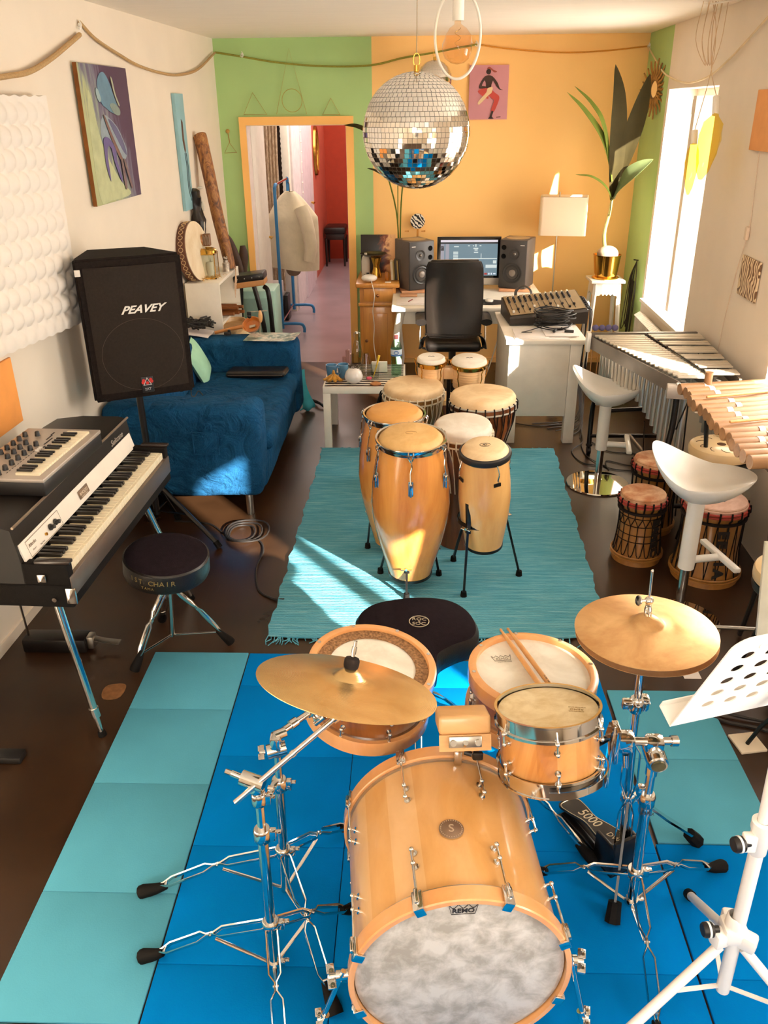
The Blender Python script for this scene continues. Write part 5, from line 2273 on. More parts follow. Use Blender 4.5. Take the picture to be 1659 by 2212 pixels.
mb.tube([(vx('m', q), YF + (YN - YF) * q, z0 + .02) for q in (0, 1)], .0025, 5)
build('bar_cord', mb, BLACKP, t)


def rail(name, a, b_, w, h, m):
    mb = MB()
    a, b_ = V(a), V(b_)
    d = (b_ - a)
    s = V((-d.y, d.x, 0)).normalized() * w / 2
    vs = [a - s, a + s, b_ + s, b_ - s]
    vs = [v + V((0, 0, -h)) for v in vs] + vs
    mb._add(vs, [(0, 1, 2, 3), (4, 5, 6, 7), (0, 1, 5, 4), (1, 2, 6, 5), (2, 3, 7, 6), (3, 0, 4, 7)])
    return build(name, mb, m, t)


rail('front_rail', (1.118, 5.17, z0 - .006), (1.385, 4.23, z0 - .006), .012, .075, VFR)
rail('back_rail', (1.755, 5.17, z0 + .006), (1.70, 4.23, z0 + .006), .014, .06, VFR)
rail('middle_rail', (1.437, 5.17, z0 - .008), (1.55, 4.24, z0 - .008), .02, .04, VFR)
rail('far_end_rail', (1.11, 5.185, z0 + .015), (1.77, 5.20, z0 + .015), .03, .10, VFR)
mb = MB()
mb.bb((1.09, 5.15, z0 - .10), (1.115, 5.21, z0 + .02), .006)
build('corner_cap', mb, WHITEP, t)
mb = MB()
mb.box((1.40, 4.17, z0 - .045), (.17, .085, .06), b=.006, rot=(0, 0, radians(-14)))
build('motor_box', mb, P('light_grey_box', '#a89c90', .4, .3), t)
mb = MB()
mb.box((1.375, 4.19, z0 - .010), (.022, .022, .012), b=.003)
mb.box((1.44, 4.16, z0 - .012), (.03, .012, .006), b=.002)
build('motor_switch', mb, WHITEP, t)
mb = MB()
mb.box((1.405, 4.175, z0 - .012), (.014, .014, .008), b=.002)
build('motor_lamp', mb, P('red_lamp', '#c23a28', .3), t)
mb = MB()
mb.bb((1.455, 4.13, z0 - .15), (1.765, 4.20, z0 - .005), .012)
build('near_end_cover', mb, P('white_satin_cover', '#ece5da', .35, .15), t)
mb = MB()
mb.bb((1.53, 4.125, z0 - .035), (1.78, 4.19, z0 - .002), .006)
build('near_end_rail', mb, VFR, t)
for k in range(21):
    q = (k + .5) / 21
    y = YF + (YN - YF) * q
    arch = .16 + .26 * (2 * abs(q - .42)) ** 1.5
    mb = MB()
    x = vx('n0', q) + .06
    mb.cyl((x, y, z0 - .03), (x, y, z0 - .03 - arch - .06), .017, n=14)
    build('resonator', mb, SILT, t)
for k in range(15):
    q = (k + .5) / 15
    y = YF + (YN - YF) * q
    arch = .20 + .22 * (2 * abs(q - .4)) ** 1.5
    mb = MB()
    x = vx('a1', q) - .08
    mb.cyl((x, y, z0 - .03), (x, y, z0 - .03 - arch), .017, n=12)
    build('resonator', mb, SILT, t)
for (xa, xb, y, ytop) in ((1.205, 1.735, 5.32, 5.14), (1.36, 1.70, 4.22, 4.24)):
    for x in (xa, xb):
        xt = 1.17 if x == 1.205 else x
        mb = MB()
        mb.tube([(xt + .03, ytop, z0 - .06), (xt + .03, ytop, .58), (x, y + (.0), .34), (x, y, .06)], .0165, 10, k=3)
        lg = build('leg', mb, BLACKM, t)
        mb = MB()
        mb.cyl((x, y, .06), (x, y, .075), .022, n=12)
        mb.cyl((x - .012, y, .028), (x + .012, y, .028), .028, n=18)
        build('caster', mb, BLACKP, lg)
    mb = MB()
    mb.cyl((xa, y, .13), (xb, y, .13), .014, n=12)
    build('cross_tube', mb, BLACKM, t)
mb = MB()
mb.cyl((1.47, 5.32, .13), (1.53, 4.22, .13), .014, n=12)
build('long_tube', mb, P('grey_tube', '#6b5f54', .35, .5), t)
mb = MB()
mb.cyl((1.20, 4.90, .45), (1.52, 4.95, .45), .013, n=12)
mb.cyl((1.19, 4.90, .45), (1.205, 4.90, .45), .017, n=12)
build('upper_tube', mb, BLACKM, t)
mb = MB()
mb.cyl((1.43, 4.17, z0 - .09), (1.43, 4.60, .06), .004, n=8)
mb.cyl((1.43, 4.17, z0 - .09), (1.50, 4.30, .03), .004, n=8)
mb.cyl((1.36, 4.65, .47), (1.48, 5.0, .13), .004, n=8)
build('pedal_rod', mb, BLACKM, t)
# mallets lying at the far end
MH = P('violet_yarn', '#5f5878', .95, 0, .15, 90, .5, 250)
for i, x in enumerate((1.145, 1.185, 1.225, 1.265)):
    t2 = thing('mallet', ['violet yarn mallet nearest the desk, first in its row of four', 'second violet yarn mallet in the row on the vibraphone', 'third violet yarn mallet in the row on the vibraphone', 'violet yarn mallet furthest from the desk, last of four'][i], 'mallet', (x, 5.19, z0 + .02), 0, 'mallets on the vibraphone')
    mb = MB()
    mb.ball((x, 5.205, z0 + .040), .021, (1, 1, .9), 16, 10)
    build('head', mb, MH, t2)
    mb = MB()
    mb.cyl((x, 5.225, z0 + .030), (x, 5.24, z0 - .34), .003, n=8)
    build('handle', mb, STICK, t2)

# ------------------------------------------------------------------ bamboo tube xylophone
BAM = WOOD('bamboo_tube', '#805a38', '#ab8159', 8, (.12, 1, 1), .4, .25)
BAMI = BAM
t = thing('bamboo_xylophone', 'balafon of thick wooden tubes tied with white straps, right edge of the room', 'xylophone', (1.55, 3.50, 0))
random.seed(11)
for k in range(16):
    y = 3.985 - k * .0625
    xl = 1.315 + random.uniform(-.006, .006) + .010 * sin(k * 1.3)
    L_ = .445 if k < 5 else .43
    r = .0285
    rise = .045 * (1 - k / 16)
    a_, b_ = V((xl, y, .872)), V((min(xl + L_, rx(y) - .02), y + .045, .872 + rise * .2))
    A = AX(a_, b_ - a_)
    L_ = (b_ - a_).length
    mb = MB()
    mb.lathe([(r * .72, 0.001), (r * .98, 0), (r, .004), (r * .985, L_ * .5), (r, L_ * .97), (r * .95, L_), (0, L_)], A, 22)
    mb.lathe([(0, .0), (r * .72, .001)], A, 22)
    build('tube', mb, BAM, t)
for k in [0, 1, 2] + list(range(4, 9)) + list(range(10, 16)):
    y = 3.985 - k * .0625
    off = {0: .115, 1: .12, 2: .125}.get(k, .10 + .012 * (k % 6))
    x = 1.315 + off
    A = AX((x, y + .010, .8725), (1, .1, 0))
    mb = MB()
    mb.lathe([(.0292, 0), (.0305, 0), (.0305, .026), (.0292, .026)], A, 18)
    build('strap', mb, P('white_strap_%d' % k, '#efe6da', .8), t)
for x in (1.44, 1.66):
    mb = MB()
    mb.bb((x - .015, 3.0, .80), (x + .015, 4.02, .835), .004)
    build('support_beam', mb, P('dark_wood_beam', '#3c2416', .5, 0, .2, 8), t)
for (x0, x1, y) in ((1.44, 1.66, 3.08), (1.44, 1.66, 3.93)):
    mb = MB()
    mb.tube([(x0, y, .81), (x0 + .06, y + .03, .42), (x0 + .02, y + .06, .01)], .011, 8)
    build('leg', mb, BLACKM, t)
    mb = MB()
    mb.tube([(x1, y, .81), (x1, y + .03, .42), (x1 + .02, y + .06, .01)], .011, 8)
    build('leg', mb, BLACKM, t)
mb = MB()
mb.cyl((1.45, 3.995, .86), (1.45, 3.995, .955), .019, n=18)
build('end_peg', mb, BAM, t)
stick((1.36, 3.735, .9125), (1.74, 3.845, .912), 'wooden beater lying across the far bamboo tubes', 'beaters on the bamboo tubes', None, .007)
stick((1.35, 3.395, .913), (1.74, 3.505, .912), 'wooden beater lying across the middle bamboo tubes', 'beaters on the bamboo tubes', None, .007)

# ------------------------------------------------------------------ carved disc tongue drums
DISC = P('pale_varnished_wood', '#e4c592', .32, 0, .05, 6, coat=.5)


def disc_drum(label, C, R, curl):
    t = thing('tongue_drum', label, 'tongue drum', (C[0], C[1], C[2] - .03), 0, 'carved wooden disc drums')
    A = RT(C)
    mb = MB()
    mb.lathe([(0, -.030), (R * .9, -.030), (R * .99, -.022), (R, -.010), (R, .012), (R * .97, .024), (R * .9, .030), (0, .030)], A, 64)
    mb.mi = 1
    if not curl:
        mb.lathe([(0, .0305), (.022, .0305), (.022, .0312), (0, .0312)], A, 24)
    for i in range(10):
        a = 2 * pi * i / 10
        if curl:
            pts = [A @ V((rr * cos(a + b_), rr * sin(a + b_), .031)) for rr, b_ in ((R * .35, 0), (R * .5, .12), (R * .62, .02), (R * .78, .1))]
            mb.tube(pts, lambda q: .004 * sin(pi * min(1, q + .15)) + .001, 6, k=4, flat=(1, .3), up=(0, 0, 1))
        else:
            pts = [A @ V((rr * cos(a + b_), rr * sin(a + b_), .031)) for rr, b_ in ((R * .5, 0), (R * .62, .05), (R * .74, .22), (R * .78, .34))]
            mb.tube(pts, .0022, 6, k=3, flat=(1, .3), up=(0, 0, 1))
    build('body', mb, [DISC, P('dark_slit', '#4a2f18', .8)], t)
    return t


disc_drum('pale carved disc drum with a round centre hole, under the bamboo tubes', (1.565, 3.985, .555), .155, False)
disc_drum('pale carved disc drum with curled slits, cut by the right frame edge', (1.475, 2.80, .505), .160, True)


def low_stand(label, c, h, r):
    t = thing('low_stand', label, 'stand', (c[0], c[1], 0), 0, 'black stands under the disc drums')
    mb = MB()
    mb.lathe([(0, 0), (r, 0), (r * 1.02, .01), (r, .03), (0, .03)], RT((c[0], c[1], h - .03)), 40)
    build('top', mb, BLACKL, t)
    for a in (30, 150, 270):
        mb = MB()
        d = V((cos(radians(a)), sin(radians(a)), 0))
        p = V((c[0], c[1], 0))
        mb.tube([p + d * r * .3 + V((0, 0, h - .03)), p + d * r * .95 + V((0, 0, .012))], .011, 8)
        build('leg', mb, BLACKM, t)
    mb = MB()
    mb.cyl((c[0], c[1], .2), (c[0], c[1], h - .02), .014, n=12)
    build('pole', mb, BLACKM, t)


low_stand('black round stand under the centre-holed disc drum', (1.565, 3.985), .523, .15)
low_stand('black stand under the disc drum with curled slits', (1.475, 2.80), .474, .155)
mb = MB()
mb.cyl((1.19, 2.98, .16), (1.45, 2.96, .16), .009, n=10)
one('loose_steel_bar', mb, STEEL, 'thin steel foot bar just above the floor, near the disc drums', 'bar')

# ------------------------------------------------------------------ white bar stools
def stool(label, c, zs, zc, ang, foot_ang):
    t = thing('bar_stool', label, 'stool', (c[0], c[1], 0), 0, 'white moulded bar stools')
    mb = MB()
    mb.lathe([(0, 0), (.19, 0), (.192, .006), (.188, .012), (.12, .016), (0, .018)], RT((c[0], c[1], 0)), 64)
    build('base_disc', mb, P('mirror_chrome', '#e2ddd2', .04, 1, .01), t)
    mb = MB()
    mb.cyl((c[0], c[1], .016), (c[0], c[1], zc + .01), .021, n=24)
    build('chrome_column', mb, CHROME, t)
    mb = MB()
    mb.cyl((c[0], c[1], zc), (c[0], c[1], zs - .01), .035, n=28)
    build('white_column', mb, WHITEP, t)
    Q = RT((c[0], c[1], 0), (0, 0, foot_ang))
    mb = MB()
    mb.cyl((.02, 0, zc + .035), (.15, 0, zc + .035), .017, n=16, M=Q)
    mb.box((.155, 0, zc + .042), (.032, .29, .022), Q, .006)
    build('footrest', mb, WHITEP, t)
    mb = MB()
    Q = RT((c[0], c[1], zs), (0, 0, ang))

    def sf(u_, v_, lift=0):
        a = u_ * 2 * pi
        rx_, ry_ = .215, .175
        cx_, sy_ = cos(a), sin(a)
        rr = v_
        x = rx_ * cx_ * rr
        y = ry_ * (1 + .08 * cx_) * sy_ * rr * (1 - .12 * abs(cx_) ** 3)
        z = .05 * rr ** 2 * (.5 + .5 * abs(cx_)) + (.085 * (max(0, -cx_) * rr) ** 2.0) + .01 * (max(0, cx_) * rr) ** 2
        return V((x, y, z))
    mb.grid(lambda u_, v_: sf(u_, max(v_, .001)), 48, 12, Q, cu=True)
    bmesh.ops.remove_doubles(mb.bm, verts=mb.bm.verts[:], dist=2e-4)
    # underside shell
    m2 = MB()
    m2.grid(lambda u_, v_: sf(u_, max(v_, .001)) + V((0, 0, -.006 - .08 * (1 - v_ ** 2) ** .7)), 48, 12, Q, cu=True)
    m2.bm.verts.index_update()
    mb._add([v.co.copy() for v in m2.bm.verts], [[v.index for v in f.verts] for f in m2.bm.faces])
    vs, n_ = [], 48
    for k in range(n_):
        vs.append(Q @ sf(k / n_, 1))
    for k in range(n_):
        vs.append(Q @ (sf(k / n_, 1) + V((0, 0, -.006))))
    mb._add(vs, [(k, (k + 1) % n_, n_ + (k + 1) % n_, n_ + k) for k in range(n_)])
    bmesh.ops.remove_doubles(mb.bm, verts=mb.bm.verts[:], dist=2e-4)
    build('seat', mb, WHITEP, t, ang=60)
    mb = MB()
    mb.cyl((c[0] + .03, c[1] - .03, zs - .025), (c[0] + .085, c[1] - .085, zs - .05), .005, n=8)
    build('lift_lever', mb, STEEL, t)


stool('near white moulded bar stool, in front of the rope drums', (1.215, 3.25), .70, .29, radians(-33), radians(12))
stool('far white moulded bar stool beside the vibraphone, on a shiny round base', (1.165, 4.81), .60, .235, radians(-22), radians(-10))

# pale board, wall bits
t = thing('board_stand', 'pale grey green board on a bent black post with a square foot, right frame edge', 'board', (1.245, 2.44, 0))
mb = MB()
Q = RT((1.20, 2.22, .80), (radians(-12), 0, radians(4)))
mb.box((0, 0, 0), (.28, .012, .30), Q, .002)
build('board', mb, P('pale_grey_board', '#c9c6b4', .6), t)
mb = MB()
mb.box((1.245, 2.44, .006), (.10, .10, .010), b=.002, rot=(0, 0, radians(10)))
build('foot_plate', mb, P('pale_plate', '#d9cbb4', .5), t)
mb = MB()
mb.tube([(1.24, 2.43, .012), (1.27, 2.42, .10), (1.32, 2.39, .22), (1.42, 2.34, .32), (1.45, 2.28, .6), (1.32, 2.24, .78)], .008, 8)
build('post', mb, BLACKM, t)
# radiator
t = thing('radiator', 'white ribbed radiator under the far window', 'radiator', (1.80, 6.2, .1))
for k in range(22):
    y = 5.72 + k * .042
    mb = MB()
    for dx in (.045, .085):
        mb.tube([(rx(y) - dx, y, .14), (rx(y) - dx, y, .64)], .014, 10)
    mb.tube([(rx(y) - .03, y, .645), (rx(y) - .065, y, .668), (rx(y) - .10, y, .645)], .014, 8)
    mb.tube([(rx(y) - .03, y, .135), (rx(y) - .065, y, .12), (rx(y) - .10, y, .135)], .014, 8)
    build('rib', mb, WHITEPT, t)
mb = MB()
mb.tube([(rx(5.7) - .065, 5.70, .15), (rx(5.7) - .065, 5.66, .15), (rx(5.7) - .065, 5.66, 0)], .009, 8)
build('pipe', mb, WHITEPT, t)
# things on the right wall


def onright(y, z, o=.004):
    m_ = Matrix((V((-.0257, -1, 0)).normalized(), V((0, 0, 1)), V((-1, .0257, 0)).normalized())).transposed().to_4x4()
    m_.translation = V((rx(y), y, z)) + V((-1, .0257, 0)) * o
    return m_


mb = MB()
mb.box((0, 0, .006), (.34, .285, .012), onright(4.72, 2.05), .002)
one('orange_canvas', mb, P('tan_orange_canvas', '#e2a066', .8, 0, .05, 14, .1, 150), 'plain tan orange canvas high on the right wall', 'canvas')


def zebra():
    m, nt, b = newmat('brown_zebra_print')
    wv = nt.nodes.new('ShaderNodeTexWave')
    wv.inputs['Scale'].default_value = 11
    wv.inputs['Distortion'].default_value = 9
    wv.inputs['Detail'].default_value = 1
    wv.inputs['Detail Scale'].default_value = 1.4
    wv.bands_direction = 'Y'
    nt.links.new(coords(nt), wv.inputs['Vector'])
    nt.links.new(ramp(nt, wv.outputs['Fac'], [(.42, lin('#6f4d31')), (.5, lin('#e6cfaa'))]), b.inputs['Base Color'])
    b.inputs['Roughness'].default_value = .6
    return m


mb = MB()
mb.box((0, 0, .005), (.275, .205, .01), onright(4.575, 1.295), .001)
one('zebra_tile', mb, zebra(), 'small zebra patterned tile on the right wall under the orange canvas', 'picture')
mb = MB()
mb.tube([(rx(y) - .006, y, z) for y, z in ((4.754, 1.91), (4.707, 1.6), (4.71, 1.53))], .0025, 5)
mb.tube([(rx(y) - .006, y, z) for y, z in ((4.72, 1.48), (4.79, 1.3), (4.86, .99), (4.9, .6))], .0025, 5)
mb.box((rx(4.71) - .012, 4.712, 1.505), (.02, .035, .07), b=.008)
one('wall_flex', mb, P('beige_flex', '#d9c3ac', .6), 'thin beige lamp flex with inline switch on the right wall', 'flex')
# tangled cables hanging on the green wall strip
random.seed(9)
mb = MB()
for k in range(9):
    dy, dx = random.uniform(-.12, .12), random.uniform(0, .07)
    pts = [(rx(7.1) - .012, 7.12, .98), (rx(7.1) - .015 - dx * .6, 7.12 + dy, .85), (rx(7.1) - .015 - dx, 7.10 + dy * 1.2, .62), (rx(7) - .03 - dx, 7.06 + dy, .40 + random.uniform(-.08, .12)), (rx(7) - .02 - dx * .3, 7.10 + dy * .5, .56), (rx(7) - .015, 7.12 + dy * .6, .82)]
    mb.tube(pts, .0035, 6, k=5)
mb.cyl((rx(7.1), 7.12, .985), (rx(7.1) - .04, 7.12, .99), .004, n=8)
one('hanging_cables', mb, CABLE, 'coiled dark cables hanging from a hook beside the window', 'cables')

# sun shaped mirror
t = thing('sun_mirror', 'gilded sun shaped mirror with wavy rays on the green wall corner', 'mirror', (rx(7.15) - .01, 7.15, 2.0))
Q = AX((1.825, 7.10, 2.235), (-.92, -.39, .0), (.39, -.92, 0)) @ Matrix.Diagonal((.85, .85, .85, 1))
mb = MB()
for k in range(22):
    a = 2 * pi * k / 22
    L1 = .115 + (.03 if k % 2 else 0)
    Lr = 1.0 if k % 2 else .9
    ps = [(.062, -.5), (.085, .2), (.105, -.3), (.13 * Lr + .02, .3), (.175 * Lr + .02, 0)]
    mb.tube([Q @ V((r_ * cos(a + s_ * .12), r_ * sin(a + s_ * .12) * 1.25, .01)) for r_, s_ in ps], lambda q: .014 * (1 - .6 * q), 6, k=3)
build('rays', mb, P('aged_gilt', '#9a7238', .4, .5, .25, 25), t)
mb = MB()
mb.tube([Q @ V((.062 * cos(2 * pi * k / 40), .078 * sin(2 * pi * k / 40), .012)) for k in range(40)], .009, 8, closed=True)
build('frame', mb, P('aged_gilt_frame', '#8a6430', .4, .5, .25, 25), t)
mb = MB()
mb.lathe([(0, .008), (.058, .008), (.058, .004)], Q @ Matrix.Diagonal((1, 1.26, 1, 1)), 40)
build('glass', mb, P('mirror_glass', '#e9e9e4', .02, 1, .01), t)
# unseen curtain added to keep the nearest window's sun off the tall conga
mb = MB()
mb.grid(lambda a_, b_: V((rx(1.1) - .03 - .02 * sin(a_ * 30), 1.00 + .24 * a_, 1.42 + .84 * b_)), 40, 6)
mb.solid(.004)
one('sun_block_curtain', mb, P('sun_block_cloth', '#eadfca', .9), 'short cream curtain added out of view to block sun at the nearest window', 'curtain')
# ------------------------------------------------------------------ coffee table and what stands on it
t = thing('coffee_table', 'low square white side table with a dark striped top', 'table', (-.315, 5.67, 0))
TX0, TX1, TY0, TY1 = -.59, -.04, 5.39, 5.94
mb = MB()
mb.bb((TX0, TY0, .40), (TX1, TY1, .448), .002)
build('table_top', mb, WHITEPT, t)
for k in range(11):
    y = TY0 + .012 + k * .050
    mb = MB()
    mb.bb((TX0 + .012, y, .448), (TX1 - .012, y + .024, .4505), .0005, seg=1)
    build('dark_stripe', mb, P('dark_brown_strip_%d' % k, '#2e1c12', .4), t)
for x in (TX0, TX1 - .05):
    for y in (TY0, TY1 - .05):
        mb = MB()
        mb.bb((x, y, 0), (x + .05, y + .05, .40), .002)
        build('leg', mb, WHITEPT, t)
MUG = P('grey_blue_glaze', '#5583a4', .25, 0, .12, 14, coat=.5)
for i, (x, y, lb) in enumerate(((-.545, 5.60, 'blue mug with worn paint, the outer one at the table corner'), (-.467, 5.615, 'plain blue mug next to the outer one, its handle turned to it'))):
    tt = thing('mug', lb, 'mug', (x, y, .451), 0, 'blue mugs on the side table')
    A = RT((x, y, .451))
    mb = MB()
    mb.lathe([(0, 0), (.028, 0), (.030, .004), (.040, .088), (.040, .09), (.037, .09), (.027, .006), (0, .006)], A, 32)
    build('cup', mb, MUG, tt)
    mb = MB()
    sx = 1 if i == 0 else -1
    mb.tube([A @ V(p) for p in ((sx * .034, -.008, .075), (sx * .06, -.012, .07), (sx * .06, -.012, .035), (sx * .032, -.008, .025))], .0055, 8, k=4)
    build('handle', mb, MUG, tt)
t = thing('glass_bottle', 'clear swing top glass bottle standing on the side table', 'bottle', (-.375, 5.74, .451))
A = RT((-.375, 5.74, .451))
mb = MB()
mb.lathe([(0, 0), (.040, 0), (.044, .006), (.044, .10), (.041, .13), (.030, .18), (.018, .22), (.0145, .25), (.0145, .262), (.017, .264), (.017, .272), (.012, .272)], A, 32)
build('glass', mb, GLASS('bottle_glass', '#f2f5ee', thin=True, ior=1.6), t)
mb = MB()
mb.tube([A @ V(p) for p in ((.018, 0, .245), (.02, 0, .275), (0, 0, .285), (-.02, 0, .275), (-.018, 0, .245))], .0015, 6, k=3)
mb.lathe([(0, .272), (.013, .272), (.011, .284), (0, .286)], A, 16)
build('swing_top', mb, STEEL, t)
t = thing('glass_carafe', 'squat conical clear carafe behind the round white vase', 'carafe', (-.33, 5.70, .451))
mb = MB()
mb.lathe([(0, 0), (.05, 0), (.052, .004), (.03, .10), (.018, .15)], RT((-.31, 5.68, .451)), 32)
build('glass', mb, GLASS('carafe_glass', '#e9e4da', thin=True, ior=1.6), t)
mb = MB()
for dx, dy, hh in ((0, 0, .15), (.03, .01, .12), (-.025, .012, .10)):
    mb.lathe([(0, .002), (.013, .002), (.014, hh), (.012, hh)], RT((-.445 + dx, 5.76 + dy, .451)), 18)
one('tall_glasses', mb, GLASS('tumbler_glass', '#ece6de', thin=True, ior=1.5), 'cluster of slim clear glasses behind the mugs', 'glasses')
t = thing('round_vase', 'spherical white vase with a wire loop top on the side table', 'vase', (-.385, 5.47, .451))
A = RT((-.385, 5.475, .451))
mb = MB()
mb.lathe([(0, 0), (.028, .001), (.048, .012), (.061, .034), (.062, .052), (.052, .080), (.032, .100), (.018, .106), (.014, .112), (.012, .106), (.0, .1)], A, 40)
build('body', mb, P('milky_glass', '#e9e2da', .18, 0, .03, coat=.5), t)
mb = MB()
for k in range(7):
    a = k * .9
    mb.tube([A @ V((.022 * cos(q) * (1 + .1 * k), .022 * sin(q), .112 + .012 * sin(q + a))) for q in [i * .6 for i in range(11)]], .0016, 5, closed=True)
mb.tube([A @ V((.02 + .03 * cos(q) + .012, .024 * sin(q), .118 + .01 * cos(q))) for q in [i * .6 for i in range(11)]], .002, 5, closed=True)
build('wire', mb, P('dark_wire', '#4b3a2d', .4, .6), t)
t = thing('dried_banana_bunch', 'small shrivelled yellow brown bunch of bananas on the side table', 'bananas', (-.53, 5.52, .451))
for i, a in enumerate((200, 240, 285, 330)):
    mb = MB()
    c = V((-.525, 5.52, .495))
    d = V((cos(radians(a)), sin(radians(a)), 0))
    mb.tube([c + V((0, 0, .03)), c, c + d * .03 + V((0, 0, -.018)), c + d * .055 + V((0, 0, -.030)), c + d * .075 + V((0, 0, -.026))], lambda q: .005 + .010 * sin(pi * q), 8, k=3)
    build('banana', mb, P('banana_skin_%d' % i, '#b07c24', .6, 0, .4, 30), t)
t = thing('water_bottle', 'green tinted plastic water bottle with pink cap', 'bottle', (-.10, 5.66, .451))
A = RT((-.10, 5.66, .451))
mb = MB()
pr = [(0, .004), (.025, 0), (.036, .006)]
for k in range(12):
    z = .012 + k * .0105
    pr.append((.038 if k % 2 else .0345, z))
pr += [(.0385, .14), (.0385, .185), (.037, .2), (.028, .232), (.016, .25), (.0125, .254), (.0125, .262)]
mb.lathe(pr, A, 36)
build('plastic', mb, GLASS('green_pet', '#d3efdf', thin=True, ior=1.5), t)
mb = MB()
mb.lathe([(0, .006), (.033, .008), (.034, .012), (.034, .19), (0, .19)], A, 30)
build('water', mb, GLASS('pale_green_water', '#f4fcf5', thin=True, ior=1.2), t)
mb = MB()
mb.lathe([(.0392, .140), (.0395, .142), (.0395, .184), (.0392, .186)], A, 36)
build('label', mb, P('white_blue_label', '#cfdbe6', .4, 0, .1, 20), t)
mb = MB()
mb.lathe([(.0398, .150), (.0398, .141), (.0399, .141)], A, 36)
mb.tube([A @ V((.0400 * cos(a_), .0400 * sin(a_), .165 + .010 * q)) for a_, q in [(radians(-90 + 22 * cos(x)), sin(x)) for x in [i * .35 for i in range(18)]]], .0028, 5, closed=True)
build('label_print', mb, P('blue_print', '#2a5f9e', .4), t)
mb = MB()
mb.lathe([(0, .262), (.0145, .262), (.0145, .278), (.013, .28), (0, .28)], A, 20)
mb.lathe([(.0125, .254), (.016, .254), (.016, .262), (.0125, .262)], A, 20)
build('cap', mb, P('pink_cap', '#dd8a96', .4), t)
t = thing('drinking_glass', 'clear tumbler holding a yellow spatula on the side table', 'glass', (-.245, 5.58, .451))
A = RT((-.245, 5.575, .451))
mb = MB()
mb.lathe([(0, 0), (.026, 0), (.032, .105), (.030, .105), (.0245, .006), (0, .006)], A, 28)
build('glass', mb, CLEAR, t)
t = thing('yellow_spatula', 'yellow handled spatula leaning in the clear tumbler', 'spatula', (-.24, 5.575, .458))
mb = MB()
mb.tube([A @ V((-.012, 0, .01)), A @ V((.012, 0, .09)), A @ V((.022, 0, .13)), A @ V((.030, .0, .16))], lambda q: .003 + .006 * q, 8)
build('handle', mb, P('yellow_plastic', '#e8c23e', .4), t)
mb = MB()
mb.bb((-.275, 5.72, .451), (-.165, 5.745, .525), .003)
one('white_box', mb, P('white_carton', '#ece4dc', .6), 'small white carton standing behind the tumbler', 'box')
mb = MB()
mb.ball((-.285, 5.54, .463), .02, (1, .8, .6))
one('pink_cloth_scrap', mb, P('pink_cloth', '#c8566a', .8), 'small pink scrap between vase and tumbler', 'scrap')
mb = MB()
mb.lathe([(0, 0), (.036, 0), (.038, .004), (.036, .009), (0, .010)], RT((-.235, 5.435, .451)), 30)
one('wooden_coaster', mb, WOOD('coaster_wood', '#8f4f26', '#b3703a', 10), 'round brown wooden coaster at the table front edge', 'coaster')

# ------------------------------------------------------------------ pine cabinet by the door
PINE = WOOD('honey_pine', '#b4712a', '#d99a48', 5, (1, 1, .14), .4, .3, dist=2)
t = thing('pine_cabinet', 'narrow honey pine cabinet with one drawer and a door', 'cabinet', (-.28, 7.25, 0))
CX0, CX1, CYF, CYB = -.435, -.115, 6.97, 7.56
mb = MB()
mb.bb((CX0 + .01, CYF + .02, .0), (CX1 - .01, CYB, .80), .003)
build('body', mb, PINE, t)
mb = MB()
mb.bb((CX0 - .02, CYF - .015, .80), (CX1 + .02, CYB, .835), .008)
build('top_board', mb, PINE, t)
mb = MB()
mb.bb((CX0, CYF + .005, .645), (CX1, CYF + .025, .675), .006)
mb.bb((CX0, CYF, .0), (CX1, CYF + .03, .06), .004)
build('moulding', mb, PINE, t)
mb = MB()
mb.bb((CX0 + .045, CYF + .006, .685), (CX1 - .035, CYF + .022, .79), .003)
dr = build('drawer', mb, PINE, t)
mb = MB()
mb.ball((-.275, CYF - .004, .735), .013)
build('knob', mb, WOOD('dark_knob', '#6f3c14', '#8c5120', 8), dr)
mb = MB()
mb.bb((CX0 + .04, CYF + .008, .08), (CX1 - .035, CYF + .022, .64), .003)
mb.bb((CX0 + .09, CYF + .002, .13), (CX1 - .08, CYF + .010, .59), .006)
dr = build('door', mb, PINE, t)
mb = MB()
mb.ball((CX0 + .062, CYF - .004, .36), .013)
build('knob', mb, WOOD('dark_knob_b', '#5a2f10', '#7c4820', 8), dr)
ZC = .836
t = thing('dark_picture', 'unframed dark picture with a fiery cloud leaning on the back wall', 'picture', (-.29, 7.45, ZC))
mb = MB()
Q = RT((-.285, 7.47, ZC + .158), (radians(-7), 0, 0))
mb.box((0, 0, 0), (.30, .014, .315), Q, .001)


def firepic():
    m, nt, b = newmat('dark_fire_print')
    tc = nt.nodes.new('ShaderNodeTexCoord')
    sp = nt.nodes.new('ShaderNodeSeparateXYZ')
    nt.links.new(tc.outputs['Object'], sp.inputs[0])
    n_ = noise(nt, coords(nt), 14, 4, .6, 1)
    mm = nt.nodes.new('ShaderNodeMath')
    mm.operation = 'MULTIPLY_ADD'
    mm.inputs[1].default_value = 4.5
    nt.links.new(sp.outputs['X'], mm.inputs[0])
    nt.links.new(n_, mm.inputs[2])
    nt.links.new(ramp(nt, mm.outputs[0], [(.55, lin('#1c1410')), (.75, lin('#7c3a1c')), (.95, lin('#e0aa72'))]), b.inputs['Base Color'])
    b.inputs['Roughness'].default_value = .35
    return m


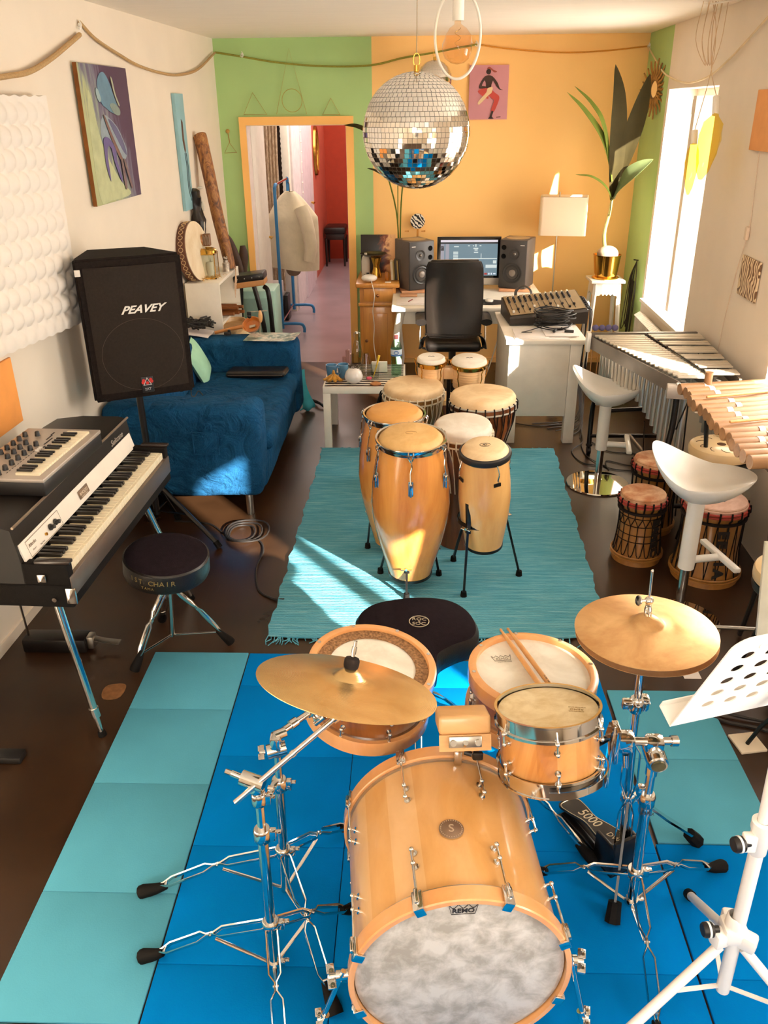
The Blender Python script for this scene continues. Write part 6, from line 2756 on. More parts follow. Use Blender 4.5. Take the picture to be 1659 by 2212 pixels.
build('print', mb, firepic(), t)
t = thing('white_flask', 'white rounded flask with dark caps at its foot, by the door trim', 'flask', (-.39, 7.30, ZC))
mb = MB()
mb.lathe([(0, 0), (.036, 0), (.037, .004), (.037, .13), (.030, .16), (.014, .18), (.012, .195), (0, .196)], RT((-.385, 7.28, ZC)), 28)
build('flask_body', mb, P('milk_white_glass', '#ddd2c2', .25, 0, .03), t)
mb = MB()
mb.bb((-.375, 7.16, ZC), (-.352, 7.18, ZC + .05), .003)
mb.bb((-.395, 7.16, ZC), (-.378, 7.18, ZC + .035), .003)
one('little_dark_vials', mb, BLACKP, 'two tiny dark vials in front of the white flask', 'vials')
t = thing('gold_pedestal_bowl', 'gilded waisted pedestal carrying a dark shallow dish', 'bowl', (-.29, 7.24, ZC))
mb = MB()
mb.lathe([(0, 0), (.046, 0), (.046, .02), (.028, .07), (.026, .10), (.044, .155), (.044, .163), (0, .164)], RT((-.295, 7.24, ZC)), 12)
build('pedestal', mb, BRASS, t)
mb = MB()
mb.lathe([(0, .165), (.04, .166), (.085, .178), (.115, .195), (.113, .197), (.08, .183), (0, .172)], RT((-.315, 7.24, ZC)), 40)
build('dish', mb, P('dark_silver_dish', '#5b5148', .2, .8), t)
t = thing('pebble_lamp', 'smooth white pebble shaped lamp with a hanging white flex', 'lamp', (-.345, 7.04, ZC))
mb = MB()
mb.ball((-.345, 7.03, ZC + .032), .066, (1.0, .75, .46), 28, 16)
build('pebble', mb, WHITEP, t)
mb = MB()
mb.tube([(-.325, 6.985, ZC + .012), (-.315, 6.95, ZC - .02), (-.30, 6.93, .74), (-.315, 6.925, .62), (-.305, 6.92, .5), (-.31, 6.9, .36), (-.285, 6.8, .22), (-.26, 6.6, .12), (-.24, 6.3, .05), (-.22, 5.98, .01)], .0035, 6, k=4)
build('flex', mb, WHITEP, t)
mb = MB()
mb.lathe([(0, 0), (.018, 0), (.02, .01), (.02, .055), (.017, .07), (0, .075)], RT((-.20, 7.10, ZC)), 18)
one('orange_candle_jar', mb, P('amber_wax', '#a8651c', .3, 0, .2, 20, coat=.4), 'little amber candle jar between the pedestal and the books', 'candle')
mb = MB()
mb.bb((-.215, 6.985, ZC), (-.165, 7.005, ZC + .008), .003)
one('white_lighter', mb, WHITEP, 'tiny white lighter at the cabinet edge', 'lighter')
for i, (w_, hh, c, lb) in enumerate(((.020, .15, '#d8cbb0', 'cream spined book, first of the row beside the candle jar'), (.014, .145, '#8f7a3c', 'olive spined book, second of the leaning row'), (.016, .16, '#33291d', 'dark spined book, third of the leaning row'), (.012, .155, '#a58a4a', 'gold spined book, fourth of the leaning row'), (.015, .165, '#4a3a2a', 'brown spined book, closest to the loudspeaker'))):
    x = -.165 + i * .0175
    mb = MB()
    Q = RT((x, 7.14, ZC + .002), (0, radians(-4), 0))
    mb.bb((0, -.05, 0), (w_, .05, hh), .001, Q, 1)
    tt = one('book', mb, P('book_cloth_%d' % i, c, .6), lb, 'book', 'books on the pine cabinet')

# ------------------------------------------------------------------ white desk
t = thing('white_desk', 'white writing desk with curved legs under the computer', 'desk', (.5, 6.95, 0))
mb = MB()
mb.bb((-.15, 6.42, .72), (1.06, 7.42, .75), .008)
build('desk_top', mb, WHITEPT, t)
mb = MB()
mb.bb((-.06, 6.50, .61), (1.00, 6.52, .72), .002)
mb.bb((-.08, 6.50, .61), (-.06, 7.36, .72), .002)
build('apron', mb, WHITEPT, t)
for x, sx in ((-.075, -1), (1.0, 1)):
    for y in (6.50, 7.34):
        mb = MB()
        mb.tube([(x, y, .72), (x + sx * .02, y, .62), (x + sx * .035, y, .5), (x + sx * .02, y, .3), (x + sx * .0, y, .12), (x + sx * .02, y, .0)], lambda q: .034 - .018 * q, 10, k=4)
        build('leg', mb, WHITEPT, t)


def monitor(label, c, yaw, flip=1):
    t = thing('studio_monitor', label, 'loudspeaker', c, 0, 'studio monitors on the desk')
    Q = RT(c, (0, 0, yaw))
    GC = P('charcoal_cabinet', '#5a4f48', .55, 0, .06, 20, .05, 200)
    mb = MB()
    mb.bb((-.115, -.10, 0), (.115, .15, .385), .006, Q)
    build('cabinet', mb, GC, t)
    mb = MB()
    mb.bb((-.112, -.106, .004), (.112, -.099, .381), .003, Q)
    build('baffle', mb, P('dark_baffle', '#37322f', .45, 0, .05), t)
    F_ = Q @ RT((0, -.107, 0), (radians(90), 0, 0))
    mb = MB()
    mb.lathe([(.062, 0), (.080, 0), (.082, .004), (.076, .007), (.066, .004), (.062, .0)], F_ @ RT((0 * flip, .125, 0)), 40)
    mb.lathe([(.066, .002), (.055, .004), (.028, -.014)], F_ @ RT((0, .125, 0)), 40)
    w2 = build('woofer', mb, P('woofer_rubber', '#1c1917', .35, 0, .1), t)
    mb = MB()
    mb.lathe([(.031, -.006), (.024, .008), (.0, .014)], F_ @ RT((0, .125, 0)), 28)
    build('dust_cap', mb, P('grey_dust_cap', '#7d736a', .4, .2), w2)
    mb = MB()
    mb.lathe([(.018, -.004), (.040, .003), (.043, .003), (.043, 0)], F_ @ RT((-.012 * flip, .275, 0)), 32)
    tw = build('tweeter', mb, P('tweeter_horn', '#2c2825', .35, 0, .1), t)
    mb = MB()
    mb.ball(F_ @ V((-.012 * flip, .275, -.001)), .013)
    build('dome', mb, P('tweeter_dome', '#6a625b', .25, .5), tw)
    for z in (.255, .325):
        mb = MB()
        mb.lathe([(0, .001), (.019, .001), (.020, .0015)], F_ @ RT((.078 * flip, z, 0)), 24)
        build('port', mb, P('black_port', '#080706', .9), t)
    mb = MB()
    mb.box((-.075 * flip, .345, .001), (.035, .006, .0015), F_ @ Matrix.Identity(4), 0)
    mb.bm.transform(Matrix.Identity(4))
    build('logo_stroke', mb, P('white_stroke', '#e0dad2', .4), t)
    mb = MB()
    mb.lathe([(0, .3855), (.095, .3855), (.097, .3862), (0, .3865)], Q @ RT((0, .03, 0)), 40)
    build('sun_mat', mb, P('tan_mat', '#b59a70', .8), t)


WB = WOOD('pinkish_wood_block', '#b98058', '#d2a078', 6, (.2, 1, 1), .4)
for i, (c, yaw) in enumerate((((.035, 7.10, .752), radians(28)), ((.865, 7.14, .752), radians(-22)))):
    mb = MB()
    Q = RT(c, (0, 0, yaw * .3))
    mb.bb((-.13, -.12, 0), (.13, .16, .022), .003, Q)
    one('speaker_riser', mb, WB, ['pinkish wooden slab under the left studio monitor', 'pinkish wooden slab under the right studio monitor'][i], 'riser', 'slabs under the monitors')
monitor('left studio monitor on the desk, its bare cones partly behind the chair', (.035, 7.10, .775), radians(28), 1)
monitor('right studio monitor on the desk, turned inwards beside the floor lamp', (.865, 7.14, .775), radians(-22), -1)
# computer
t = thing('desktop_computer', 'all-in-one computer with black bezel and silver chin showing audio software', 'computer', (.478, 7.2, .752))
Q = RT((.478, 7.18, .79), (radians(-5), 0, 0))
mb = MB()
mb.bb((-.264, -.012, -.01), (.264, .022, .378), .008, Q)
build('silver_body', mb, P('silver_alu', '#b9b3ab', .3, .6), t)
mb = MB()
mb.bb((-.263, -.0145, .048), (.263, -.011, .377), .003, Q)
build('bezel', mb, P('gloss_black', '#0d0b0a', .12), t)
mb = MB()
mb.bb((-.235, -.0158, .068), (.235, -.0143, .352), 0, Q)
scr = build('screen', mb, EMIT('screen_blue', '#6f8894', 1.1), t)


def panel(rects, name, c, s=1.2):
    mb = MB()
    for x0, x1, z0_, z1 in rects:
        mb.bb((x0, -.0166, z0_), (x1, -.0159, z1), 0, Q)
    build(name, mb, EMIT(name + '_glow', c, s), scr)


panel([(-.235, .235, .335, .352)], 'menu_bar', '#d8cfd6', 1.3)
panel([(-.235, .235, .322, .334)], 'tool_bar', '#3c3230', .5)
panel([(-.235, -.205, .15, .32), (-.195, -.165, .09, .32)], 'track_list', '#a8a4ae', 1.0)
panel([(-.233, -.208, .268, .305)], 'album_picture', '#3a3432', .5)
panel([(-.13, -.09, .252 - .012 * k, .26 - .012 * k) for k in range(6)] + [(-.125, -.085, .296, .304), (-.01, .005, .302, .31), (.03, .04, .302, .31), (.05, .06, .298, .318), (.085, .1, .302, .31), (.035, .075, .28, .29), (.045, .07, .268, .276), (.04, .075, .25, .258), (-.13, .232, .2, .208), (.098, .103, .2, .245), (.14, .232, .13, .155), (.2, .228, .165, .19)], 'regions', '#ccd6d4', 1.2)
panel([(.13, .155, .075, .09)], 'dock_red', '#b0382e', 1)
panel([(.165, .175, .075, .09), (.185, .195, .075, .09), (.205, .225, .078, .088)], 'dock_icons', '#dfe4ee', 1.2)
mb = MB()
mb.lathe([(0, 0), (.09, 0), (.09, .006), (0, .008)], RT((.478, 7.22, .752)), 30)
mb.bb((.43, 7.20, .758), (.526, 7.215, .86), .003)
build('foot', mb, P('silver_foot', '#b0aaa2', .3, .6), t)
mb = MB()
mb.bb((-.115, 6.52, .752), (.10, 6.74, .756), .001)
mb.bb((-.08, 6.56, .757), (.12, 6.78, .760), .001)
o = one('paper_sheets', mb, PAPER, 'white sheets of paper on the left end of the desk', 'paper')
mb = MB()
mb.cyl((-.02, 6.60, .764), (.01, 6.68, .764), .0035, n=8)
one('red_brown_pencil', mb, P('red_brown', '#8a3a2a', .4), 'short reddish pencil lying on the desk papers', 'pencil')
mb = MB()
mb.bb((-.09, 6.83, .752), (.05, 6.90, .768), .004)
one('small_wooden_box', mb, WB, 'small flat wooden box beneath the left monitor front', 'box')
mb = MB()
mb.prism([(p.x, p.y) for p in spline([(.50, 6.56, 0), (.60, 6.52, 0), (.74, 6.56, 0), (.76, 6.62, 0), (.68, 6.68, 0), (.56, 6.70, 0), (.49, 6.64, 0)], 5, True)], .752, .758)
one('mouse_mat', mb, P('black_mat', '#1a1512', .7), 'black wavy wrist mat under the white mouse', 'mouse mat')
mb = MB()
mb.ball((.61, 6.62, .765), .033, (1, 1.5, .5))
one('computer_mouse', mb, WHITEP, 'white computer mouse on its black mat', 'mouse')
t = thing('headphones', 'black headphones lying on the desk beside the mixer', 'headphones', (.83, 6.50, .752))
for x, y in ((.80, 6.50), (.93, 6.55)):
    mb = MB()
    mb.lathe([(0, -.018), (.030, -.018), (.038, -.008), (.038, .008), (.028, .02), (0, .02)], AX((x, y, .79), (.4, -.8, .3)), 24)
    build('ear_cup', mb, BLACKL, t)
mb = MB()
mb.tube([(.80, 6.50, .80), (.81, 6.57, .85), (.87, 6.62, .875), (.92, 6.6, .85), (.93, 6.55, .80)], .008, 8, k=4, flat=(1.5, .5))
build('headband', mb, BLACKP, t)

# ------------------------------------------------------------------ side cabinet table with the mixer
t = thing('white_side_table', 'white panelled table standing end on, under the mixing desk', 'table', (.9, 5.95, 0))
mb = MB()
mb.bb((.63, 5.49, .705), (1.165, 6.36, .735), .004)
build('table_top', mb, WHITEPT, t)
mb = MB()
mb.bb((.655, 5.515, .20), (1.06, 5.535, .705), .002)
build('front_panel', mb, WHITEPT, t)
mb = MB()
mb.bb((.655, 5.536, .20), (.675, 6.33, .705), .002)
build('side_panel', mb, WHITEPT, t)
for x in (1.062, .655):
    for y in (5.515, 6.25):
        mb = MB()
        mb.bb((x, y, 0 if x > 1 else 0), (x + .072, y + .07, .705 if x > 1 else .199), .003)
        build('leg', mb, WHITEPT, t)
mb = MB()
mb.bb((.70, 5.53, .736), (.92, 5.80, .741), .001)
mb.bb((.90, 5.56, .7415), (1.12, 5.86, .7455), .001)
mb.bb((.69, 5.50, .7355), (1.05, 5.62, .7385), .001)
one('sheet_music', mb, PAPER, 'loose white sheets under the coiled cable on the side table', 'paper')
t = thing('mixing_desk', 'wedge shaped grey audio mixer with many faders', 'mixer', (.96, 6.12, .736))
Q = RT((.955, 6.10, .742), (0, 0, radians(4)))
MG = P('olive_grey_metal', '#8d7c62', .4, .3, .1, 12)
mb = MB()
poly = [(-.19, .0), (.19, .0), (.19, .145), (-.19, .045)]


def wedge(mb_, x0, x1, zo):
    pass


vs = []
for x in (-.275, .275):
    for y, z in ((-.19, 0), (.20, 0), (.20, .115), (-.17, .055), (-.19, .04)):
        vs.append((x, y, z + (.045 if x > 0 and z > 0 else 0)))
mb._add(vs, [(0, 1, 2, 3, 4), (5, 6, 7, 8, 9), (0, 1, 6, 5), (1, 2, 7, 6), (2, 3, 8, 7), (3, 4, 9, 8), (4, 0, 5, 9)], Q)
bmesh.ops.triangulate(mb.bm, faces=[f for f in mb.bm.faces if len(f.verts) > 4])
build('chassis', mb, P('dark_brown_chassis', '#2b221a', .5, .2, .1), t, smooth=False)


def mixp(u_, v_, o=0):
    x = -.265 + .53 * u_
    y = -.16 + .35 * v_
    zf = .057 + .06 * v_ + (.045 * (x + .275) / .55)
    return Q @ V((x, y, zf + o))


mb = MB()
mb.grid(lambda a_, b_: mixp(a_, b_, .003), 4, 4)
mb.solid(.002)
build('face_plate', mb, MG, t)
for i in range(12):
    u_ = .05 + .075 * i
    mb = MB()
    a_, b_ = mixp(u_, .08 + .0 * i, .004), mixp(u_, .55, .004)
    mb.tube([a_, b_], .0035, 4)
    ch = build('fader_slot', mb, BLACKP, t)
    mb = MB()
    q = .12 + .3 * ((i * 7) % 5) / 5
    mb.box(mixp(u_, q, .012), (.016, .022, .014), b=.002)
    build('fader_cap', mb, WHITEP if i % 4 == 0 else BLACKP, ch)
    for j in range(5):
        mb = MB()
        mb.cyl(mixp(u_, .62 + .075 * j, .003), mixp(u_, .62 + .075 * j, .020), .0085, .0065, n=10)
        build('knob', mb, CREAM if j == 4 else BLACKP, t)
mb = MB()
for x in (.1, .16, .22):
    pass
random.seed(21)
for k in range(7):
    a_ = mixp(1.0, .25 + .1 * k, -.03)
    mb.tube([a_, a_ + V((.05, -.01, .0)), a_ + V((.07, -.01, -.05)), a_ + V((.055 + .01 * (k % 3), -.03, -.3)), a_ + V((.06, -.05 + .02 * (k % 4), -.6)), V((1.24, 5.75 + .04 * k, .03)), V((1.2 - .05 * k, 5.6 + .05 * k, .006))], .0035, 6, k=4)
    mb.cyl(a_ - V((.006, 0, 0)), a_ + V((.045, 0, 0)), .007, n=8)
build('plugged_cables', mb, CABLE, t)
t = thing('coiled_cable', 'thick black coil of microphone cable on the loose sheets', 'cable', (1.0, 5.80, .75))
mb = MB()
for k in range(14):
    c = V((.985 + random.uniform(-.015, .015), 5.80 + random.uniform(-.012, .012), .757 + .0085 * k))
    rx_, ry_ = random.uniform(.095, .14), random.uniform(.07, .11)
    ph = random.uniform(0, 6)
    mb.tube([c + V((rx_ * cos(a_), ry_ * sin(a_), .008 * sin(2 * a_ + ph))) for a_ in [2 * pi * q / 22 for q in range(22)]], .0042, 6, closed=True)
mb.tube([(1.03, 5.74, .76), (1.06, 5.70, .752), (1.10, 5.66, .752)], .004, 6, k=3)
mb.cyl((1.04, 5.665, .754), (1.10, 5.655, .754), .010, n=12)
mb.tube([(.90, 5.77, .76), (.80, 5.70, .748), (.75, 5.66, .748), (.82, 5.66, .748)], .003, 6, k=4)
mb.cyl((.985, 5.70, .757), (.965, 5.645, .757), .010, n=12)
build('coil', mb, CABLE, t)

# ------------------------------------------------------------------ office chair
t = thing('office_chair', 'black leather office chair with high back facing the desk', 'chair', (.32, 6.33, 0))


def backf(a_, b_):
    wdt = .208 + .012 * sin(pi * b_) - .012 * (b_ < .02)
    tp = 1 - .10 * max(0, b_ - .92) / .08
    x = .315 + (a_ * 2 - 1) * wdt * tp
    z = .575 + .565 * b_
    y = 6.17 + .05 * (1 - b_) ** 2 * 0 + .035 * (2 * a_ - 1) ** 2 + .02 * sin(b_ * pi)
    return V((x, y, z))


mb = MB()
mb.grid(backf, 16, 20)
mb.solid(-.045)
bmesh.ops.bevel(mb.bm, geom=[e for e in mb.bm.edges if len(e.link_faces) == 2 and e.calc_face_angle(0) > 1.0], offset=.015, segments=3, affect='EDGES')
build('backrest', mb, P('glossy_black_leather', '#1c1612', .3, 0, .15, 8, .12, 60, coat=.15), t)
mb = MB()
mb.tube([backf(k / 12, .055) + V((0, -.008, 0)) for k in range(13)], .005, 6)
build('back_seam', mb, BLACKL, t)
mb = MB()
mb.bb((.11, 6.20, .46), (.53, 6.62, .54), .035, seg=4)
build('seat', mb, BLACKL, t)
for x, sx in ((.075, -1), (.56, 1)):
    mb = MB()
    mb.tube([(x, 6.20, .69), (x, 6.34, .70), (x, 6.48, .69)], .036, 10, flat=(1.2, .7), k=3)
    ar = build('armrest', mb, BLACKL, t)
    mb = MB()
    mb.tube([(x, 6.34, .68), (x + sx * .004, 6.32, .60), (x, 6.30, .49), (x - sx * .05, 6.32, .46)], .013, 8, k=3, flat=(1.3, .6))
    mb.tube([(x - sx * .06, 6.21, .60), (x - sx * .02, 6.24, .56), (x, 6.28, .48)], .016, 8, k=3, flat=(1.6, .5))
    build('arm_bracket', mb, CHROME, ar)
mb = MB()
mb.cyl((.32, 6.38, .10), (.32, 6.38, .46), .028, n=18)
build('gas_column', mb, BLACKP, t)
for k in range(5):
    a = radians(90 + 72 * k)
    d = V((cos(a), sin(a), 0))
    c = V((.32, 6.38, 0))
    mb = MB()
    mb.tube([c + V((0, 0, .12)), c + d * .27 + V((0, 0, .07))], .02, 8, flat=(.9, .9))
    lg = build('leg', mb, BLACKP, t)
    mb = MB()
    mb.cyl(c + d * .27 + V((-d.y * .02, d.x * .02, .026)), c + d * .27 - V((-d.y * .02, d.x * .02, -.026)), .026, n=16)
    build('caster', mb, BLACKP, lg)

# ------------------------------------------------------------------ floor lamp
t = thing('floor_lamp', 'floor lamp with a square white fabric shade, beside the right monitor', 'lamp', (1.22, 7.26, 0))


mb = MB()
Q = RT((1.245, 7.28, 1.175), (0, 0, radians(-10)))
sq = []
for cx_, cy_, a0_ in ((.16, .10, 0), (-.16, .10, 90), (-.16, -.10, 180), (.16, -.10, 270)):
    for k in range(5):
        a = radians(a0_ + 22.5 * k)
        sq.append((cx_ + .03 * cos(a), cy_ + .03 * sin(a)))
n_ = len(sq)
vs = [(x, y, z) for z in (0, .295) for x, y in sq]
mb._add(vs, [(k, (k + 1) % n_, n_ + (k + 1) % n_, n_ + k) for k in range(n_)], Q)
mb.solid(.002)
build('lamp_shade', mb, shade_mat('#f4ead8', '#f4e4c8', .45), t)
mb = MB()
mb.cyl((1.205, 7.28, .02), (1.205, 7.28, 1.50), .005, n=10)
mb.tube([(1.06, 7.31, 1.46), (1.205, 7.28, 1.46), (1.42, 7.24, 1.46)], .0025, 6)
build('pole', mb, STEEL, t)
mb = MB()
mb.lathe([(0, 0), (.13, 0), (.13, .012), (0, .02)], RT((1.205, 7.28, 0)), 36)
build('base', mb, STEEL, t)
mb = MB()
mb.ball((1.205, 7.28, 1.33), .03)
build('bulb', mb, EMIT('warm_bulb', '#ffd9a0', 12), t)

# ------------------------------------------------------------------ plant stand, pot, plants
t = thing('plant_stand', 'tall white plant stand with a scalloped apron in the corner', 'stand', (1.58, 7.05, 0))
cx, cy = 1.59, 7.05
mb = MB()
mb.bb((cx - .135, cy - .135, .835), (cx + .135, cy + .135, .858), .004)
build('top', mb, WHITEPT, t)
for sx in (-1, 1):
    for sy in (-1, 1):
        mb = MB()
        mb.tube([(cx + sx * .092, cy + sy * .092, .835), (cx + sx * .135, cy + sy * .135, 0)], .0175, 4, up=(sx, sy, 0))
        build('leg', mb, WHITEPT, t)
for a in range(4):
    Q = RT((cx, cy, 0), (0, 0, radians(90 * a)))
    mb = MB()
    pts = [(-.098, .835), (-.104, .74)]
    for k in range(9):
        pts.append((-.055 + .1375 * k / 10, .74 if k % 2 == 0 else .755))
    pts += [(.104, .74), (.098, .835)]
    pts = [pts[0], (-.10, .70), (-.078, .735)] + [(-.06 + .015 * k, .735 if k % 2 == 0 else .75) for k in range(9)] + [(.078, .735), (.10, .70), pts[-1]]
    mb.prism([(x, z) for x, z in pts], -.004, .004, Q @ RT((0, -.105, 0), (radians(90), 0, 0)))
    build('apron', mb, WHITEPT, t)


def leaf(mb, pts, w_, nrm, fold=.25, split=None):
    """lance shaped leaf along pts; w_ max half width"""
    sp_ = spline(pts, 6)
    n_ = len(sp_)
    nrm = V(nrm)

    def f(u_, v_):
        i = min(n_ - 1, int(round(u_ * (n_ - 1))))
        p = sp_[i]
        tg = (sp_[min(i + 1, n_ - 1)] - sp_[max(i - 1, 0)]).normalized()
        s_ = tg.cross(nrm).normalized()
        ww = w_ * (sin(pi * min(1, u_ * .93 + .07)) ** .75) * (1 if u_ < .96 else .3)
        q = v_ * 2 - 1
        return p + s_ * ww * q + nrm * (abs(q) * ww * fold)
    mb.grid(f, n_ - 1, 4)


LEAF = P('backlit_dark_leaf', '#332c14', .8, 0, .15, 8, .1, 40)  # backlit shade of the blades is put into this dark colour
LEAFY = P('yellow_green_leaf', '#5c6624', .75, 0, .15, 8, .1, 40)
LEAFG = P('grey_green_leaf', '#6d7b50', .75, 0, .1, 8, .1, 40)
t = thing('potted_coconut_palm', 'young palm in a gold pot with a few long blades, on the white stand', 'plant', (cx, cy, .86))
mb = MB()
mb.lathe([(0, 0), (.085, 0), (.088, .006), (.082, .012), (.068, .012), (.075, .05), (.088, .17), (.092, .178), (.084, .178), (.07, .03), (0, .03)], RT((cx - .005, cy - .01, .859), (0, 0, 0), (1.25, 1.25, 1.05)), 40)
build('pot', mb, P('polished_gold_pot', '#d9a548', .15, 1, .05), t)
mb = MB()
mb.ball((cx - .005, cy - .01, 1.05), .085, (1, 1, .75), 24, 14)
build('coconut', mb, P('grey_husk', '#a58f78', .9, 0, .2, 30, .5, 60), t)
mb = MB()
mb.tube([(cx - .02, cy, 1.05), (cx - .045, cy, 1.20), (cx - .02, cy, 1.36), (cx - .01, cy, 1.50)], lambda q: .017 - .008 * q, 10, k=3)
build('stem', mb, P('green_stem', '#9a8a4c', .5, 0, .1, 14), t)
B0 = V((cx - .01, cy, 1.46))
yq = cy - .08
for nm, pts, w_, m_, nr in (('frond', [B0, (1.56, yq, 1.70), (1.55, yq, 1.95), (1.53, yq - .0, 2.2), (1.485, yq, 2.40)], .066, LEAF, (.2, -1, .1)),
                            ('frond', [(1.60, yq + .02, 1.62), (1.64, yq, 1.85), (1.70, yq, 2.1), (1.745, yq, 2.34)], .066, LEAF, (-.2, -1, .1)),
                            ('frond', [B0, (1.52, yq, 1.72), (1.43, yq - .02, 1.92), (1.28, yq - .03, 2.10), (1.14, yq - .05, 2.22)], .030, LEAFY, (.5, -.8, .5)),
                            ('frond', [(1.545, yq, 1.60), (1.44, yq - .03, 1.98), (1.34, yq, 2.14), (1.20, yq, 2.26)], .022, LEAFY, (.5, -.8, .5)),
                            ('frond', [(cx - .02, cy, 1.33), (1.54, yq - .05, 1.48), (1.47, yq - .1, 1.58), (1.36, yq - .12, 1.645), (1.24, yq - .12, 1.66)], .016, LEAFY, (.4, -.6, .8)),
                            ('frond', [B0, (1.62, yq - .06, 1.60), (1.70, yq - .12, 1.69), (1.80, yq - .16, 1.765)], .075, LEAFG, (-.5, -.6, .8))):
    mb = MB()
    leaf(mb, pts, w_, V(nr).normalized())
    mb.solid(.0012)
    build(nm, mb, m_, t)
t = thing('tall_potted_plant', 'slender arching plant rising behind the left studio monitor', 'plant', (-.13, 7.45, .84))
mb = MB()
mb.tube([(-.105, 7.48, .80), (-.11, 7.48, 1.1), (-.13, 7.48, 1.35), (-.20, 7.47, 1.62), (-.28, 7.46, 1.85), (-.40, 7.44, 1.97)], .006, 6, k=3)
mb.tube([(-.095, 7.48, .80), (-.095, 7.48, 1.2), (-.08, 7.48, 1.5), (-.04, 7.48, 1.75)], .006, 6, k=3)
mb.tube([(-.11, 7.46, .80), (-.115, 7.46, 1.2), (-.115, 7.46, 1.6)], .004, 6, k=3)
build('stems', mb, LEAFY, t)
for pts, w_ in (([(-.28, 7.46, 1.85), (-.36, 7.45, 1.95), (-.45, 7.43, 1.995), (-.55, 7.42, 2.005)], .028), ([(-.04, 7.48, 1.7), (.0, 7.46, 1.85), (.06, 7.45, 1.95)], .03), ([(-.2, 7.47, 1.6), (-.30, 7.46, 1.66), (-.37, 7.45, 1.68)], .012)):
    mb = MB()
    leaf(mb, pts, w_, V((0, -.6, .8)))
    mb.solid(.0012)
    build('frond', mb, LEAF, t)
mb = MB()
mb.lathe([(0, 0), (.06, 0), (.075, .12), (.07, .12), (.055, .02), (0, .02)], RT((-.02, 7.49, .752)), 28)
build('pot', mb, P('dark_pot', '#3a2a20', .5), t)
# round zebra fan behind the monitor
t = thing('zebra_hand_fan', 'round black and white striped fan on a stick behind the left monitor', 'fan', (.053, 7.55, 1.0))


def zeb2():
    m, nt, b = newmat('black_white_zebra')
    wv = nt.nodes.new('ShaderNodeTexWave')
    wv.inputs['Scale'].default_value = 18
    wv.inputs['Distortion'].default_value = 7
    wv.inputs['Detail'].default_value = 1
    wv.inputs['Detail Scale'].default_value = 1.2
    wv.bands_direction = 'DIAGONAL'
    nt.links.new(coords(nt), wv.inputs['Vector'])
    nt.links.new(ramp(nt, wv.outputs['Fac'], [(.45, lin('#1d1814')), (.52, lin('#efe4d2'))]), b.inputs['Base Color'])
    b.inputs['Roughness'].default_value = .7
    return m


mb = MB()
mb.cyl((.053, 7.555, 1.25), (.053, 7.548, 1.25), .062, n=40)
build('fan_disc', mb, zeb2(), t)
mb = MB()
mb.cyl((.053, 7.553, 1.19), (.053, 7.553, .98), .009, n=10)
build('fan_handle', mb, P('orange_brown_handle', '#c9852e', .5), t)
for i, x in enumerate((-.028, .115)):
    mb = MB()
    mb.cyl((x, 7.598, 1.165), (x, 7.57, 1.165), .006, n=8)
    mb.box((x - .015, 7.585, 1.165), (.03, .006, .006), b=.002)
    one('wall_hook', mb, P('orange_hook_%d' % i, '#d9902f', .5), ['small painted hook left of the striped fan stick', 'small painted hook right of the striped fan stick'][i], 'hook', 'painted hooks behind the monitor')
# ------------------------------------------------------------------ left wall: pictures, foam, rope
def onleft(y, z, o=.0):
    """frame on the left wall: x towards the back of the room, y up, z into the room"""
    n_ = V((1, -.0377, 0)).normalized()
    m_ = Matrix((V((.0377, 1, 0)).normalized(), V((0, 0, 1)), n_)).transposed().to_4x4()
    # right handed: x cross y must equal z
    m_.translation = V((lx(y), y, z)) + n_ * o
    return m_


def sheet(name, mb, pts, z, M, m=None):
    pass


# Keep the frame right handed (x towards the camera would mirror the shapes)
def lw(y, z, o=0):
    return onleft(y, z, o)


t = thing('figure_painting', 'tall purple and green painting of a thin seated blue figure', 'painting', (lx(5.03), 5.03, 1.665))
YC, ZC_ = 5.035, 2.005
PW, PH = .715, .68


def pmat():
    m, nt, b = newmat('painted_purple_ground')
    tc = nt.nodes.new('ShaderNodeTexCoord')
    sp = nt.nodes.new('ShaderNodeSeparateXYZ')
    nt.links.new(tc.outputs['Object'], sp.inputs[0])
    n_ = noise(nt, coords(nt, (1, 3, .6)), 5, 5, .6, 1)
    mm = nt.nodes.new('ShaderNodeMath')
    mm.operation = 'MULTIPLY_ADD'
    mm.inputs[1].default_value = 1.1
    nt.links.new(sp.outputs['Y'], mm.inputs[0])
    nt.links.new(n_, mm.inputs[2])
    m3 = nt.nodes.new('ShaderNodeMath')
    m3.operation = 'MULTIPLY_ADD'
    m3.inputs[1].default_value = .7
    nt.links.new(sp.outputs['Z'], m3.inputs[0])
    nt.links.new(mm.outputs[0], m3.inputs[2])
    m4 = nt.nodes.new('ShaderNodeMath')
    m4.operation = 'SUBTRACT'
    m4.inputs[1].default_value = .24
    nt.links.new(m3.outputs[0], m4.inputs[0])
    nt.links.new(ramp(nt, m4.outputs[0], [(.22, lin('#aeb183')), (.38, lin('#8a9183')), (.52, lin('#6b6478')), (.72, lin('#4a3048'))]), b.inputs['Base Color'])
    b.inputs['Roughness'].default_value = .7
    return m


mb = MB()
mb.box((0, 0, .020), (PW, PH, .020), lw(YC, ZC_, .002), .002)
build('canvas', mb, [pmat()], t)
mb = MB()
mb.box((-PW / 2 - .002, 0, .020), (.004, PH, .021), lw(YC, ZC_, .002), 0)
build('canvas_edge', mb, P('raw_orange_edge', '#7a4c24', .8, 0, .2, 12), t)


def pq(u_, v_):
    """picture coordinates: u 0..1 from the near edge, v 0..1 from the top"""
    return ((u_ - .5) * PW, (.5 - v_) * PH)


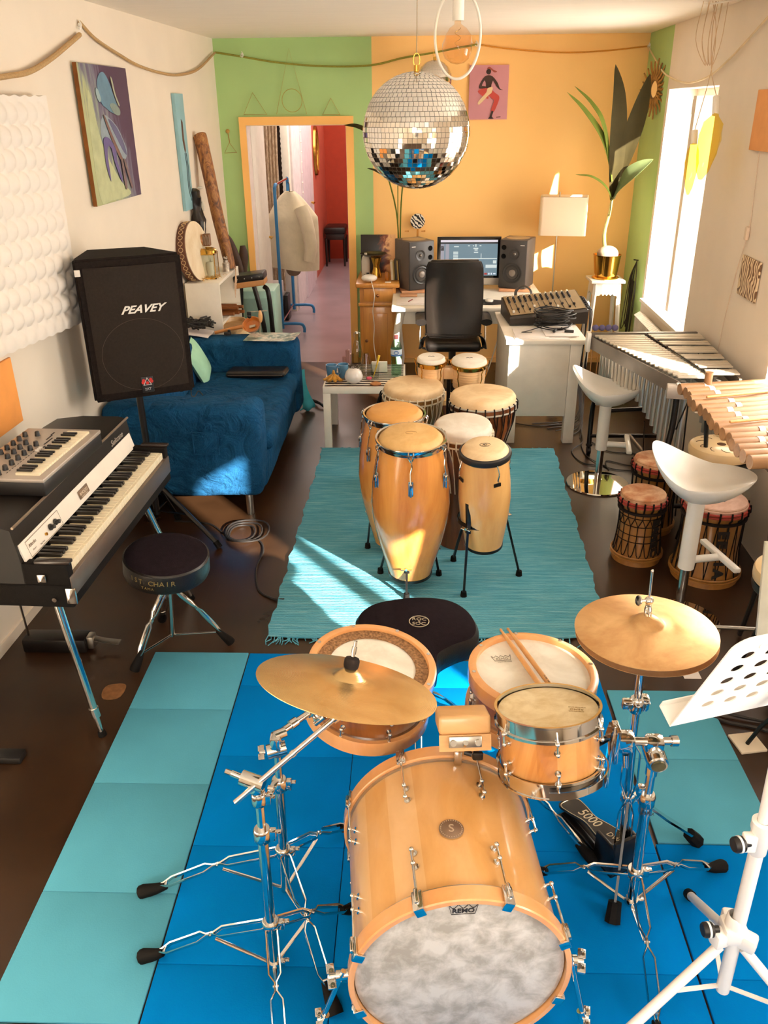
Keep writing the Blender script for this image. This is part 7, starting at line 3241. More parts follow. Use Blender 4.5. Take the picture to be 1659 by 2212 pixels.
def shape(name, uv, c, lay, k=4):
    mb = MB()
    pts = spline([(*pq(u_, v_), 0) for u_, v_ in uv], k, True)
    mb.prism([(p.x, p.y) for p in pts], .030 + lay * .0008, .0312 + lay * .0008, lw(YC, ZC_, .002))
    build(name, mb, P(name + '_paint_%d' % lay, c, .7, 0, .12, 14), t)


shape('painted_glow', [(.12, .20), (.18, .22), (.22, .40), (.30, .60), (.55, .85), (.75, .97), (.3, .985), (.08, .95), (.07, .5)], '#b3b88e', 0)
shape('painted_torso', [(.36, .36), (.44, .36), (.62, .44), (.74, .56), (.78, .64), (.70, .70), (.60, .68), (.46, .58), (.36, .52), (.29, .56), (.27, .48), (.30, .40)], '#8b98a0', 1)
shape('painted_back', [(.46, .38), (.60, .44), (.72, .56), (.76, .66), (.68, .62), (.58, .52), (.50, .44)], '#5c5a78', 2)
shape('painted_head', [(.33, .12), (.40, .06), (.49, .05), (.58, .12), (.64, .22), (.70, .30), (.72, .34), (.62, .345), (.52, .33), (.44, .30), (.38, .28), (.33, .22)], '#5c7c90', 3)
shape('painted_ear', [(.28, .17), (.32, .17), (.36, .24), (.32, .26), (.28, .22)], '#8fa3a4', 4)
shape('painted_jaw', [(.52, .28), (.62, .27), (.72, .31), (.71, .355), (.60, .345)], '#7f8d84', 5)
shape('painted_thigh', [(.30, .52), (.40, .52), (.52, .60), (.52, .70), (.58, .84), (.55, .85), (.46, .70), (.43, .60), (.36, .585), (.33, .66), (.33, .84), (.28, .72), (.28, .58)], '#5f5280', 6)
shape('painted_arm', [(.36, .37), (.39, .37), (.50, .52), (.64, .68), (.64, .70), (.60, .70), (.47, .55)], '#6d5148', 7)
shape('painted_shin', [(.60, .70), (.64, .71), (.66, .90), (.62, .91)], '#6f5a58', 8)
shape('painted_shin_b', [(.66, .70), (.70, .72), (.78, .90), (.75, .91)], '#6f5a58', 9)
shape('painted_lamp_streak', [(.60, .08), (.63, .10), (.66, .20), (.72, .28), (.69, .28), (.63, .19)], '#a3a58e', 10)

t = thing('narrow_blue_painting', 'narrow pale blue painting with a thin brown figure, beside the wooden tube', 'painting', (lx(6.4), 6.42, 1.465))
mb = MB()
mb.box((0, 0, .012), (.20, .76, .024), lw(6.42, 1.85, .002), .001)
build('canvas', mb, P('pale_blue_paint', '#8fb8be', .7, 0, .06, 6), t)
mb = MB()
for pts in ([(-.01, .22), (.02, .20), (.015, .10), (.03, .02), (.01, .0), (-.02, .08)],):
    mb.prism(pts, .0245, .0265, lw(6.42, 1.85, .002))
build('painted_figure', mb, P('brown_figure_paint', '#5b3a22', .7), t)
mb = MB()
for x0 in (.0, .03):
    mb.tube([lw(6.42, 1.85, .028) @ V(p) for p in ((x0, .0, 0), (x0 + .02, -.1, 0), (x0 + .005, -.22, 0), (x0 + .05, -.32, 0))], .003, 5, k=3)
build('painted_legs', mb, P('grey_line_paint', '#4a5a60', .7), t)

mb = MB()


def foam(a_, b_):
    x = -1.15 * (1 - a_)
    zb = 1.165 + .07 * (1 - a_)
    z = zb + (2.19 - zb) * b_
    edge = min(1, 8 * min(a_, 1 - a_) + .2) * min(1, 8 * min(b_, 1 - b_) + .2)
    h = .035 + (.009 * sin(b_ * pi * 2 * 11) + .008 * sin(a_ * pi * 2 * 12) * sin(b_ * pi * 2 * 11)) * edge
    m_ = lw(4.19 + x, z, .004)
    return m_ @ V((0, 0, h))


mb.grid(foam, 110, 100)
mb.solid(.028)
one('acoustic_foam', mb, P('white_foam', '#efe6da', .95, 0, .02), 'white egg crate acoustic foam panel on the left wall', 'foam panel')
mb = MB()
mb.box((0, 0, .006), (.80, .29, .012), lw(3.11, 1.02, .002), .002)
one('orange_board', mb, P('orange_panel_paint', '#f2a04e', .6, 0, .05), 'flat orange panel on the left wall above the synthesizer', 'board')
ROPE = P('jute_rope', '#b59468', .95, 0, .15, 120, .5, 400)


def rope(pts, label, r=.0085, m=None):
    mb = MB()
    mb.tube(pts, r, 8, k=6)
    return one('garland_rope', mb, m or ROPE, label, 'rope', 'ropes along the walls')


rope([(-1.69, 4.854, 2.534), (-1.675, 5.03, 2.467), (-1.655, 5.348, 2.408), (-1.645, 5.644, 2.369), (-1.63, 6.08, 2.344), (-1.615, 6.494, 2.346), (-1.595, 6.988, 2.399), (-1.575, 7.55, 2.536)], 'sagging rope swag above the figure painting')
rope([(-1.73, 3.5, 2.22), (-1.71, 3.918, 2.259), (-1.70, 4.143, 2.284), (-1.69, 4.41, 2.351), (-1.685, 4.816, 2.474)], 'rope swag at the top left, above the foam panel', .012)
rope([(-1.575, 7.575, 2.541), (-1.372, 7.58, 2.51), (-1.077, 7.58, 2.464), (-.707, 7.58, 2.434), (-.335, 7.58, 2.437), (-.076, 7.58, 2.486), (.182, 7.58, 2.522), (.35, 7.58, 2.55), (.509, 7.575, 2.573)], 'rope along the green wall, passing behind the mirror balls', .0075, P('green_tinted_rope', '#8f8a3a', .95, 0, .15, 120, .5, 400))
rope([(.509, 7.575, 2.573), (.766, 7.58, 2.541), (1.132, 7.58, 2.512), (1.495, 7.58, 2.517), (1.85, 7.57, 2.546)], 'thin rope across the orange wall above the dancer picture', .006, P('orange_tinted_rope', '#cf8a36', .95, 0, .1, 120, .5, 400))
rope([(1.85, 7.57, 2.547), (1.85, 7.286, 2.442), (1.84, 6.944, 2.337), (1.83, 6.525, 2.275), (1.82, 6.172, 2.258), (1.81, 5.783, 2.285), (1.80, 5.466, 2.353), (1.79, 5.193, 2.428), (1.785, 4.8, 2.56)], 'pale cord swag above the window on the right', .006, P('pale_cord', '#e2cda8', .8))
for (p, lb) in (((-1.69, 4.85, 2.52), 'white wall hook knotting the two left ropes together'), ((1.862, 7.58, 2.55), 'small white hook in the corner above the palm'), ((.505, 7.585, 2.58), 'white hook on the orange wall behind the hanging bulb'), ((-1.365, 7.585, 2.525), 'tiny white hook on the green wall near the corner')):
    mb = MB()
    mb.tube([V(p) + V((0, 0, .02)), V(p) + V((.012, -.012, .0)), V(p) + V((.006, -.02, -.02)), V(p) + V((-.01, -.012, -.01))], .004, 6, k=3)
    mb.ball(p, .010)
    one('rope_hook', mb, WHITEP, lb, 'hook', 'rope hooks')

# ------------------------------------------------------------------ shelf and instruments by the sofa
t = thing('white_shelf', 'white open shelf unit standing behind the sofa against the wall', 'shelf', (-1.51, 6.47, 0))
SX0, SX1, SY0, SY1 = -1.635, -1.385, 6.10, 6.84
mb = MB()
mb.bb((SX0, SY0, 0), (SX1, SY0 + .02, 1.0), .001)
build('side_panel', mb, WHITEPT, t)
mb = MB()
mb.bb((SX0, SY1 - .02, 0), (SX1, SY1, 1.0), .001)
build('side_panel', mb, WHITEPT, t)
mb = MB()
mb.bb((SX0, SY0 + .02, .05), (SX0 + .008, SY1 - .02, .98))
build('back_panel', mb, WHITEPT, t)
for z in (.98, .69, .38, .04):
    mb = MB()
    mb.bb((SX0 + .008, SY0 + .02, z), (SX1 - .002, SY1 - .02, z + .02), .001)
    build('shelf_board', mb, WHITEPT, t)
random.seed(4)
FLU = WOOD('reddish_flute_wood', '#5f2f14', '#9a5c2c', 8, (.2, 1, 1), .35, .2)
for i in range(7):
    y = 6.30 + (i % 4) * .045 + (.02 if i > 3 else 0)
    z = .733 + (.04 if i > 3 else 0)
    mb = MB()
    mb.tube([(-1.58, y + .02, z), (-1.33 + .03 * (i % 3), y - .03, z + .01)], lambda q: .017 - .004 * q, 10)
    one('wooden_flute', mb, FLU, ['lowest', 'second', 'third', 'fourth', 'fifth, upper', 'sixth, upper', 'topmost'][i] + ' reddish wooden flute in the pile on the shelf', 'flute', 'flutes on the shelf')
t = thing('wooden_tray', 'pale oval wooden trough on the shelf behind the ladle', 'tray', (-1.42, 6.35, .40))
mb = MB()
mb.lathe([(0, 0), (.09, 0), (.13, .03), (.14, .06), (.13, .06), (.12, .035), (0, .02)], RT((-1.36, 6.32, .60), (0, 0, 0), (.75, 1.5, 1.1)), 40)
build('trough', mb, WOOD('bleached_wood', '#b08452', '#d9b98a', 6), t)
mb = MB()
mb.bb((-1.46, 6.2, .401), (-1.24, 6.5, .60), .01)
one('wicker_box', mb, P('pale_box', '#d9c9a8', .8), 'pale box under the oval wooden trough', 'box')
# frame drum
t = thing('frame_drum', 'round frame drum with a patterned dark rim leaning on the wall', 'drum', (-1.6, 6.2, 1.0))
A = AX((-1.545, 6.235, 1.205), (1, -.16, .12))
mb = MB()
mb.lathe([(.205, -.075), (.208, -.075), (.208, .0), (.205, 0), (.205, -.075)], A, 64)
build('rim', mb, P('dark_red_brown_rim', '#5b2f18', .5), t)
mb = MB()
mb.lathe([(0, .0015), (.206, .0015), (.2085, -.003)], A, 64)
build('drumhead', mb, skin_mat('cream_hide', '#e0c9a4', '#f0e0c4', 5), t)
mb = MB()
for k in range(30):
    a = 2 * pi * k / 30
    Q = A @ RT((.2086 * cos(a), .2086 * sin(a), -.038), (0, 0, a)) @ RT(rot=(0, radians(90), 0))
    mb.tube([Q @ V((.017 * cos(q), .015 * sin(q), 0)) for q in [i * pi / 5 for i in range(10)]], .0022, 4, closed=True)
    mb.cyl(Q @ V((0, .020, -.001)), Q @ V((0, .020, .001)), .003, n=6)
build('rim_pattern', mb, P('cream_pattern', '#d8bd8a', .6), t)
# didgeridoo
t = thing('didgeridoo', 'long mottled brown didgeridoo leaning on the wall', 'didgeridoo', (-1.42, 6.68, 1.0))


def didg_mat():
    m, nt, b = newmat('mottled_brown_bark')
    f = noise(nt, coords(nt, (1, 1, .5)), 22, 6, .75, 1.5)
    nt.links.new(ramp(nt, f, [(.35, lin('#3f220f')), (.5, lin('#8a5526')), (.68, lin('#b98446'))]), b.inputs['Base Color'])
    b.inputs['Roughness'].default_value = .55
    bump(nt, b, f, .3, .004)
    return m


mb = MB()
mb.tube([(-1.585, 6.80, 1.955), (-1.575, 6.79, 1.92), (-1.535, 6.76, 1.70), (-1.49, 6.73, 1.40), (-1.44, 6.70, 1.15), (-1.415, 6.69, 1.005)], lambda q: (.052 if q > .03 else .04) - .010 * q, 18, k=3)
build('tube', mb, didg_mat(), t)
# dark carving
t = thing('dark_wood_carving', 'tall black carved mask figure with white marks, beside the long brown tube', 'carving', (-1.56, 6.45, 1.0))
mb = MB()
mb.lathe([(0, 0), (.035, .01), (.04, .10), (.028, .22), (.045, .32), (.055, .38), (.035, .45), (.04, .50), (.05, .54), (.045, .585), (.02, .605), (0, .61)], RT((-1.555, 6.50, 1.003), (radians(-3), radians(-5), 0), (1, 1, 1)), 20, rf=lambda a, z: 1 + .22 * sin(3 * a + z * 30))
build('figure', mb, P('black_carved_wood', '#1d130c', .35, 0, .25, 20, .4, 30), t)
mb = MB()
mb.ball((-1.53, 6.465, 1.49), .018, (.8, .6, 1.9))
mb.ball((-1.545, 6.49, 1.615), .022, (1, .8, .4))
mb.cyl((-1.55, 6.47, 1.15), (-1.535, 6.47, 1.38), .004, n=6)
build('white_marks', mb, P('bone_white', '#e0d6c4', .6), t)
# lantern
t = thing('glass_lantern', 'brass edged glass lantern on the shelf top', 'lantern', (-1.50, 6.33, 1.0))
lcx, lcy = -1.50, 6.325
mb = MB()
for sx in (-1, 1):
    for sy in (-1, 1):
        mb.bb((lcx + sx * .06 - .003, lcy + sy * .06 - .003, 1.004), (lcx + sx * .06 + .003, lcy + sy * .06 + .003, 1.18))
for z in (1.004, 1.175):
    for (a_, b_) in (((-.064, -.064), (.064, -.058)), ((-.064, .058), (.064, .064)), ((-.064, -.064), (-.058, .064)), ((.058, -.064), (.064, .064))):
        mb.bb((lcx + a_[0], lcy + a_[1], z - .004), (lcx + b_[0], lcy + b_[1], z + .008))
mb.lathe([(.065, 1.178), (.07, 1.18), (.07, 1.20), (.05, 1.215), (.045, 1.215), (.06, 1.195)], RT((lcx, lcy, 0)), 28)
build('brass_frame', mb, BRASS, t)
mb = MB()
for sx in (-1, 1):
    mb.bb((lcx + sx * .06 - .001, lcy - .057, 1.01), (lcx + sx * .06 + .001, lcy + .057, 1.17))
    mb.bb((lcx - .057, lcy + sx * .06 - .001, 1.01), (lcx + .057, lcy + sx * .06 + .001, 1.17))
build('glass', mb, CLEAR, t)
mb = MB()
mb.lathe([(0, 0), (.026, 0), (.026, .10), (.022, .106), (.018, .102), (0, .102)], RT((lcx + .01, lcy, 1.008)), 24)
one('pillar_candle', mb, P('ivory_wax', '#efe4d0', .5), 'thick white pillar candle inside the glass lantern', 'candle')
t = thing('gourd_kalimba', 'round orange gourd thumb piano with metal tines on top of the lantern', 'thumb piano', (-1.53, 6.36, 1.216))
mb = MB()
mb.ball((-1.555, 6.36, 1.262), .048, (1, 1, 1.0), 24, 14)
build('gourd', mb, WOOD('gourd_skin', '#a85f24', '#cf8838', 6, (1, 1, 1), .3, .4), t)
mb = MB()
mb.box((-1.50, 6.35, 1.268), (.05, .05, .085), b=.004)
build('tine_board', mb, P('brown_board', '#7c5434', .6), t)
mb = MB()
for k in range(7):
    mb.cyl((-1.524 + k * .008, 6.322, 1.235 + .003 * (k % 2)), (-1.524 + k * .008, 6.318, 1.305 - .006 * (k % 3)), .0014, n=6)
build('tines', mb, STEEL, t)
mb = MB()
for k in range(60):
    a, r_ = random.uniform(0, 6.28), random.uniform(.03, .13)
    p = V((-1.50 + r_ * cos(a) * .8, 6.30 + r_ * sin(a) * 1.1, 1.003 + random.uniform(0, .012)))
    if p.x > -1.39 or p.x < -1.62 or p.y < 6.12:
        continue
    d = V((random.uniform(-1, 1), random.uniform(-1, 1), random.uniform(0, .3))).normalized() * .03
    mb.tube([p, p + d * .5 + V((0, 0, .006)), p + d], .0016, 4)
o = one('straw_garland', mb, P('golden_straw', '#c79a4a', .7, 0, .2, 30), 'golden straw garland scattered around the glass lantern', 'straw')
o['kind'] = 'stuff'
mb = MB()
mb.lathe([(0, 0), (.028, 0), (.028, .06), (.02, .068), (.02, .085), (0, .085)], RT((-1.43, 6.60, 1.0)), 24)
mb.tube([(-1.43 + .012 * cos(q), 6.60 + .012 * sin(q), 1.10 + .008 * sin(2 * q)) for q in [k * .7 for k in range(9)]], .005, 6, closed=True)
one('pierced_tin_cup', mb, P('pierced_tin', '#c4b8a8', .35, .7, .3, 60), 'small pierced tin cup at the shelf end', 'cup')
mb = MB()
for k in range(6):
    mb.tube([(-1.41, 6.72, 1.005), (-1.385 + .004 * k, 6.70 - .012 * k, 1.01), (-1.378, 6.70 - .018 * k, .95 - .012 * k), (-1.375, 6.69 - .02 * k, .90 - .02 * k)], .0022, 5, k=3)
one('dried_twigs', mb, P('pale_twig', '#d9b898', .8), 'pale dried twigs drooping over the shelf corner', 'twigs')
# dark pods
for i, (pts, lb) in enumerate((([(-1.585, 7.42, 1.16), (-1.56, 7.42, 1.10), (-1.52, 7.42, .98), (-1.485, 7.42, .84), (-1.47, 7.42, .76)], 'longer dark curved wooden blade leaning on the green wall'), ([(-1.455, 7.45, 1.07), (-1.452, 7.45, 1.0), (-1.462, 7.45, .9), (-1.465, 7.45, .76)], 'shorter dark wooden blade leaning on the green wall'))):
    mb = MB()
    mb.tube(pts, lambda q: .012 + .030 * sin(pi * min(1, .12 + q * .8)), 10, k=4, flat=(1, .4), up=(0, 1, 0))
    one('curved_club', mb, P('dark_blade_%d' % i, '#3b2010', .5, 0, .3, 20), lb, 'wooden club', 'dark wooden clubs')
# mint cabinet and strapped hand drum
t = thing('mint_box', 'pale mint green chest standing between shelf and door', 'chest', (-1.27, 7.15, 0))
mb = MB()
mb.bb((-1.42, 6.95, 0), (-1.13, 7.30, .78), .01)
build('body', mb, P('mint_paint', '#a9cfc0', .5), t)
mb = MB()
mb.bb((-1.385, 6.94, .05), (-1.17, 6.952, .72), .008)
build('lid_panel', mb, P('grey_mint_paint', '#8fb0a4', .4), t)
t = thing('strap_stool', 'tan and black studded stool with curved dark legs, beside the doorway', 'stool', (-1.27, 6.88, 0))
mb = MB()
Q = RT((-1.30, 6.88, .895), (0, radians(-7), 0))
mb.bb((-.12, -.09, -.055), (.12, .09, .0), .012, Q)
build('seat_body', mb, P('tan_leather', '#b9834e', .5), t)
mb = MB()
mb.bb((-.125, -.095, -.012), (.125, .095, .045), .014, Q)
bnd = build('seat_band', mb, BLACKL, t)
mb = MB()
for k in range(4):
    mb.ball(Q @ V((-.09 + .06 * k, -.096, .018)), .005, u=8, v=6)
build('studs', mb, STEEL, bnd)
for pts in ([(-1.27, 6.82, .86), (-1.235, 6.80, .72), (-1.20, 6.79, .5), (-1.175, 6.79, .02)], [(-1.19, 6.84, .84), (-1.155, 6.82, .80), (-1.14, 6.81, .6), (-1.125, 6.81, .02)], [(-1.38, 6.86, .84), (-1.40, 6.86, .5), (-1.405, 6.86, .02)]):
    mb = MB()
    mb.tube(pts, .020, 8, k=4, flat=(1, .5), up=(0, 1, 0))
    build('leg', mb, BLACKM, t)

# ------------------------------------------------------------------ wire ornaments above the door
WIRE = P('brass_wire', '#b3a04a', .4, .4)


def wire(pts, label, cat='wire ornament', closed=True, extra=None, r=.0035):
    mb = MB()
    mb.tube([(x, 7.588, z) for x, z in pts], r, 6, closed=closed)
    if extra:
        extra(mb)
    return one('wire_ornament', mb, WIRE, label, cat, 'wire ornaments on the green wall')


wire([(-1.386, 2.09), (-1.301, 2.251), (-1.194, 2.088)], 'wire triangle over the left end of the door frame')
wire([(-.735, 2.083), (-.662, 2.204), (-.590, 2.082)], 'small wire triangle over the right end of the door frame')
wire([(-1.114, 2.09), (-.985, 2.562), (-.865, 2.088)], 'tallest thin wire triangle above the door centre', r=.0022)
mb = MB()
mb.tube([(-.980 + .082 * cos(2 * pi * k / 32), 7.583, 2.19 + .085 * sin(2 * pi * k / 32)) for k in range(32)], .0025, 6, closed=True)
one('wire_ornament', mb, WIRE, 'wire ring hanging inside the tallest wire triangle', 'wire ornament', 'wire ornaments on the green wall')
mb = MB()
mb.tube([(-1.571, 7.588, 1.80), (-1.525, 7.588, 1.88), (-1.469, 7.588, 1.803)], .0035, 6, closed=True)
mb.tube([(-1.522, 7.588, 1.88), (-1.53, 7.588, 1.96)], .004, 6)
mb.lathe([(0, 0), (.018, .004), (.010, .012), (0, .014)], AX((-1.53, 7.588, 1.965), (0, -1, .3)), 10)
one('wire_coat_hook', mb, P('aged_brass_hook', '#a8843a', .5, .3), 'little brass hook with a wire triangle left of the door', 'hook')

# dancer picture
t = thing('dancer_picture', 'pink picture of a dancer with a drum in red trousers, on the orange wall', 'picture', (.615, 7.58, 2.03))
DC = (.617, 7.598, 2.232)


def dm(dz=0):
    m_ = RT((DC[0], DC[1] - .018 - dz, DC[2]), (radians(90), 0, 0))
    return m_


mb = MB()
mb.bb((.460, 7.58, 2.035), (.775, 7.599, 2.43), .001)
build('panel', mb, P('mauve_pink_paint', '#c98a92', .7, 0, .06, 4), t)


def dsh(name, pts, c, lay, k=3):
    mb = MB()
    sp_ = spline([(x, y, 0) for x, y in pts], k, True)
    mb.prism([(p.x, p.y) for p in sp_], 0, .0012, dm(.0005 + .0012 * lay))
    build(name, mb, P('dancer_' + name, c, .7, 0, .05), t)


dsh('torso', [(-.04, .11), (-.005, .125), (.035, .11), (.022, .06), (.015, .03), (-.02, .03), (-.025, .07)], '#3a1f14', 0)
dsh('head', [(-.022, .14), (-.003, .13), (.012, .14), (.012, .162), (-.006, .17), (-.022, .158)], '#2c1810', 1)
dsh('cap', [(-.02, .17), (.0, .185), (.03, .165), (.062, .15), (.04, .145), (.005, .168)], '#8f4030', 2)
dsh('arm_left', [(-.04, .11), (-.065, .075), (-.08, .035), (-.04, .03), (-.012, .04), (-.04, .048), (-.055, .05), (-.045, .075), (-.028, .098)], '#3a1f14', 3)
dsh('arm_right', [(.035, .11), (.07, .07), (.09, .03), (.115, .018), (.085, .022), (.06, .05), (.032, .09)], '#3a1f14', 4)
dsh('trousers', [(-.05, .03), (.01, .03), (.05, .0), (.085, -.025), (.085, -.06), (.05, -.14), (.025, -.13), (.048, -.06), (.03, -.045), (.0, -.02), (.0, -.045), (-.04, -.03), (-.085, .005), (-.075, .02)], '#b23c32', 5)
dsh('drum', [(-.01, .03), (.03, .04), (.025, .0), (.0, -.02), (-.07, -.085), (-.08, -.065), (-.02, -.0)], '#e6c99c', 6)
dsh('foot', [(.03, -.135), (.045, -.14), (.035, -.175), (.05, -.19), (.005, -.19), (.018, -.175)], '#2c1810', 7)
dsh('signature', [(.07, -.178), (.105, -.175), (.105, -.180), (.07, -.183)], '#3a1f14', 8, 1)

# ------------------------------------------------------------------ mirror balls
def mirror_ball(name, label, c, R, tile, ring=True, seed=1, top=CZ):
    t = thing(name, label, 'mirror ball', (c[0], c[1], c[2] - R), 0, 'mirror balls')
    c = V(c)
    rnd = random.Random(seed)
    mb = MB()
    mb.ball(c, R - .0022, u=48, v=32)
    build('core', mb, P('grey_mortar', '#8f8474', .6, .2), t)
    mb = MB()
    rows = int(pi * R / tile)
    for i in range(rows):
        th = pi * (i + .5) / rows
        rr = R * sin(th)
        n_ = max(3, int(2 * pi * rr / tile))
        ph = rnd.uniform(0, 6.28)
        for k in range(n_):
            a = ph + 2 * pi * k / n_
            nrm = V((sin(th) * cos(a), sin(th) * sin(a), cos(th)))
            p = c + nrm * R
            jit = V((rnd.gauss(0, .012), rnd.gauss(0, .012), rnd.gauss(0, .012)))
            n2 = (nrm + jit).normalized()
            e1_ = V((-sin(a), cos(a), 0))
            e2_ = n2.cross(e1_).normalized()
            e1_ = e2_.cross(n2)
            s_ = tile * .46
            mb._add([p - e1_ * s_ - e2_ * s_, p + e1_ * s_ - e2_ * s_, p + e1_ * s_ + e2_ * s_, p - e1_ * s_ + e2_ * s_], [(0, 1, 2, 3)])
    o_ = build('mirror_tiles', mb, P('mirror_tile', '#f0ece6', .03, 1, .01), t, smooth=False)
    mb = MB()
    mb.cyl(c + V((0, 0, R - .004)), c + V((0, 0, R + .02)), .010, n=14)
    mb.tube([c + V((.012 * cos(q), 0, R + .036 + .022 * sin(q))) for q in [k * pi / 8 for k in range(16)]], .0018, 6, closed=True)
    build('hanging_eye', mb, BRASS, t)
    mb = MB()
    mb.cyl(c + V((0, 0, R + .055)), V((c.x, c.y, top - .002)), .0016, n=6)
    build('cord', mb, P('ball_cord', '#9c8a6c', .7), t)


mirror_ball('mirror_ball', 'large mirror ball hanging in front of the orange wall', (.016, 3.44, 2.043), .200, .0172)
mirror_ball('mirror_ball', 'small mirror ball far behind the large one, near the ceiling', (.172, 7.30, 2.323), .135, .0085, seed=2)

# ring lamp with crinkled bulb
t = thing('ring_pendant_lamp', 'white oval ring pendant with a crinkled clear bulb beside the mirror ball', 'lamp', (.188, 3.98, 2.23))
mb = MB()
mb.tube([(.188 + .094 * cos(2 * pi * k / 64), 3.985 + .0 * sin(k), 2.394 + .162 * sin(2 * pi * k / 64)) for k in range(64)], .0055, 10, closed=True)
build('ring', mb, WHITEPT, t)
mb = MB()
mb.cyl((.188, 3.985, 2.445), (.188, 3.985, 2.53), .0235, n=28)
mb.cyl((.188, 3.985, 2.53), (.188, 3.985, 2.556), .014, n=20)
build('lamp_holder', mb, WHITEPT, t)
mb = MB()
mb.cyl((.188, 3.985, 2.556), (.188, 3.985, CZ - .002), .0035, n=8)
build('cord', mb, WHITEPT, t)
mb = MB()
mb.lathe([(.013, .085), (.014, .07), (.035, .055), (.052, .03), (.060, 0), (.062, -.025), (.050, -.055), (.028, -.072), (0, -.078)], RT((.188, 3.985, 2.363)), 40, rf=lambda a, z: 1 + .07 * sin(3 * a + z * 60) + .05 * sin(5 * a - z * 90))
BULB = GLASS('smoky_crinkled_glass', '#fbeedd', .02, 1.6, thin=True)
build('bulb', mb, BULB, t)
mb = MB()
mb.tube([(.188 + .012 * cos(q), 3.985 + .012 * sin(q), 2.42 - .006 * q) for q in [k * .6 for k in range(20)]], .001, 5)
build('filament', mb, BRASS, t)

# amber glass lamps by the window
AMB = GLASS('amber_glass', '#fff0a0', .02, 1.45, thin=True)
for i, (top_, pts, sc_, lb) in enumerate((((1.675, 5.19, 2.135), [(1.668, 5.144, 2.07), (1.64, 5.10, 1.91), (1.606, 5.05, 1.752)], .060, 'upper amber glass leaf shaped pendant in front of the window'), ((1.60, 5.25, 1.965), [(1.600, 5.23, 1.92), (1.585, 5.20, 1.80), (1.590, 5.18, 1.66)], .036, 'lower yellow glass pendant, half behind the upper one'))):
    t = thing('glass_pendant', lb, 'lamp', pts[-1], 0, 'amber pendants by the window')
    mb = MB()
    sp_ = spline(pts, 8)
    a_, b_ = sp_[0], sp_[-1]
    A = AX(a_, b_ - a_)
    L_ = (b_ - a_).length
    mb.lathe([(.016, -.01), (.018, .0), (sc_ * .8, L_ * .12), (sc_, L_ * .35), (sc_ * .92, L_ * .6), (sc_ * .55, L_ * .86), (sc_ * .18, L_), (0, L_ * 1.01)], A, 32, rf=lambda a, z: 1 + .10 * sin(4 * a + z * 20) + .05 * sin(9 * a - z * 50))
    build('glass', mb, AMB, t)
    mb = MB()
    mb.cyl(a_ + (a_ - b_).normalized() * .005, V(top_) + V((0, 0, .03)), .018, n=18)
    build('lamp_holder', mb, WHITEPT, t)
    mb = MB()
    mb.tube([V(top_) + V((0, 0, .03)), V((1.655, 5.28, 2.30)), V((1.66 + .02 * i, 5.38, 2.5)), V((1.68 - .03 * i, 5.41, CZ - .002))], .0022, 6, k=4)
    build('cord', mb, P('beige_cord_%d' % i, '#c9ab88', .7), t)
mb = MB()
for k in range(4):
    x = 1.60 + .035 * k
    mb.tube([(x, 5.41, CZ - .003), (x - .03, 5.36, 2.45), (1.625 + .012 * k, 5.30, 2.32), (x + .0, 5.34, 2.44), (x + .03, 5.41, CZ - .003)], .0022, 5, k=5)
one('looped_cords', mb, P('beige_cord', '#cbb090', .7), 'loops of thin beige cord hanging from the ceiling above the pendants', 'cords')
mb = MB()
mb.tube([(1.60, 5.41, CZ - .012), (1.66, 5.40, CZ - .014), (1.745, 5.15, CZ - .012), (1.75, 4.9, CZ - .01)], .005, 6, k=3)
one('ceiling_conduit', mb, WHITEPT, 'white cable conduit on the ceiling edge at the right', 'conduit')

# ------------------------------------------------------------------ hallway things
t = thing('clothes_rack', 'bright blue tube clothes rack in the hallway', 'clothes rack', (-1.33, 9.2, 0))
RB = P('bright_blue_tube', '#2f7fb8', .4, 0, .05)
for y in (8.72, 9.66):
    mb = MB()
    mb.cyl((-1.345, y, .05), (-1.345, y, 1.44), .0165, n=14)
    mb.tube([(-1.345, y, 1.40), (-1.342, y + (.03 if y < 9 else -.03), 1.455), (-1.34, y + (.08 if y < 9 else -.08), 1.46)], .0165, 12, k=3)
    build('upright', mb, RB, t)
    mb = MB()
    mb.tube([(-1.60, y, .01), (-1.60, y, .06), (-1.56, y, .10), (-1.345, y, .10), (-1.16, y, .10), (-1.12, y, .06), (-1.12, y, .012)], .0155, 12, k=3)
    build('foot', mb, RB, t)
mb = MB()
mb.cyl((-1.342, 8.80, 1.46), (-1.342, 9.58, 1.46), .013, n=12)
build('chrome_rail', mb, CHROME, t)
mb = MB()
mb.cyl((-1.345, 8.72, .12), (-1.345, 9.66, .12), .008, n=10)
build('lower_rail', mb, CHROME, t)
t = thing('cream_coat', 'cream padded coat hanging from the blue rack', 'coat', (-1.25, 9.05, .62))


def coatf(a_, b_):
    ang = a_ * 2 * pi
    z = 1.37 - .76 * b_
    wv_ = .05 + .20 * min(1, b_ * 3) ** .8 + .03 * b_
    x = -1.25 + wv_ * cos(ang) * (1 + .08 * sin(ang * 5 + b_ * 4))
    y = 9.10 + (.06 + .10 * min(1, b_ * 3)) * sin(ang) * (1 + .1 * sin(ang * 4 - b_ * 5))
    return V((x, y, z + .02 * sin(ang * 2) * b_))


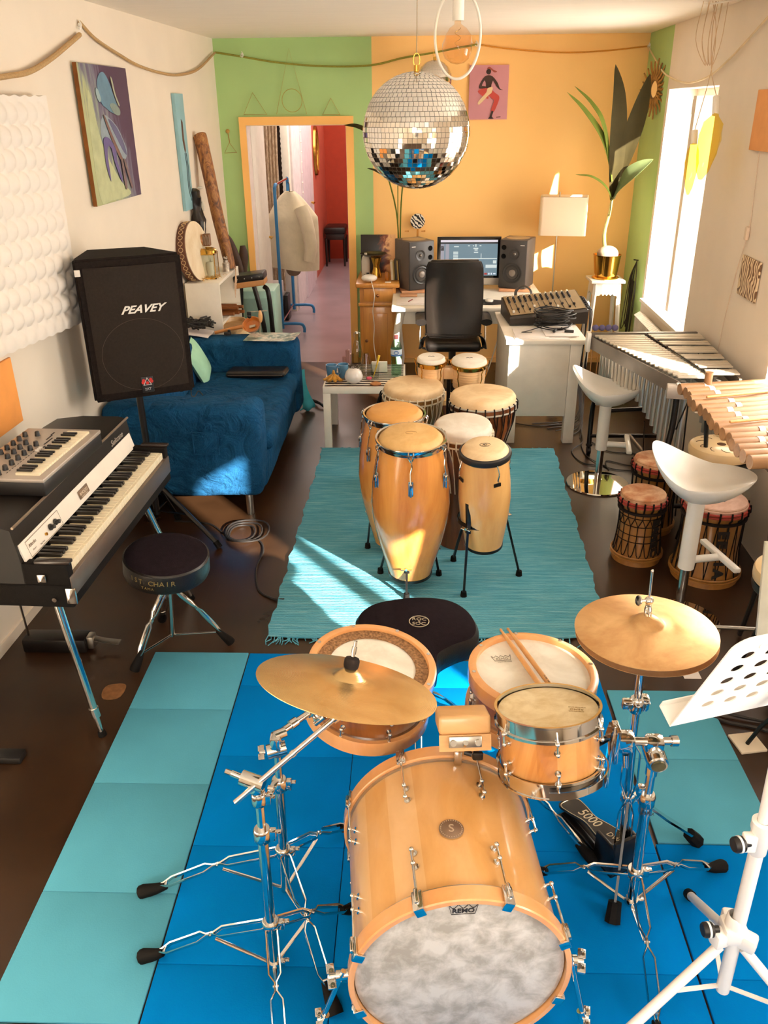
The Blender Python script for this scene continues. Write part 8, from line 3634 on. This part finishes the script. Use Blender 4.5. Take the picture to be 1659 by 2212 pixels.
mb = MB()
mb.grid(coatf, 60, 18, cu=True)
mb.solid(.006)
CO = P('cream_padded_cloth', '#e6d9bc', .9, 0, .05, 10, .3, 14, bd=.02)
build('body', mb, CO, t)
mb = MB()
mb.tube([(-1.13, 9.0, 1.22), (-1.07, 8.96, 1.05), (-1.04, 8.94, .85), (-1.06, 8.93, .70)], lambda q: .075 - .015 * q, 14, k=4)
build('sleeve', mb, CO, t)
mb = MB()
mb.tube([(-1.25, 9.1, 1.36), (-1.25, 9.1, 1.44), (-1.262, 9.1, 1.46)], .004, 6)
build('hanger_hook', mb, BLACKP, t)
mb = MB()
mb.ball((-1.24, 9.02, .60), .08, (1, .8, .8))
one('brown_hanging_bag', mb, P('brown_grey_bag', '#8a7460', .8), 'brownish bag hanging below the cream coat', 'bag')
r = bpy.data.objects.new('door_1', None)
COL.objects.link(r)
r.location = (-1.37, 7.76, 0)
r['kind'] = 'structure'
mb = MB()
mb.bb((-1.405, 7.76, .01), (-1.368, 8.42, 2.0), .002)
build('door_leaf', mb, WHITEPT, r)
mb = MB()
mb.cyl((-1.37, 8.36, 1.02), (-1.33, 8.36, 1.02), .010, n=10)
mb.cyl((-1.335, 8.37, 1.02), (-1.335, 8.26, 1.02), .008, n=10)
build('door_handle', mb, BRASS, r)
t = thing('wardrobe', 'white wardrobe with plain doors along the hallway wall', 'wardrobe', (-1.5, 10.6, 0))
mb = MB()
mb.bb((-1.645, 9.80, 0), (-1.33, 9.885, 2.2), .002)
build('side', mb, WHITEPT, t)
for k in range(1):
    mb = MB()
    mb.bb((-1.64, 9.78, .06), (-1.335, 9.80, 2.15), .003)
    build('door', mb, WHITEPT, t)
mb = MB()
mb.grid(lambda a_, b_: V((-1.575 + .135 * a_ + .006 * sin(b_ * 9), 9.72 + .012 * sin(a_ * 25), .25 + 2.2 * b_)), 26, 20)
mb.solid(.004)


def glit():
    m, nt, b = newmat('beige_sequin_cloth')
    f = noise(nt, coords(nt, (1, 1, .3)), 60, 3, .7)
    nt.links.new(ramp(nt, f, [(.4, lin('#a68c70')), (.6, lin('#c9b193')), (.7, lin('#efe4cc'))]), b.inputs['Base Color'])
    b.inputs['Roughness'].default_value = .4
    return m


one('sequin_curtain', mb, glit(), 'beige glittering cloth hanging in the hallway behind the open door', 'curtain')
mb = MB()
mb.grid(lambda a_, b_: V((-1.442 + (.034 + .006 * (int(b_ * 60) % 2)) * a_, 9.73, 1.0 + 1.45 * b_)), 2, 60)
mb.solid(.004)
one('black_lace_band', mb, P('black_lace', '#231812', .8, 0, .3, 60), 'dark lace edged band beside the glittering hallway cloth', 'lace')
t = thing('round_gilt_mirror', 'large round gilt mirror on the red hallway wall', 'mirror', (-1.30, 12.25, 1.35))
mb = MB()
A = AX((-1.305, 12.25, 1.62), (1, 0, 0))
mb.lathe([(.19, 0), (.24, 0), (.235, .03), (.21, .035), (.19, .012), (.19, 0)], A @ Matrix.Diagonal((.95, 1.3, 1, 1)), 48)
build('frame', mb, BRASS, t)
mb = MB()
mb.lathe([(0, .008), (.2, .008)], A @ Matrix.Diagonal((.95, 1.3, 1, 1)), 48)
build('glass', mb, P('dark_mirror', '#c98a70', .1, 1), t)
t = thing('black_stool', 'black padded stool at the far end of the hallway', 'stool', (-1.15, 13.1, 0))
mb = MB()
mb.bb((-1.29, 12.86, .46), (-.97, 13.34, .56), .03)
build('seat', mb, BLACKL, t)
mb = MB()
mb.bb((-1.27, 12.88, .38), (-.99, 13.32, .46), .004)
build('drawer_case', mb, P('black_brown_wood', '#1f120c', .4), t)
for x in (-1.265, -.995):
    for y in (12.885, 13.30):
        mb = MB()
        mb.cyl((x, y, .40), (x, y, 0), .022, .014, n=10)
        build('leg', mb, P('black_leg_wood', '#1b100a', .4), t)
mb = MB()
mb.tube([(-1.285, 10.5 + .02 * sin(k), 1.95 - .11 * k) for k in range(12)], .003, 5, k=3)
for k in range(10):
    mb.ball((-1.28, 10.5 + .02 * sin(k), 1.9 - .11 * k), .010, u=8, v=6)
one('fairy_lights', mb, P('pale_beads', '#f0e4d8', .3), 'string of pale fairy lights hanging on the hallway wall', 'lights')
mb = MB()
mb.bb((-1.60, 8.95, .0), (-1.42, 9.45, .42), .01)
one('marble_box', mb, P('marble_grey', '#c9bfb8', .4, 0, .15, 5), 'pale marbled box under the hanging coat', 'box')
mb = MB()
mb.bb((-1.41, 9.3, 0), (-1.36, 9.5, .28), .01)
one('black_bag', mb, BLACKP, 'narrow black bag standing under the clothes rack', 'bag')

# ------------------------------------------------------------------ floor cables, adapters, bits
mb = MB()
mb.tube([(-1.35, 4.25, .006), (-1.15, 4.22, .006), (-1.05, 4.12, .006), (-.95, 4.02, .006), (-.83, 4.02, .006), (-.78, 3.90, .006), (-.785, 3.7, .006), (-.74, 3.5, .006), (-.66, 3.42, .006), (-.60, 3.40, .014)], .0055, 6, k=5)
one('floor_cable', mb, CABLE, 'black cable snaking from the sofa leg to the rug edge', 'cable')
mb = MB()
c = V((-.93, 4.10, .01))
for k in range(3):
    mb.tube([c + V(((.07 + .025 * k) * cos(a_) + .015 * k, (.10 + .02 * k) * sin(a_), .007 * k + .004 * sin(3 * a_))) for a_ in [2 * pi * q / 20 for q in range(20)]], .005, 6, closed=True)
one('floor_cable', mb, CABLE, 'loose black cable loops on the floor in front of the sofa leg', 'cable')
mb = MB()
mb.tube([(-.78, 6.40, .02), (-.72, 6.30, .035), (-.66, 6.25, .012), (-.58, 6.30, .006)], lambda q: .016 * (1 - .6 * q), 8, k=5)
one('black_strap', mb, CABLE, 'short black strap on the floor between sofa and side table', 'strap')
random.seed(31)
for i, lb in enumerate(('dark cable trailing from the mixer towards the far stool', 'dark cable looping beneath the vibraphone', 'dark cable under the white side table', 'dark cable between the far stool and the side table')):
    base = [[(1.22, 5.7, .006), (1.18, 5.3, .006), (1.30, 5.05, .006), (1.5, 4.98, .006), (1.62, 4.7, .006)],
            [(1.26, 5.55, .006), (1.35, 5.35, .006), (1.52, 5.30, .006), (1.45, 5.10, .006), (1.30, 5.18, .006), (1.28, 5.02, .006)],
            [(.45, 6.6, .006), (.62, 6.10, .006), (.8, 5.90, .006), (.95, 5.86, .006), (1.1, 5.9, .006)],
            [(1.24, 5.8, .006), (1.20, 5.5, .02), (1.10, 5.35, .006), (1.14, 5.14, .006), (1.28, 5.10, .006)]][i]
    mb = MB()
    mb.tube(base, .004, 6, k=6)
    one('floor_cable', mb, CABLE, lb, 'cable')
mb = MB()
mb.tube([(.70, 6.45, .60), (.60, 6.5, .2), (.52, 6.6, .02), (.6, 6.8, .006), (.8, 6.7, .006)], .004, 6, k=5)
one('white_cable', mb, WHITEP, 'white cable curling behind the bongos under the desk', 'cable')
mb = MB()
mb.bb((-1.50, 2.28, .001), (-1.40, 2.335, .028), .004)
one('power_adapter', mb, BLACKP, 'black power adapter lying on the floor at the left frame edge', 'adapter')
mb = MB()
mb.bb((1.13, 2.83, .0005), (1.20, 2.90, .002))
one('tape_scrap', mb, PAPER, 'white scrap of tape on the floor under the hi-hat', 'scrap')
mb = MB()
mb.tube([(1.12, 2.62, .006), (1.2, 2.56, .006), (1.32, 2.52, .006), (1.45, 2.45, .006)], .008, 6, k=4)
mb.tube([(1.1, 2.66, .02), (1.22, 2.6, .012), (1.34, 2.56, .01), (1.5, 2.52, .01)], .006, 6, k=4)
one('floor_cable', mb, CABLE, 'thick dark cables on the floor behind the music stand', 'cable')
mb = MB()
mb.prism([(p.x, p.y) for p in spline([(-1.235, 2.745, 0), (-1.17, 2.755, 0), (-1.155, 2.71, 0), (-1.17, 2.66, 0), (-1.225, 2.655, 0), (-1.245, 2.70, 0)], 3, True)], .0003, .0012)
one('bare_wood_patch', mb, P('bare_ply', '#7d5636', .8, 0, .2, 40), 'chipped patch of bare wood in the dark floor by the throne foot', 'patch')
